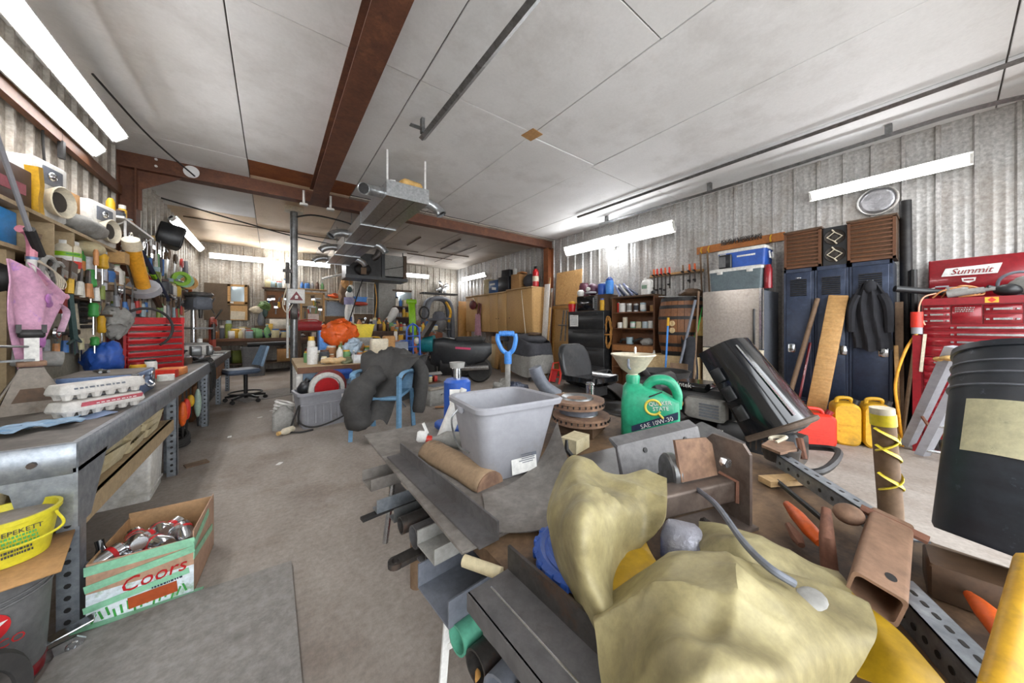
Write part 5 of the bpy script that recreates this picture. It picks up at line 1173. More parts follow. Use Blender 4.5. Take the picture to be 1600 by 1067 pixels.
word = ['yellow', 'off-white', 'red', 'blue', 'olive', 'grey', 'tan', 'cream', 'charcoal', 'green', 'brown', 'pale blue', 'straw', 'dark brown']
def small(label, p, i, shape, s, group):
    m = pal[i % len(pal)]
    t = thing({0: 'small_box', 1: 'small_jar', 2: 'spray_can', 3: 'small_bottle'}[shape], label, {0: 'box', 1: 'jar', 2: 'can', 3: 'bottle'}[shape], p, g.uniform(-20, 20), group)
    if shape == 0: part(t, 'carton', m, box((0, 0, s*.6), (s*.7, s*.9, s*1.2), None, .003)); part(t, 'label_patch', pal[(i+3) % len(pal)], box((s*.36, 0, s*.6), (.004, s*.6, s*.6)))
    elif shape == 1: part(t, 'body', m, lathe([(s*.42, 0), (s*.45, s*.1), (s*.45, s*.9), (s*.36, s)], n=12)); part(t, 'lid', pal[(i+5) % len(pal)], lathe([(s*.38, s), (s*.38, s*1.15), (.001, s*1.15)], n=12))
    elif shape == 2: part(t, 'body', m, lathe([(s*.3, 0), (s*.3, s*1.5), (s*.2, s*1.65)], n=12)); part(t, 'cap', pal[(i+7) % len(pal)], lathe([(s*.24, s*1.6), (s*.24, s*1.95), (.001, s*1.95)], n=12))
    else: part(t, 'body', m, lathe([(s*.3, 0), (s*.33, s*.1), (s*.33, s*1.0), (s*.12, s*1.35), (s*.12, s*1.5)], n=12)); part(t, 'cap', pal[(i+2) % len(pal)], lathe([(s*.14, s*1.48), (s*.14, s*1.65), (.001, s*1.65)], n=12))
    return t
def row(where, x, y0, y1, z, n, seed, s0=.09, s1=.14, along='y', group=None):
    """n different little containers in a row, each named by look, place in the row and shelf"""
    q = random.Random(seed); od = ['first', 'second', 'third', 'fourth', 'fifth', 'sixth', 'seventh', 'eighth', 'ninth', 'tenth', 'eleventh', 'twelfth', 'thirteenth', 'fourteenth', 'fifteenth']
    for k in range(n):
        i = q.randrange(len(pal)); sh = q.choice((0, 1, 1, 2, 3)); d = (k+.5)/n
        p = (x+q.uniform(-.03, .03), y0+(y1-y0)*d, z) if along == 'y' else (y0+(y1-y0)*d, x+q.uniform(-.04, .04), z)
        small('%s %s %s, %s' % (word[i], ('box', 'jar', 'spray can', 'bottle')[sh], where, od[k] + ' from left'), p, i, sh, q.uniform(s0, s1), group or ('containers ' + where))
row('on the glue shelf of the left wall', -1.2, 4.35, 5.15, 1.522, 8, 31)
row('on the dark dusty shelf of the left wall', -1.2, 4.3, 5.25, 1.242, 8, 32, .07, .11)
row('on the grey shelf near the drill press', -1.2, 5.7, 8.5, 1.572, 13, 33, .11, .17)
row('on the white bracket shelf of the left wall', -1.22, 4.8, 5.4, 2.162, 4, 34, .08, .11)
row('at the back of the desk bench', -1.25, 5.3, 7.5, .702, 9, 36, .11, .18)
# guns, levels, saws beyond the shelves
t = thing('caulking_gun', 'big yellow caulking tube in a steel gun on the left wall', 'caulking gun', (-1.05, 4.736, 1.703), 0)
part(t, 'cartridge', 'f0a92c', tube([(0, -.17, .17), (0, .13, -.16)], .055, 12)); part(t, 'nozzle', 'cream', tube([(0, -.23, .24), (0, -.17, .17)], [.06, .07], 12)); part(t, 'plunger', 'grey_plastic', tube([(0, .13, -.16), (0, .17, -.2)], [.12, .13], 14)); part(t, 'frame', 'steel', tube([(-.06, -.2, .18), (-.06, .14, -.2)], .01, 6))
def bar(label, a, b, w, m, cat='level', name='spirit_level', vial=True):
    t = thing(name, label, cat, a, 0)
    d = Vector(b)-Vector(a)
    part(t, 'beam', m, tube([(0, 0, 0), tuple(d)], w, 4, flat=.35))
    if vial: part(t, 'vial', 'lime', tube([tuple(d*.45), tuple(d*.52)], w*.8, 6))
    return t
bar('long brown spirit level leaning beside the caulking gun', (-1.08, 4.649, 1.872), (-1.06, 5.534, 1.361), .03, '5a4030')
bar('long blue and grey level leaning beside the brown one', (-1.1, 4.922, 1.953), (-1.08, 5.995, 1.464), .03, '3b3f5a')
bar('red lath leaning under the caulking gun', (-1.06, 4.88, 1.69), (-1.04, 5.377, 1.538), .03, 'b8322a', 'lath', 'lath', False)
for k, (lb, u, v, m) in enumerate((('hand saw with tan handle hanging past the levels', 258, 400, 'old_wood'), ('hand saw with dark handle hanging in the middle', 266, 398, 'dark_wood'), ('hand saw hanging nearest the black felt panel', 274, 402, 'b8322a'))):
    p = PXf(u, v, -1.25) if False else ((-1.25, 6.9+.45*k, 2.12))
    t = thing('hand_saw', lb, 'saw', p, group='hand saws', rot=(-20, 0, 0))
    part(t, 'blade', 'steel', prism([(-.02, .05), (.1, .05), (.04, -.55), (0, -.55)], .004, 'yz')); part(t, 'handle', m, xf(ring((0, 0, 0), .06, .022, 14, 6, (0, 90, 0)), (0, .04, .12), (0, 0, 0), (1, .8, 1.1)))
bar('tall tan straightedge leaning against the wall by the saws', (-1.25, 6.55, 1.57), (-1.3, 6.35, 2.35), .04, 'c9a86a', 'straightedge', 'straightedge', False)
solo('felt_board', 'dark felt covered panel hanging at the end of the saws', 'panel', 'cloth_dk', box((0, 0, 0), (.06, .3, .6), (8, 0, 0), .01), loc=(-1.28, 8.3, 2.02))
t = thing('wall_speaker', 'black speaker box hung high on the left wall', 'speaker', (-1.2, 6.75, 2.44), rot=(0, 12, 15))
part(t, 'cabinet', 'black_plastic', box((0, 0, 0), (.26, .36, .30), None, .01)); part(t, 'grille', 'cloth_black', box((.135, 0, 0), (.01, .33, .27)))
for k, (lb, y, z, m) in enumerate((('lime roll of tape on the peg by the drill press', 7.0, 1.86, 'lime'), ('pale green roll of tape on the same peg', 7.25, 1.86, '9fcfae'), ('tan roll of tape on the peg end', 7.6, 1.86, 'd9a15a'))):
    solo('tape_roll', lb, 'tape', m, pipe((0, -.03, 0), (0, .03, 0), .11, .05, 18), loc=(-1.12, y, z), rz=30, group='tape rolls on the peg')
solo('tape_peg', 'steel peg holding the rolls of tape', 'peg', 'steel', cyl((-1.15, 6.9, 1.83), (-1.12, 7.75, 1.83), .02, n=8))
solo('air_hose', 'orange and tan air hose coil hung by the tape rolls', 'hose', 'a9542a', *[ring((-1.22, 8.05+.03*k, 1.80-.02*k), .2+.03*(k % 3), .014, 22, 6, (0, 90, 20)) for k in range(5)])
solo('orange_coil', 'bright orange cord bundle under the tape rolls', 'cord', 'orange', *[tube(spline([(-1.2, 7.5+.04*k, 1.75), (-1.15, 7.55+.04*k, 1.6), (-1.2, 7.62+.03*k, 1.58), (-1.2, 7.6, 1.75)]), .016, 6) for k in range(3)])
# drill press and mitre saw at the bench end
t = thing('drill_press', 'grey bench drill press at the far end of the desk bench', 'drill press', (-.98, 7.25, .70), 30)
part(t, 'base', 'hose_grey', box((0, 0, .02), (.3, .4, .04), None, .01)); part(t, 'column', 'chrome', cyl((0, .1, .04), (0, .1, .75), .035)); part(t, 'head', 'hose_grey', box((0, 0, .80), (.24, .46, .2), None, .03)); part(t, 'belt_cover', 'steel', box((0, 0, .94), (.26, .5, .07), None, .03)); part(t, 'chuck', 'steel_dark', cyl((0, -.12, .70), (0, -.12, .56), .03, .02)); part(t, 'table', 'steel', box((0, -.06, .4), (.26, .26, .03)))
for a in (0, 120, 240): part(t, 'feed_handle', 'chrome', cyl((.13, -.1, .76), (.16, -.1+.16*math.cos(R(a)), .76+.16*math.sin(R(a))), .009, n=6))
t = thing('red_press', 'rusty red hand press beside the drill press', 'press', (-.84, 7.75, .70), 10)
part(t, 'base', 'rust', box((0, 0, .03), (.2, .3, .06), None, .01)); part(t, 'frame', 'a8402c', tube(spline([(0, .1, .05), (0, .12, .4), (0, 0, .55), (0, -.12, .45)]), .05, 8)); part(t, 'ram', 'steel_dark', cyl((0, -.12, .2), (0, -.12, .5), .03)); part(t, 'lever', 'steel', cyl((0, .0, .5), (.1, -.2, .72), .014, n=7))
t = thing('bench_vise', 'grey bench vise on the corner of the desk bench', 'vise', (-.72, 5.62, .71), 15)
part(t, 'base', 'steel_dark', box((0, 0, .03), (.16, .16, .06), None, .01)); part(t, 'fixed_jaw', 'steel', box((-.05, 0, .12), (.1, .14, .12), None, .01)); part(t, 'moving_jaw', 'steel', box((.08, 0, .12), (.05, .14, .12), None, .01)); part(t, 'screw', 'chrome', cyl((.1, 0, .08), (.24, 0, .08), .014, n=8)); part(t, 'handle', 'chrome', cyl((.22, -.1, .08), (.22, .1, .08), .007, n=7))

# ================================================================ hand tools hung along the left wall
def handtool(kd, label, p, c, L, group, rot):
    o = thing(kd, label, kd, p, group=group, rot=rot)
    part(o, 'grip', c, cyl((0, 0, -L), (0, 0, -L*.4), .02, .016, 8))
    if kd == 'hammer': part(o, 'head', 'black_iron', box((0, 0, 0), (.035, .13, .04), None, .008)); part(o, 'shaft', 'old_wood', cyl((0, 0, -L*.4), (0, 0, 0), .013, n=6))
    elif kd == 'wrench': part(o, 'head', 'chrome', ring((0, 0, 0), .032, .013, 12, 6, (0, 90, 0))); part(o, 'shaft', 'chrome', box((0, 0, -L*.2), (.01, .022, L*.45)))
    elif kd == 'pliers': part(o, 'jaws', 'steel_dark', prism([(-.022, -L*.4), (.022, -L*.4), (.012, .03), (-.012, .03)], .016, 'yz')); part(o, 'second_grip', c, cyl((0, .02, -L*.4), (0, .055, -L), .015, n=6))
    elif kd == 'chisel': part(o, 'shaft', 'chrome', box((0, 0, -L*1.3), (.006, .022, L*.6)))
    elif kd == 'snips': part(o, 'blade', 'steel', prism([(-.01, -L*.4), (.03, -L*.4), (.0, .08)], .008, 'yz')); part(o, 'second_grip', c, tube(spline([(0, .02, -L*.4), (0, .07, -L*.7), (0, .05, -L)]), .013, 6))
    else: part(o, 'ferrule', 'chrome', box((0, 0, -L*.32), (.03, .085, .05))); part(o, 'bristles', 'dark_wood', box((0, 0, -L*.12), (.026, .09, .12)))
    return o
def tool_row(where, x, y0, y1, z, n, seed, L0=.16, L1=.28):
    q = random.Random(seed); od = ['first', 'second', 'third', 'fourth', 'fifth', 'sixth', 'seventh', 'eighth', 'ninth', 'tenth', 'eleventh', 'twelfth']
    solo('peg_strip', 'wooden peg strip with hand tools ' + where, 'rail', 'old_wood', bx(x-.03, y0, z-.02, x-.015, y1, z+.02))
    for k in range(n):
        i = q.randrange(len(pal)); kd = q.choice(('hammer', 'wrench', 'pliers', 'chisel', 'snips', 'brush'))
        handtool(kd, '%s handled %s %s, %s from left' % (word[i], kd, where, od[k]), (x, y0+(y1-y0)*(k+.5)/n, z+q.uniform(-.01, .01)), pal[i], q.uniform(L0, L1), 'hand tools ' + where, (q.uniform(-10, 10), 0, 0))
tool_row('under the glue shelf', -1.09, 4.25, 5.2, 1.47, 9, 71)
tool_row('under the pigeonholes', -1.09, 3.1, 4.1, 1.53, 8, 72, .14, .22)
tool_row('under the grey shelf', -1.09, 5.55, 7.0, 1.52, 10, 73, .2, .34)
tool_row('below the white bracket shelf', -1.12, 4.6, 5.5, 2.02, 7, 74, .2, .3)
tool_row('above the grey shelf', -1.2, 5.6, 6.6, 2.2, 8, 75, .24, .38)
tool_row('on the grey hardboard', -1.2, 3.5, 4.1, 1.1, 5, 76, .12, .2)

# ================================================================ overhead: duct, furnace, post
t = thing('air_duct', 'galvanised rectangular air duct hanging under the ceiling', 'duct', (0, 0, 0), 0)
DX0, DX1, DZ0, DZ1 = 1.04, 1.53, 2.62, 2.79
ys = [3.77, 5.1, 6.4, 7.6, 8.8]
for a, b in zip(ys[:-1], ys[1:]): s = part(t, 'section', 'duct', bx(DX0, a+.004, DZ0, DX1, b-.004, DZ1)); part(s, 'joint_flange', 'duct', bx(DX0-.01, b-.015, DZ0-.01, DX1+.01, b+.015, DZ1+.01))
for x in (1.2, 1.36): part(t, 'crease', 'steel', bx(x, 3.78, DZ0-.004, x+.006, 8.78, DZ0))
part(t, 'end_cap', 'duct', bx(DX0-.004, 3.76, DZ0-.006, DX1+.004, 3.77, DZ1+.004))
def elbow(label, p, d1, d2, r=.062):
    """round outlet: leaves the duct side along d1 and bends to d2"""
    P = Vector(p); a = Vector(d1); b = Vector(d2)
    pts = spline([tuple(P), tuple(P+a*.07), tuple(P+a*.13+b*.03), tuple(P+a*.17+b*.08), tuple(P+a*.18+b*.14)], 5)
    e = part(t, 'elbow', 'duct', tube(pts, r, 14, cap=False), tube([pts[-1], tuple(Vector(pts[-1])+b*.002)], [r, r*.92], 14, cap=False), label=label)
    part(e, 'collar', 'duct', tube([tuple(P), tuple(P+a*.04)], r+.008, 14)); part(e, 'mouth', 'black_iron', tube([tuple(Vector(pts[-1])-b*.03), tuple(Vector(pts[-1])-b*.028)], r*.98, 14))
    q = Vector(pts[-1]); part(e, 'rim', 'duct', tube([tuple(q-b*.012), tuple(q)], r+.006, 14, cap=False))
elbow('near elbow facing the left bench', (DX0, 3.95, 2.70), (-1, 0, 0), (-.35, -.85, -.3))
elbow('middle elbow on the bench side', (DX0, 6.1, 2.70), (-1, 0, .15), (-.6, -.3, -.75))
elbow('third elbow on the bench side', (DX0, 7.3, 2.70), (-1, 0, .1), (-.7, 0, -.75))
elbow('far elbow on the bench side', (DX0, 8.6, 2.70), (-1, 0, .1), (-.7, 0, -.75))
elbow('near elbow on the cupboard side', (DX1, 3.95, 2.70), (1, 0, 0), (.35, -.35, -.85))
elbow('middle elbow on the cupboard side', (DX1, 6.5, 2.68), (1, 0, 0), (.4, -.2, -.9))
elbow('far elbow on the cupboard side', (DX1, 8.2, 2.68), (1, 0, 0), (.4, -.2, -.9))
for x, y in ((1.06, 3.82), (1.51, 3.82), (1.06, 5.9), (1.06, 7.4), (1.51, 7.4)): part(t, 'hanger', 'white_paint' if y < 4 else 'steel', box((x, y, 2.98), (.022 if y < 4 else .01, .006, .40)))
solo('foam_scrap', 'scrap of yellow foam insulation lying on the near duct end', 'insulation', 'foam', jit(box((1.37, 3.95, 2.86), (.26, .2, .1), (6, 0, 10), .03), .012, 3))
solo('slotted_strut', 'white slotted strut lying on top of the duct', 'strut', 'white_paint', box((1.19, 4.1, 2.845), (.06, .62, .04), (8, 0, -14)), box((1.19, 4.1, 2.868), (.025, .5, .01), (8, 0, -14)))
t = thing('furnace', 'black hanging furnace with a pale side panel at the duct end', 'furnace', (2.25, 8.95, 2.36), 0)
part(t, 'burner_box', 'black_iron', bx(-.78, -.1, .05, .05, .5, .62)); part(t, 'side_panel', 'cloth_grey', bx(.12, -.05, .1, .66, .5, .66)); part(t, 'edge_post', 'black_plastic', bx(.06, -.12, .0, .14, .5, .74)); part(t, 'edge_post', 'dark_wood', bx(.64, -.1, 0, .72, .5, .68)); part(t, 'base_frame', 'black_plastic', bx(-.8, -.14, -.03, .74, .5, .05)); part(t, 'draft_hood', 'black_iron', ell((-.40, -.16, .2), (.2, .14, .16)), box((-.4, -.2, .1), (.14, .1, .1))); part(t, 'pilot_cover', 'old_wood', box((-.42, -.3, .14), (.12, .03, .16)))
part(t, 'flue', 'steel_dark', tube(spline([(-.15, -.05, .5), (-.05, -.1, .6), (.0, -.1, .74)]), .08, 12)); part(t, 'wire', 'black_rubber', tube([(.14, -.06, .26), (.66, -.06, .40)], .008, 5))
for x in (-.7, .68): part(t, 'hanger', 'black_iron', bx(x-.01, .1, .05, x+.01, .12, .80))
t = thing('steel_post', 'round grey steel post with a wooden cap reaching the ceiling', 'post', (.30, 6.62, 0), 0)
part(t, 'shaft', 'steel', cyl((0, 0, 0), (0, 0, 3.1), .055, n=16)); part(t, 'cap_block', 'cream', box((0, 0, 3.11), (.26, .2, .08))); part(t, 'junction_box', 'steel_dark', box((0, -.06, 1.38), (.09, .05, .26), None, .006)); part(t, 'conduit', 'white_plastic', cyl((-.09, -.03, .6), (-.09, -.03, 1.85), .018, n=8)); part(t, 'pipe_clamp', 'steel_dark', box((-.09, -.03, 2.06), (.14, .05, .05)), cyl((-.09, -.03, 1.85), (-.09, -.03, 2.2), .03, n=8))
part(t, 'cable', 'black_rubber', tube(spline([(0, -.02, 2.98), (.3, -.1, 3.05), (.8, -.15, 3.0), (1.0, -.2, 2.9)]), .014, 6))
part(t, 'cord_loop', 'cream', tube(spline([(-.1, -.07, 1.8), (-.16, -.09, 1.5), (-.1, -.1, 1.36), (-.02, -.08, 1.5)]), .008, 6))
t = thing('warning_sign', 'square white sign with a dark red triangle on the post', 'sign', (.33, 6.535, 1.64), 0)
part(t, 'plate', 'white_paint', box((0, 0, 0), (.24, .006, .24), None, .002)); part(t, 'triangle', '7a2a30', prism([(-.095, -.07), (.095, -.07), (0, .08)], .004, 'xz', -.006)); part(t, 'hand_mark', 'white_paint', prism([(-.02, -.045), (.02, -.045), (.025, 0), (0, .02), (-.02, 0)], .003, 'xz', -.009))
solo('ceiling_cable', 'sagging dark cable strung below the tan ceiling boards', 'cable', 'black_rubber', tube(spline([(XL+.1, 7.0, 3.05), (-.5, 7.4, 2.98), (.3, 7.9, 2.96), (1.1, 8.4, 3.0)]), .012, 6))
solo('beam_cable', 'dark cable running over the end of the cross beam', 'cable', 'black_rubber', tube(spline([(XL+.3, 4.0, 3.12), (XL+.42, 4.9, 3.09), (XL+.66, 5.57, 3.0)]), .009, 6))
solo('dangling_lead', 'thin black cord dropping down the left wall from the lamps', 'cord', 'black_rubber', tube(spline([(XL+.06, 4.02, 2.8), (XL+.05, 4.05, 2.5), (XL+.05, 4.12, 2.1)]), .007, 6)); solo('pull_switch', 'black pull switch hanging under the near lamps', 'switch', 'black_iron', box((XL+.08, 4.22, 2.55), (.03, .04, .14)), cyl((XL+.08, 4.22, 2.6), (XL+.08, 4.22, 2.8), .006, n=6))
# ================================================================ back wall
t = thing('glazed_cabinet', 'dark brown cabinet with a glazed wooden door on the back wall', 'cabinet', (-.86, 10.38, 1.27), 0)
part(t, 'carcass', mat('brown_ply', '5e4d3a', '544431', .7, c3='463a2b', s3=2), bx(-.42, 0, 0, .40, .24, .88)); d = part(t, 'door', 'ply', bx(.0, -.03, .38, .37, 0, .86), bx(.05, -.03, .0, .37, 0, .36)); part(d, 'window_pane', 'glass', bx(.06, -.036, .46, .31, -.03, .82)); part(d, 'frame_rail', 'pine', bx(.0, -.045, .82, .37, -.02, .87), bx(.0, -.045, .40, .37, -.02, .45), bx(.0, -.045, .40, .05, -.02, .87), bx(.32, -.045, .40, .37, -.02, .87)); part(t, 'flyer', 'cream', box((.19, -.035, .12), (.27, .006, .2), (0, 3, 0))); part(t, 'switch_plate', 'white_plastic', box((.08, -.05, .43), (.06, .01, .04)))
def wbench(label, x0, x1, y0, y1, z, m='brown_wood', legs=4, th=.06):
    t = thing('back_bench', label, 'workbench', (0, 0, 0), 0)
    part(t, 'top', m, bx(x0, y0, z-th, x1, y1, z))
    for k in range(legs//2):
        x = x0+.06+(x1-x0-.12)*k/max(1, legs//2-1)
        part(t, 'leg', 'dark_wood', bx(x-.04, y0+.05, 0, x+.04, y0+.13, z-th)); part(t, 'leg', 'dark_wood', bx(x-.04, y1-.13, 0, x+.04, y1-.05, z-th))
    part(t, 'rail', 'dark_wood', bx(x0+.05, y0+.06, z-th-.1, x1-.05, y0+.09, z-th)); part(t, 'under_shelf', 'dark_wood', bx(x0+.05, y0+.1, .22, x1-.05, y1-.1, .25))
    return t
wbench('long wooden workbench against the back wall', -1.25, 1.45, 9.75, 10.5, .84)
wbench('wooden bench with paint tins under the grey door panel', 1.6, 3.85, 9.85, 10.5, .98, 'dark_wood')
t = thing('rubbish_bin', 'grey plastic rubbish bin before the back bench', 'bin', (-.32, 9.45, 0), 0)
part(t, 'tub', 'grey_dark_plastic', xf(tub(.46, .40, .66, .006, .82, .82, .05, .012, .03), (0, 0, 0)))
solo('black_beam', 'black plastic tube lying across the rubbish bin', 'tube', 'black_plastic', tube([(-.45, 9.5, .70), (.55, 9.55, .72)], .05, 8))
carton('cardboard carton under the back bench', (.35, 10.0, .255), (.5, .4, .3), 'card'); carton('red crate under the back bench beside the carton', (.95, 10.0, .255), (.5, .4, .28), 'b8402c')
carton('dark crate at the foot of the back bench', (.9, 9.55, 0), (.6, .3, .2), '3b2f28')
solo('plastic_disc', 'red plastic lid lying on the floor by the back bench', 'lid', 'red_paint', lathe([(.16, 0), (.17, .03), (.001, .035)], n=18), loc=(.75, 9.2, 0))
solo('navy_tarp', 'dark navy clothes heaped on the back bench', 'clothes', 'navy', jit(elh((.05, 10.05, .92), (.34, .22, .08), 18, 9), .03, 7)); solo('brown_jacket', 'dark brown jacket heaped behind the navy clothes', 'jacket', 'dark_wood', jit(elh((.42, 10.2, .97), (.26, .18, .12), 16, 9), .03, 8)); solo('white_rags', 'white rags at the end of the navy clothes', 'rags', 'cloth_grey', jit(elh((.62, 9.95, .88), (.22, .14, .04), 14, 8), .02, 9))
row('along the back bench under the glazed cabinet', 10.2, -1.15, .0, .842, 9, 41, .14, .24, 'x'); row('along the back bench behind the post', 10.3, .6, 1.4, .842, 7, 42, .14, .22, 'x')
row('on the dark bench below the wire grid', 10.15, 1.65, 3.05, .982, 13, 43, .14, .24, 'x'); row('on the dark bench below the mirror', 10.15, 3.05, 3.95, .982, 8, 44, .13, .22, 'x')
row('under the long back bench on its shelf', 10.1, -1.1, -.1, .252, 6, 45, .16, .26, 'x')
# house plant / flower thing by the cabinet
t = thing('flower_vase', 'dried flower bunch in a pale vase beside the glazed cabinet', 'vase', (-.22, 10.3, 1.14), 0)
part(t, 'vase', 'hose_grey', lathe([(.05, 0), (.08, .1), (.05, .3), (.06, .34)], n=12)); part(t, 'blooms', 'cream', jit(elh((-.08, 0, .40), (.16, .1, .09), 12, 8), .02, 3)); part(t, 'leaves', '4f6b35', jit(elh((.06, 0, .50), (.12, .1, .12), 12, 8), .03, 4)); part(t, 'dark_stems', 'dkgreen', ell((.08, -.02, .34), (.06, .05, .13)))
solo('vase_block', 'small dark stand carrying the flower vase', 'stand', 'dark_wood', box((-.22, 10.3, .99), (.24, .24, .30)))
# pegboards with tools
def pegboard(label, x0, x1, z0, z1, m, n, seed, frame='pine'):
    t = thing('tool_board', label, 'tool board', ((x0+x1)/2, 10.56, z0), 0)
    w, h = x1-x0, z1-z0
    part(t, 'panel', m, bx(-w/2, 0, 0, w/2, .03, h)); part(t, 'frame', frame, bx(-w/2, -.04, h-.04, w/2, .03, h), bx(-w/2, -.04, 0, -w/2+.04, .03, h), bx(w/2-.04, -.04, 0, w/2, .03, h), bx(-w/2, -.04, 0, w/2, .03, .03))
    q = random.Random(seed); nm = ['hammer', 'wrench', 'pliers', 'square', 'brush']
    for k in range(n):
        x = x0+.08+(w-.16)*(k+.5)/n; z = z1-.12-q.uniform(0, h*.35); kd = q.choice(nm); L = q.uniform(.18, .34); c = pal[q.randrange(len(pal))]
        o = thing(kd, '%s handled %s, %s from left on the %s' % (word[pal.index(c)], kd, ('first', 'second', 'third', 'fourth', 'fifth', 'sixth', 'seventh')[k], label.split(' on ')[0].split(' with ')[0].split(' right ')[0].split(' below ')[0]), kd, (x, 10.52, z), group='tools on the ' + label.split(' on ')[0].split(' with ')[0], rot=(0, q.uniform(-12, 12), 0))
        part(o, 'grip', c, cyl((0, 0, -L), (0, 0, -L*.4), .018, .015, 7))
        if kd == 'hammer': part(o, 'head', 'black_iron', box((0, 0, 0), (.12, .03, .035), None, .008)); part(o, 'shaft', 'old_wood', cyl((0, 0, -L*.4), (0, 0, 0), .012, n=6))
        elif kd == 'wrench': part(o, 'head', 'chrome', ring((0, 0, 0), .03, .012, 12, 6, (90, 0, 0))); part(o, 'shaft', 'chrome', box((0, 0, -L*.2), (.02, .01, L*.45)))
        elif kd == 'pliers': part(o, 'jaws', 'steel_dark', prism([(-.02, -L*.4), (.02, -L*.4), (.012, .02), (-.012, .02)], .014, 'xz')); part(o, 'second_grip', c, cyl((.02, 0, -L*.4), (.05, 0, -L), .014, n=6))
        elif kd == 'square': part(o, 'blade', 'steel', box((.06, 0, 0), (.16, .006, .03))); part(o, 'stock', 'steel', box((0, 0, -L*.2), (.03, .006, L*.4)))
        else: part(o, 'bristles', 'dark_wood', box((0, 0, -L*.1), (.09, .025, .12)));  part(o, 'ferrule', 'chrome', box((0, 0, -L*.3), (.085, .028, .05)))
pegboard('brown framed tool board on the back wall left of the post', -.16, .47, 1.32, 2.08, 'card_brown', 7, 51, 'old_wood')
pegboard('tan framed tool board right of the post', .62, 1.2, 1.22, 2.06, 'shelf_wood', 7, 52)
pegboard('narrow brown tool board below the wire grid', 1.75, 2.5, 1.0, 1.5, 'old_wood', 6, 53, 'old_wood')
carton('white and tan carton on the brown tool board ledge', (.12, 10.25, 1.06), (.34, .3, .24), 'dcd6c6'); solo('ledge_board', 'brown ledge board under the white carton', 'shelf', 'card_brown', bx(-.12, 10.05, 1.02, .5, 10.5, 1.055)); solo('ledge_feet', 'dark support block under the brown ledge board', 'block', 'dark_wood', bx(.05, 10.25, .842, .35, 10.45, 1.02))
carton('yellow carton beside the flower vase', (-.05, 10.1, .842), (.14, .2, .34), 'd0a540')
solo('peg_sheet', 'pale peg panel leaning below the tan tool board', 'panel', 'c9b8b0', box((0, 0, .3), (.26, .02, .60)), loc=(.92, 10.46, .86)); t = thing('red_pouch', 'dark red cloth pouch hanging beside the post', 'pouch', (0, 0, 0), 0); part(t, 'pouch', 'red_paint', jit(elh((.42, 9.3, 1.42), (.1, .08, .2), 14, 9), .02, 3)); part(t, 'string', 'black_rubber', cyl((.42, 9.3, 1.55), (.42, 9.3, 3.15), .005, n=5))
t = carton('red metal box on a stand beyond the post', (.72, 9.4, 1.02), (.55, .3, .22), 'a01f24'); solo('trestle', 'wooden trestle under the red metal box', 'trestle', 'dark_wood', bx(.5, 9.3, 0, .56, 9.5, 1.0), bx(.9, 9.3, 0, .96, 9.5, 1.0), bx(.45, 9.26, .98, 1.0, 9.54, 1.018))
# shelves with orange cords
solo('cord_shelf', 'pine shelf holding orange cords on the back wall', 'shelf', 'pine', bx(1.2, 10.3, 1.86, 1.95, 10.62, 1.9)); solo('louvre_sheet', 'blue grey louvred panel below the orange cord shelf', 'panel', '8f99a6', bx(1.25, 10.56, 1.42, 1.9, 10.6, 1.82)); solo('brown_backing', 'brown hardboard backing along the back wall', 'board', mat('hardboard', '8a623c', '795432', .7), bx(1.2, 10.585, .98, 2.6, 10.6, 1.4))
solo('extension_lead', 'bundle of orange extension cord on the pine shelf', 'cord', 'orange', *[ring((1.36+.04*k, 10.42, 1.96+.012*k), .1, .014, 16, 6, (10*k, 20, 0)) for k in range(4)])
solo('orange_strap', 'orange strap hanging diagonally from the pine shelf', 'strap', 'e2622a', tube(spline([(1.5, 10.4, 1.95), (1.62, 10.3, 2.15), (1.75, 10.25, 2.45)]), .04, 6, flat=.4)); solo('hanging_sacks', 'brown sacks hanging beside the white coverall', 'sacks', 'old_wood', jit(elh((1.62, 10.3, 2.08), (.1, .1, .36), 14, 10), .03, 5)); solo('tan_sack', 'tan paper sack hanging over the orange strap', 'sack', 'card', jit(elh((1.72, 10.2, 2.38), (.14, .1, .2), 14, 9), .03, 6))
t = thing('spare_fixture', 'loose white lamp fixture hanging at an angle by the duct end', 'lamp fixture', (1.35, 9.6, 2.45), 0); part(t, 'housing', 'white_plastic', box((0, 0, 0), (.09, .9, .05), (18, 0, -50), .01)); part(t, 'wire', 'steel', cyl((0, 0, 0), (-.05, 0, .66), .005, n=5))
t = thing('coverall', 'white coverall with a grey top hanging from a wire', 'coverall', (1.72, 9.9, 1.2), 0)
part(t, 'trousers', 'white_paint', surf(lambda u, v: (((u-.5)*.24)*(1-.2*v)+.01*math.sin(v*8), -.06*math.sin(u*PI)-.02*abs(math.sin(u*2*PI)), .02+.52*v), 14, 6, .01)); part(t, 'shirt', '8a84a8', surf(lambda u, v: ((u-.5)*.26, -.08*math.sin(u*PI), .52+.2*v), 12, 5, .01)); part(t, 'collar', 'white_paint', ell((0, -.03, .80), (.10, .06, .12))); part(t, 'hood', 'dkgreen', ell((.0, -.05, .93), (.07, .06, .1))); part(t, 'white_cap', 'white_paint', ell((.04, -.02, 1.0), (.07, .06, .07))); part(t, 'hanger_wire', 'steel', cyl((0, 0, 1.0), (0, 0, 1.95), .006, n=5)); part(t, 'blue_mark', 'blue', box((.03, -.09, .12), (.05, .02, .12)))
t = thing('wire_grid', 'tall white wire shelving grid on the back wall', 'wire rack', (2.14, 10.5, 1.48), 0)
for k in range(5): part(t, 'upright', 'white_paint', cyl((-.36+.18*k, 0, 0), (-.36+.18*k, 0, .98), .009, n=6))
for k in range(3): part(t, 'crossbar', 'white_paint', cyl((-.38, -.012, .02+.47*k), (.38, -.012, .02+.47*k), .009, n=6))
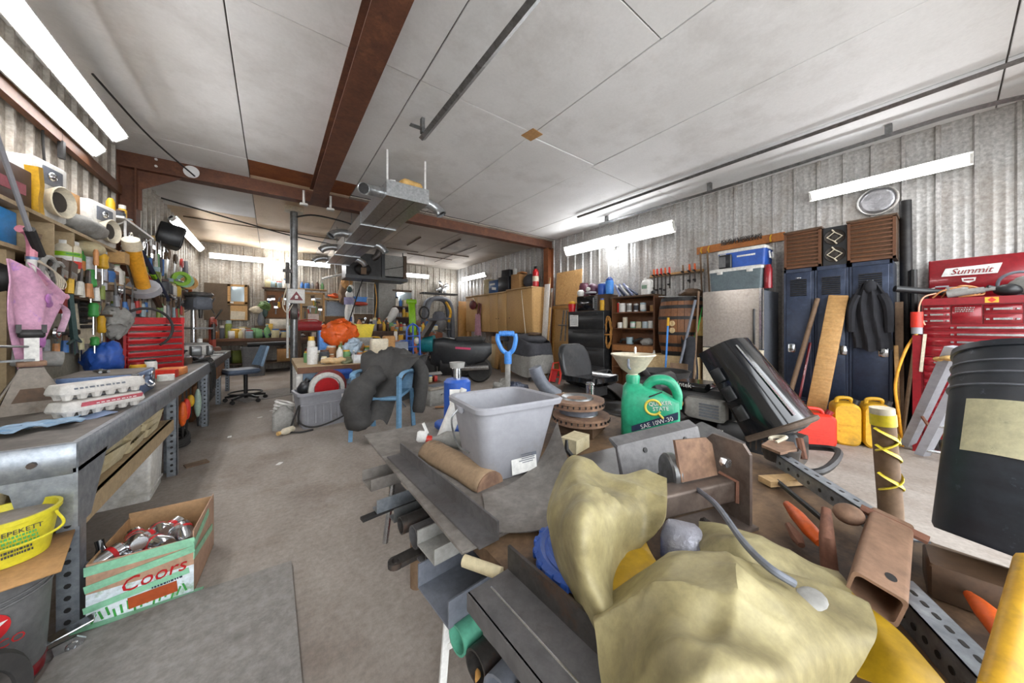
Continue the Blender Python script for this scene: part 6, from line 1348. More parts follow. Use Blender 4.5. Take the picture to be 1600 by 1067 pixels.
part(t, 'backing', 'cloth_grey', bx(-.36, .04, 0, .36, .06, .98))
t = thing('blue_basket', 'bright blue basket hanging on the wire grid', 'basket', (2.1, 10.36, 1.84), 0); part(t, 'basket', 'blue_light', xf(tub(.34, .2, .14), (0, 0, 0)));  part(t, 'contents', 'a8402c', ell((0, -.06, -.06), (.2, .08, .06)))
solo('dark_rail', 'dark slotted rail standing beside the wire grid', 'rail', 'black_iron', bx(2.56, 10.48, .985, 2.64, 10.56, 2.5)); solo('flush_slab', 'grey flush door panel leaning on the back wall', 'door panel', 'cloth_grey', box((0, 0, .78), (.52, .04, 1.5)), loc=(2.92, 10.55, .98))
t = thing('funnel_hood', 'white plastic spout standing before the grey door panel', 'spout', (2.95, 10.3, .98), 0); part(t, 'spout', 'white_paint', tube(spline([(-.12, 0, .0), (-.1, 0, .25), (.05, 0, .45), (.18, 0, .72)]), [.08]*5+[.1]*5+[.12]*5+[.02], 10))
t = thing('mirror_shelf', 'wall shelf with a mirror and bottles past the grey door panel', 'shelf', (3.4, 10.5, 1.2), 0)
part(t, 'shelf_board', 'dark_wood', bx(-.32, -.16, .52, .32, .1, .55)); part(t, 'shelf_board', 'dark_wood', bx(-.32, -.16, .18, .32, .1, .21)); part(t, 'back', mat('dk_back', '4a3430', '3d2b28', .7), bx(-.32, .08, .0, .32, .1, .52)); part(t, 'mirror', 'glass', bx(-.18, .06, .62, .3, .08, 1.02)); part(t, 'top_rail', 'dark_wood', bx(-.32, .02, 1.04, .32, .1, 1.09)); part(t, 'side', 'white_paint', bx(.30, -.1, .5, .33, .1, 1.1)); part(t, 'poster', '3e6f9f', bx(-.31, .06, .7, -.19, .07, 1.0))
row('on the upper board of the mirror shelf', 10.42, 3.12, 3.7, 1.752, 5, 46, .12, .18, 'x'); row('on the lower board of the mirror shelf', 10.42, 3.12, 3.7, 1.412, 5, 47, .11, .16, 'x')
t = thing('lime_post', 'lime green tool stand rising before the mirror shelf', 'stand', (2.95, 8.3, 0), 0); part(t, 'column', 'lime', box((0, 0, 1.0), (.16, .08, 1.5), (0, -3, 0), .01)); part(t, 'crosshead', 'lime', box((-.04, 0, 1.76), (.26, .1, .12), None, .02)); part(t, 'base', 'black_iron', box((0, 0, .12), (.4, .4, .24), None, .02))
t = thing('bikewheel', 'small black spoked wheel hanging beside the lime stand', 'wheel', (0, 0, 0), 0); part(t, 'tyre', 'black_rubber', ring((3.45, 8.8, 1.5), .17, .022, 24, 8, (90, 0, 20))); part(t, 'spokes', 'steel', *[cyl((3.45, 8.8, 1.5), (3.45+.16*math.cos(a), 8.8+.05*math.cos(a), 1.5+.16*math.sin(a)), .005, n=4) for a in [k*PI/4 for k in range(8)]]); part(t, 'string', 'steel', cyl((3.45, 8.8, 1.66), (3.45, 8.8, 3.15), .004, n=5))
# exercise frame in the corner
t = thing('padded_rig', 'grey padded tubular frame standing in the far corner', 'frame', (4.5, 10.2, 0), 0)
for y in (-.12, .2): part(t, 'arch', 'hose_grey', tube(spline([(-.46, y, 0), (-.47, y, 1.2), (-.36, y, 1.9), (0, y, 2.05), (.36, y, 1.9), (.46, y, 1.2), (.46, y, 0)]), .07, 10))
part(t, 'top_bar', 'black_iron', box((.02, 0, 2.2), (1.25, .3, .05))); part(t, 'strap', 'yellow_can', tube(spline([(.22, -.1, 1.95), (.36, -.16, 1.6), (.3, -.14, 1.25)]), .05, 6)); part(t, 'brace', 'steel', cyl((-.45, .05, 1.0), (.45, .05, 1.0), .025)); part(t, 'hanging_bag', 'grey_dark_plastic', ell((.0, -.1, 1.15), (.2, .15, .28)), box((0, -.1, .6), (.5, .3, .6), None, .08))
t = thing('wall_fan', 'chrome wall fan above the padded frame', 'fan', (4.72, 10.5, 2.46), 0); part(t, 'hub', 'steel_dark', cyl((0, 0, 0), (0, -.15, 0), .06)); 
for k in range(4): part(t, 'blade', 'chrome', ell((.14*math.cos(k*PI/2+.5), -.12, .14*math.sin(k*PI/2+.5)), (.12, .015, .06), 12, 6, (0, -math.degrees(k*PI/2+.5), 0)))
part(t, 'bracket', 'black_iron', box((0, .05, -.1), (.08, .12, .2)))
for k, (x, L, m) in enumerate(((5.0, 1.1, 'old_wood'), (5.1, 1.2, 'rust'), (5.18, 1.0, 'black_iron'), (5.26, 1.3, 'c98a55'))): solo('long_tool', 'long handled yard tool in the far corner, %s from the padded frame' % ('first', 'second', 'third', 'fourth')[k], 'tool', m, cyl((x, 10.2-.25*k, 0), (x+.05, 10.3-.25*k, L+.6), .022, n=7), group='yard tools in the corner')
carton('rusty brown cabinet before the far corner frame', (3.75, 9.3, 0), (.75, .5, .95), '7a4428', 0, False); carton('orange tool cabinet behind the blue hand truck', (2.55, 7.9, 0), (.7, .5, .78), 'c9632a', -20, False)
carton('brown crate at the end of the dark bench', (3.66, 10.15, .98), (.3, .3, .3), '6e4a34')

# ================================================================ more of the clutter towards the back
row('at the front of the long back bench', 9.88, -1.0, 1.3, .842, 14, 81, .1, .2, 'x')
row('at the front of the dark bench', 9.95, 1.7, 3.6, .982, 15, 82, .1, .2, 'x')
row('on the orange tool cabinet', 7.85, 2.3, 2.8, .785, 4, 83, .1, .2, 'x')
row('on the rusty brown cabinet', 9.3, 3.45, 4.05, .955, 5, 84, .14, .24, 'x')
SX = solo('upper_ledge', 'thin wooden ledge high on the back wall beyond the post', 'shelf', 'pine_x', bx(.55, 10.42, 2.12, 1.25, 10.62, 2.15))
row('on the thin ledge beyond the post', 10.52, .6, 1.2, 2.152, 5, 85, .1, .16, 'x')
solo('cap_ledge', 'dark ledge above the brown framed tool board', 'shelf', 'dark_wood', bx(-.2, 10.42, 2.10, .5, 10.62, 2.13))
row('on the dark ledge above the tool board', 10.52, -.15, .45, 2.132, 5, 86, .1, .16, 'x')
for k, (lb, x, y, s, m, rz) in enumerate((
  ('dark green crate on the floor before the dark bench', 2.1, 9.4, (.5, .4, .4), '3f5a48', 5), ('tan carton stacked before the dark bench', 2.75, 9.45, (.45, .4, .5), 'b58a58', -8),
  ('blue crate on the floor between bench and lime stand', 3.2, 9.0, (.4, .36, .36), '3a5f9a', 12), ('grey steel box behind the worktable', 1.1, 7.6, (.5, .4, .5), '7a7d80', 6),
  ('brown carton behind the worktable by the post', .75, 7.3, (.36, .34, .6), '8a5f3d', -10), ('white carton behind the scooter', 3.3, 7.6, (.4, .4, .45), 'cfcac0', 14),
  ('dark trunk on the floor behind the scooter', 4.15, 7.65, (.6, .4, .4), '2f2a28', -6), ('red crate on the floor near the far cupboard', 4.2, 8.3, (.4, .36, .32), '9a2a26', 8))):
    carton(lb, (x, y, 0), s, m, rz, True, 'floor_crate')
row('on the grey steel box behind the worktable', 7.55, .9, 1.3, .512, 4, 87, .12, .2, 'x')
row('on the dark trunk behind the scooter', 7.65, 3.9, 4.4, .412, 4, 88, .12, .2, 'x')
for k, (lb, pts, m, r) in enumerate((('red and black cable draped over the red metal box', [(.5, 9.3, 1.26), (.7, 9.28, 1.28), (.95, 9.3, 1.24), (1.02, 9.25, .9), (.98, 9.2, .5)], 'a8322a', .014), ('black hose trailing from the furnace to the back bench', [(1.9, 9.0, 2.4), (1.8, 9.3, 1.9), (1.7, 9.7, 1.3), (1.65, 9.9, 1.0)], 'black_rubber', .016), ('yellow air line hanging beside the wire grid', [(2.52, 10.4, 2.4), (2.56, 10.36, 1.9), (2.5, 10.3, 1.4), (2.48, 10.2, 1.0)], 'f0a92c', .01), ('grey cable hanging off the worktable front', [(1.2, 4.6, .66), (1.25, 4.53, .6), (1.3, 4.52, .3), (1.5, 4.5, .012)], 'hose_grey', .009))):
    solo('draped_cable', lb, 'cable', m, tube(spline(pts), r, 7))

# ================================================================ centre of the shop
t = thing('work_table', 'low worktable with a thick wooden top in the middle of the shop', 'table', (0, 0, 0), 0)
part(t, 'top', mat('table_top', 'c2ab88', 'b0966f', .7, 0, scale=4, st=(.4, 2, 1), c3='8f7350', s3=3), bx(.24, 4.58, .58, 1.75, 6.0, .645)); part(t, 'edge_strip', 'brown_wood', bx(.24, 4.55, .575, 1.75, 4.58, .645)); part(t, 'apron', '7f97ab', bx(.30, 4.62, .18, 1.7, 4.65, .57))
for x, y in ((.26, 4.62), (1.7, 4.62), (.28, 5.9), (1.7, 5.9)): part(t, 'leg', 'white_plastic', bx(x-.03, y-.03, 0, x+.03, y+.03, .58))
t = thing('blue_vise', 'blue clamp-on vise hanging on the worktable edge', 'vise', (.66, 4.52, .52), 0); part(t, 'body', 'blue', box((0, 0, .02), (.30, .1, .12), None, .012)); part(t, 'jaw', 'blue', box((0, -.07, .05), (.3, .03, .06), None, .008)); part(t, 'screw', 'chrome', cyl((0, -.06, 0), (0, -.14, -.02), .012, n=8)); part(t, 'handle', 'chrome', cyl((-.01, -.13, .02), (.01, -.13, -.2), .007, n=6))
# tote with reel
t = thing('storage_tote', 'grey ribbed plastic tote before the worktable', 'tote', (.52, 4.39, 0), 8); part(t, 'tub', 'grey_plastic', tub(.62, .34, .40, .008, .86, .84, .04, .018, .03)); part(t, 'sticker', 'white_paint', box((.16, -.178, .33), (.1, .003, .04), (-4, 0, 0)))
for k in range(7): part(t, 'rib', 'grey_plastic', box((-.23+.077*k, -.163, .17), (.02, .012, .22), (-4.5, 0, 0)))
part(t, 'band', 'grey_plastic', box((0, -.172, .27), (.60, .012, .015)))
t = thing('cord_reel', 'red cord reel with a white rim standing in the grey tote', 'reel', (.52, 4.38, .40), 8); part(t, 'rim', 'white_plastic', lathe([(.15, -.03), (.19, -.03), (.19, .03), (.15, .03), (.145, 0)], (0, 0, 0), 28, r=(90, 0, 0))); part(t, 'drum', 'red_bright', lathe([(.13, -.02), (.13, .02), (.001, .02)], (0, 0, 0), 24, r=(90, 0, 0))); part(t, 'backing_disc', '7a2a26', lathe([(.2, 0), (.2, .02), (.001, .02)], (.03, .05, .02), 24, r=(90, 0, 0)))
solo('black_pump', 'black pump body beside the cord reel in the tote', 'pump', 'black_plastic', box((.30, 4.42, .43), (.12, .12, .14), (0, 30, 0), .03), cyl((.27, 4.45, .40), (.34, 4.45, .52), .03))
solo('power_lead', 'black power cord looping over the floor and the tote', 'cord', 'black_rubber', tube(spline([(.12, 4.18, .012), (.15, 4.2, .03), (.19, 4.2, .14), (.24, 4.18, .28), (.24, 4.16, .1), (.4, 4.15, .03), (.7, 4.17, .12), (.88, 4.22, .3)]), .009, 6), tube(spline([(.12, 4.18, .012), (.25, 4.10, .012), (.36, 4.12, .012)]), .009, 6))
solo('duct_hose', 'white ribbed hose end beside the tote', 'hose', 'white_plastic', *[ring((.10+.004*k, 4.62, .1+.028*k), .09, .016, 18, 6, (0, 8*k-20, 0)) for k in range(6)])
solo('grey_jug', 'translucent grey jug on the floor beside the tote', 'jug', 'cloth_grey', loft([[(x, y, z) for x, y in rr(.2*k, .16*k, .03)] for z, k in ((0, 1), (.16, 1), (.22, .5), (.25, .3))]), loc=(.10, 4.42, 0))
t = thing('plastic_bottle', 'yellowish plastic bottle lying on the concrete floor', 'bottle', (.13, 4.16, .035), rot=(90, 0, -50)); part(t, 'body', 'cream', lathe([(.03, -.07), (.035, -.06), (.035, .04), (.015, .07), (.015, .09)], n=12)); part(t, 'cap', 'foam', lathe([(.02, .085), (.02, .11), (.001, .11)], n=10))
solo('floor_plate', 'thin steel plate set in the floor beyond the tote', 'plate', 'mat_grey', box((0, 0, .004), (.9, .7, .008)), loc=(-.05, 6.7, 0), rz=25)
for k, (x, y) in enumerate(((.0, 5.4), (-.12, 5.1), (.05, 3.3), (-.35, 4.4))): solo('paper_scrap', 'white paper scrap on the concrete, %s' % ('beyond the tote', 'near the duct hose', 'in the open aisle', 'by the bench legs')[k], 'scrap', 'white_paint', box((0, 0, .003), (.05, .03, .004)), loc=(x, y, 0), rz=30*k, group='scraps on the floor')
# on the worktable
TT = .647
solo('orange_jacket', 'bright orange safety jacket heaped on the worktable', 'jacket', 'orange', jit(elh((.86, 5.75, TT+.36), (.28, .2, .21), 20, 12), .055, 12, 8)); solo('blue_bin', 'blue plastic bin under the orange jacket', 'bin', 'blue_light', bx(.58, 5.7, TT, .74, 5.95, TT+.42)); carton('wooden box supporting the orange jacket', (.9, 5.8, TT), (.3, .25, .16), 'old_wood')
t = thing('yellow_tote', 'translucent yellow tub behind the orange jacket', 'tub', (1.22, 5.88, TT+.30), 10); part(t, 'tub', 'e0c83a', tub(.34, .22, .22, .006, .75, .8, .03, .01, .015)); solo('tub_crate', 'grey crate carrying the yellow tub', 'crate', 'cloth_grey', bx(1.1, 5.78, TT, 1.36, 5.98, TT+.298))
solo('pale_bag', 'pale blue plastic bag slumped on the worktable', 'bag', 'b4c6d6', jit(elh((.98, 5.4, TT+.14), (.14, .12, .15), 16, 10), .04, 13))
t = thing('generator', 'yellow topped portable generator behind the worktable', 'generator', (1.45, 6.6, .35), 0); part(t, 'housing', 'black_plastic', box((0, 0, .3), (.5, .4, .36), None, .03)); part(t, 'tank', 'yellow_can', box((0, 0, .53), (.46, .38, .1), None, .04)); part(t, 'frame', 'black_iron', tube(spline([(-.27, -.2, 0), (-.27, -.2, .5), (.27, -.2, .5), (.27, -.2, 0)], 4), .016, 6)); part(t, 'front_panel', 'hose_grey', box((-.05, -.21, .26), (.3, .02, .2))); solo('generator_stand', 'low dark trolley under the yellow topped generator', 'trolley', 'dark_wood', box((1.45, 6.6, .17), (.6, .5, .34)))
solo('paper_bag', 'brown paper bag standing on the worktable', 'bag', 'cream', jit(box((1.28, 5.05, TT+.15), (.24, .16, .3), None, .02), .008, 3)); solo('tan_bag', 'taller tan paper bag behind the pale one', 'bag', 'card', jit(box((1.45, 5.15, TT+.17), (.16, .16, .34), None, .02), .008, 4))
t = thing('parts_organizer', 'small clear parts organizer box on the worktable', 'organizer', (1.62, 5.2, TT), 0); part(t, 'case', 'hose_grey', box((0, 0, .12), (.24, .2, .24), None, .01)); part(t, 'bin', 'white_plastic', box((-.05, -.1, .07), (.1, .02, .1))); part(t, 'bin', 'white_plastic', box((.06, -.1, .07), (.1, .02, .1)))
carton('long white instrument box at the front of the worktable', (1.05, 4.72, TT), (.38, .12, .1), 'd9dcdc', 4)
solo('white_roll', 'white paper towel roll standing on the worktable', 'roll', 'white_paint', pipe((.42, 4.9, TT), (.42, 4.9, TT+.22), .06, .04, 16)); solo('red_tape', 'red roll of tape standing on the worktable', 'tape', 'red_bright', pipe((.98, 4.92, TT+.05), (.98, 4.97, TT+.05), .05, .02, 16))
solo('white_tape', 'white spool lying at the worktable corner', 'spool', 'white_plastic', pipe((1.42, 4.75, TT), (1.42, 4.75, TT+.09), .07, .03, 16)); solo('tan_rag', 'tan rag spread at the front of the worktable', 'rag', 'd9b98a', jit(elh((.66, 4.78, TT+.035), (.16, .1, .04), 14, 8), .02, 7)); solo('green_rag', 'olive and grey cloth beside the tan rag', 'rag', '6a6f52', jit(elh((.8, 4.76, TT+.035), (.1, .08, .045), 14, 8), .02, 8))
row('along the front of the worktable', 4.85, .5, 1.25, TT, 8, 61, .05, .09, 'x'); row('across the middle of the worktable', 5.2, .35, 1.2, TT, 9, 62, .08, .14, 'x'); row('at the back of the worktable', 5.6, .4, 1.7, TT, 10, 63, .1, .18, 'x')
t = thing('blue_helmet', 'bright blue plastic tank beside the parts organizer', 'tank', (2.25, 6.75, 0), 0); part(t, 'tank', 'blue', box((0, 0, .72), (.3, .26, .24), None, .06)); part(t, 'spigot', 'chrome', cyl((0, -.13, .64), (0, -.2, .62), .02)); part(t, 'stand', 'dark_wood', box((0, 0, .3), (.3, .3, .6)))
# chair with coat
t = thing('plastic_chair', 'blue plastic armchair with a dark coat thrown over it', 'chair', (.956, 3.56, 0), -37)
bl = mat('chair_blue', '5d87a8', '6f97b5', .45, 0, scale=5)
part(t, 'seat', bl, box((0, 0, .42), (.44, .42, .03), (3, 0, 0), .012)); part(t, 'backrest', bl, surf(lambda u, v: ((u-.5)*.46, .20+.1*v-.03*math.sin(u*PI), .44+.33*v), 10, 6, .016))
for sx in (-1, 1):
    part(t, 'leg', bl, tube([(sx*.24, -.24, 0), (sx*.23, -.20, .64)], .026, 4)); part(t, 'leg', bl, tube([(sx*.23, .26, 0), (sx*.22, .21, .44)], .028, 4)); part(t, 'armrest', bl, tube(spline([(sx*.235, -.21, .62), (sx*.25, -.15, .665), (sx*.25, .08, .66), (sx*.22, .24, .62)]), .028, 6, flat=.6))
def coatf(u, v):
    # drapes over the back rest, falls down the front and the outside
    s = v*1.25
    y = (.30-.02*math.sin(u*7)) if s < .08 else .30
    if s < .45: z = .30+s*1.2; y = .36
    elif s < .60: z = .82-.02*abs(s-.52); y = .36-(s-.45)*1.6
    else: z = .82-(s-.60)*.95; y = .12-(s-.60)*.62
    w = .62 if s < .6 else .62-(s-.6)*.42
    return ((u-.5)*w+.03*math.sin(s*9+u*3)+.02-(max(0, s-.6))*.12, y+.035*math.sin(u*11+s*4)-.03*math.sin(u*PI), z+.028*math.sin(u*9+s*6)+(.02 if u < .5 else 0))
t = thing('dark_coat', 'dark grey rain jacket slumped over the blue chair', 'jacket', (.956, 3.56, 0), -37)
part(t, 'body', 'coat_dark', surf(coatf, 30, 30, .008)); part(t, 'sleeve', 'coat_dark', tube(spline([(.22, .25, .78), (.34, .2, .64), (.35, .14, .42), (.33, .1, .2)]), [.07]*6+[.075]*6+[.07]*6+[.055], 10)); part(t, 'front_fold', 'coat_dark', jit(tube(spline([(-.02, -.1, .66), (-.10, -.24, .55), (-.15, -.30, .38), (-.10, -.30, .14)]), [.10]*6+[.13]*6+[.13]*6+[.04], 12), .02, 4)); part(t, 'hood', 'coat_dark', jit(elh((.02, .26, .80), (.2, .13, .08), 16, 10), .03, 5))
# hand truck, scooter and things behind
t = thing('hand_truck', 'blue tubular hand truck standing upright', 'hand truck', (2.1, 5.85, 0), 25)
for s in (-1, 1): part(t, 'side_tube', 'blue', tube(spline([(s*.16, 0, .05), (s*.16, .02, .9), (s*.13, .03, 1.10), (0, .03, 1.18)]), .017, 8))
for z in (.25, .5, .75, .95): part(t, 'crossbar', 'blue', cyl((-.16, .02, z), (.16, .02, z), .013, n=8))
part(t, 'toe_plate', 'blue', box((0, -.12, .03), (.36, .24, .012))); part(t, 'center_tube', 'blue', cyl((0, .02, .05), (0, .03, 1.18), .014, n=8))
for s in (-1, 1): part(t, 'wheel', 'black_rubber', lathe([(.02, -.03), (.12, -.03), (.13, 0), (.12, .03), (.02, .03)], (s*.22, .1, .13), 20, r=(0, 90, 0)))
t = thing('motorcycle', 'dark scooter with a smoked windshield and teal fairing', 'motorcycle', (2.85, 5.95, 0), -35)
part(t, 'front_wheel', 'black_rubber', lathe([(.12, -.05), (.22, -.06), (.26, 0), (.22, .06), (.12, .05)], (-.5, 0, .26), 26, r=(90, 0, 0))); part(t, 'rear_wheel', 'black_rubber', lathe([(.12, -.06), (.22, -.07), (.26, 0), (.22, .07), (.12, .06)], (.6, 0, .26), 26, r=(90, 0, 0))); part(t, 'frame_body', 'black_plastic', loft([[(x, y*w, z0+zz*h) for y, zz in rr(1, 1, .3)] for x, w, z0, h in ((-.35, .2, .62, .5), (-.1, .34, .60, .62), (.25, .36, .58, .56), (.7, .3, .62, .4), (.85, .14, .68, .2))])); part(t, 'fairing', 'teal', loft([[(x, y*w, z0+zz*h) for y, zz in rr(1, 1, .4)] for x, w, z0, h in ((-.62, .16, .72, .14), (-.5, .34, .76, .3), (-.3, .36, .78, .34))])); part(t, 'windshield', 'speaker_cone', surf(lambda u, v: (-.46+.2*v-.12*math.sin(u*PI), (u-.5)*.42*(1-.3*v), .92+.34*v), 10, 6, .008)); part(t, 'seat', 'black_rubber', box((.42, 0, .86), (.6, .3, .12), None, .05)); part(t, 'headlight', 'white_plastic', ell((-.62, -.08, .84), (.05, .07, .07))); part(t, 'handlebar', 'steel', tube(spline([(-.2, -.36, 1.0), (-.28, -.2, 1.04), (-.28, .2, 1.04), (-.2, .36, 1.0)]), .016, 7)); part(t, 'exhaust', 'chrome', cyl((.1, -.2, .3), (.8, -.22, .34), .05)); part(t, 'engine', 'black_iron', box((.1, 0, .34), (.62, .32, .36), None, .06)); part(t, 'side_trim', 'd0406a', box((.3, -.19, .70), (.3, .012, .04), (0, 4, 0))); part(t, 'fork', 'chrome', cyl((-.5, -.09, .26), (-.34, -.09, .8), .02), cyl((-.5, .09, .26), (-.34, .09, .8), .02))
solo('felt_hat', 'grey felt hat resting on top of the scooter windshield', 'hat', 'cloth_dk', lathe([(.24, 0), (.22, .01), (.13, .02), (.12, .1), (.08, .15), (.001, .16)], n=20), loc=(2.68, 6.05, 1.27), rot=(6, -6, 0))
t = thing('duffel', 'black duffel bag with pink print beside the scooter', 'bag', (3.52, 6.45, 0), -20); part(t, 'body', 'black_plastic', jit(elh((0, 0, .48), (.42, .2, .22), 18, 10), .015, 3), box((0, 0, .16), (.7, .36, .32), None, .04)); part(t, 'pink_print', 'd0406a', box((-.1, -.205, .46), (.14, .02, .06))); part(t, 'red_tab', 'red_can', box((.15, -.2, .52), (.06, .03, .05)))
t = thing('tan_case', 'tan metal tool case on the floor before the scooter', 'case', (1.98, 4.55, 0), 12); part(t, 'body', 'cloth_grey', box((0, 0, .11), (.46, .34, .22), None, .01)); part(t, 'lid', mat('case_tan', '9a9184', '8a8174', .6), box((0, 0, .235), (.48, .36, .03), None, .008)); part(t, 'recess', 'hose_grey', box((.02, 0, .252), (.3, .2, .006))); part(t, 'handle', 'steel', tube(spline([(-.05, -.18, .14), (-.05, -.2, .16), (.05, -.2, .16), (.05, -.18, .14)]), .008, 6))
for k, (lb, a, b, m, w) in enumerate((('orange handled stick lying over the wood scraps', (1.75, 5.25, .22), (2.15, 5.1, .28), 'd08a4a', .03), ('rusty brown board behind the tan case', (1.9, 4.95, .12), (2.5, 5.0, .15), 'rust', .09), ('grey board lying near the scooter wheel', (1.9, 5.4, .28), (2.4, 5.35, .30), 'cloth_grey', .1), ('reddish lath on the floor before the tan case', (1.8, 4.2, .02), (2.3, 4.0, .02), 'a9764a', .03))):
    bar(lb, a, b, w, m, 'board', 'scrap_board', False)
carton('low crate of bottles and scraps behind the tan case', (2.05, 5.15, 0), (.5, .4, .2), '6a4a38')
row('in the low crate behind the tan case', 5.1, 1.85, 2.25, .21, 4, 64, .06, .1, 'x')
solo('navy_bag', 'navy cloth bag lying on the floor beyond the bucket', 'bag', 'navy', jit(elh((3.0, 4.0, .12), (.26, .2, .14), 18, 10), .03, 5)); solo('grey_wrap', 'pale grey plastic wrap heaped on the navy bag', 'wrap', 'cloth_grey', jit(elh((2.86, 4.08, .2), (.18, .14, .1), 16, 10), .04, 6))
# riding mower
t = thing('riding_mower', 'black riding lawn mower with its hood tipped open', 'lawn mower', (2.68, 0, 0), 0)
part(t, 'seat', 'black_gloss', loft([[(x, y, z) for x, y in rr(w, d, .08, 4, 0, cy)] for z, w, d, cy in ((.54, .36, .38, 2.24), (.58, .46, .46, 2.24), (.63, .46, .46, 2.24), (.605, .34, .34, 2.22))], True))
part(t, 'seat_back', 'black_plastic', loft([[(x, y+cy+.10*abs(x)/.23*-1*.6, z) for x, y in rr(w, .08, .038, 5)] for z, w, cy in ((.58, .34, 2.44), (.62, .44, 2.46), (.72, .46, 2.49), (.84, .44, 2.52), (.91, .36, 2.535), (.94, .24, 2.54))]))
part(t, 'seat_bracket', 'black_iron', box((0, 2.3, .47), (.3, .34, .1)))
for s in (-1, 1):
    part(t, 'rear_fender', mat('fender', '2a2928', '3a3632', .35, .1, c3='55493e', s3=3), surf(lambda u, v: (s*(.18+.32*v), 2.32+.42*math.cos(PI*u), .22+.30*math.sin(PI*u)*(1-.1*v)), 18, 6, .012))
    part(t, 'rear_tyre', 'black_rubber', lathe([(.1, -.1), (.2, -.11), (.23, -.08), (.235, 0), (.23, .08), (.2, .11), (.1, .1)], (s*.37, 2.32, .235), 26, r=(0, 90, 0)))
    part(t, 'front_tyre', 'black_rubber', lathe([(.08, -.07), (.15, -.075), (.17, 0), (.15, .075), (.08, .07)], (s*.36, .95, .17), 24, r=(0, 90, 0)))
part(t, 'deck_body', 'fender', loft([[(x*w, y, z0+zz*h) for x, zz in rr(1, 1, .2)] for y, w, z0, h in ((2.6, .4, .3, .16), (2.1, .5, .26, .22), (1.7, .5, .3, .2), (1.5, .44, .34, .24), (1.1, .46, .34, .22), (.7, .46, .34, .2), (.55, .38, .34, .18))]))
part(t, 'mower_deck', 'rust_light', lathe([(.5, .1), (.52, .12), (.5, .2), (.3, .22), (.001, .22)], (0, 1.65, 0), 28)); part(t, 'dash', 'black_plastic', box((0, 1.48, .62), (.34, .2, .22), (-20, 0, 0), .03)); part(t, 'steering_column', 'black_iron', cyl((0, 1.5, .6), (0, 1.68, .80), .03))
part(t, 'engine', 'black_plastic', box((-.04, 1.05, .58), (.36, .36, .22), None, .04)); part(t, 'engine_cover', 'black_gloss', box((-.12, 1.12, .70), (.22, .24, .06), None, .02)); e = part(t, 'air_filter', 'cloth_grey', box((-.26, 1.0, .57), (.1, .26, .14), None, .02)); part(e, 'fins', 'hose_grey', *[box((-.315, .96, .53+.02*k), (.01, .12, .009)) for k in range(5)])
text(t, 'Intek', .05, 'white_paint', (-.235, 1.16, .71), (90, 0, -90))
part(t, 'oil_cap', 'd9a15a', cyl((-.3, 1.16, .58), (-.34, 1.17, .6), .03))
# hood: hinged at the front, tipped forward
def hoodf(u, v):
    a = PI*(u*1.0)
    w = .255*(1-.12*v); h = .30*(1-.2*v)
    return (-w*math.cos(a)*(1-.12*math.sin(a)**4), 0, h*math.sin(a)**.55) if False else (-w*math.copysign(abs(math.cos(a))**.55, math.cos(a)), .60*v, h*abs(math.sin(a))**.6)
hd = part(t, 'hood', 'black_gloss', surf(hoodf, 24, 12, .012), loc=(-.20, .69, .47), rot=(58, 0, -6))
hd.scale = (.82, .95, .9)
part(hd, 'painted_highlight', 'chrome', *[surf(lambda u, v: (-.155+s_+.05*u, .05+.5*v, .285-.055*v+.004), 2, 6, .004) for s_ in (0,)]); part(hd, 'grille_side', 'black_plastic', *[box((-.265, .15+.13*k, .06), (.02, .09, .07), None, .006) for k in range(3)], label='slotted side vents'); part(hd, 'headlight', 'chrome', ell((-.16, .015, .2), (.05, .02, .035))); part(hd, 'edge_trim', mat('seal', '5a4a3c', '4a3c30', .8), tube([hoodf(k/24, 0) for k in range(25)], .018, 6))  # pale chrome strip on the hood imitates a glossy highlight
part(hd, 'nose', 'black_gloss', ell((0, .0, .14), (.25, .05, .15)))
part(t, 'bumper', 'black_iron', tube(spline([(-.3, .62, .3), (-.25, .42, .34), (.25, .42, .34), (.3, .62, .3)]), .02, 7)); part(t, 'footrest', 'black_plastic', box((-.36, 1.35, .32), (.2, .5, .04), None, .01)); part(t, 'lower_grille', 'black_plastic', box((-.27, .72, .42), (.03, .42, .2), (0, 10, 0), .02)); marks(t, 'white_paint', (-.295, .93, .44), (90, 0, -90), 2, .1, .022, 4, 'maker_print'); part(t, 'grille_mesh', 'steel_dark', *[box((-.288, .58+.03*k, .40), (.008, .008, .1)) for k in range(7)])
t = thing('rubber_tub', 'black rubber feed tub lying beyond the mower', 'tub', (3.2, 1.72, .56), 0); part(t, 'tub', 'black_rubber', lathe([(.2, 0), (.24, .12), (.25, .13), (.235, .13), (.19, .012), (.001, .012)], n=28)); part(t, 'rib', 'black_rubber', ring((0, 0, .06), .225, .012, 26, 6))
solo('tub_support', 'dark steering cover under the black feed tub', 'cover', 'fender', box((3.22, 1.72, .28), (.26, .3, .56), None, .02)); solo('black_shell', 'black plastic chute shell behind the feed tub', 'chute', 'black_plastic', surf(lambda u, v: (3.02+.3*(u-.5), 2.25+.3*v, .42+.24*math.sin(PI*u)*(1-.3*v)), 12, 6, .012))

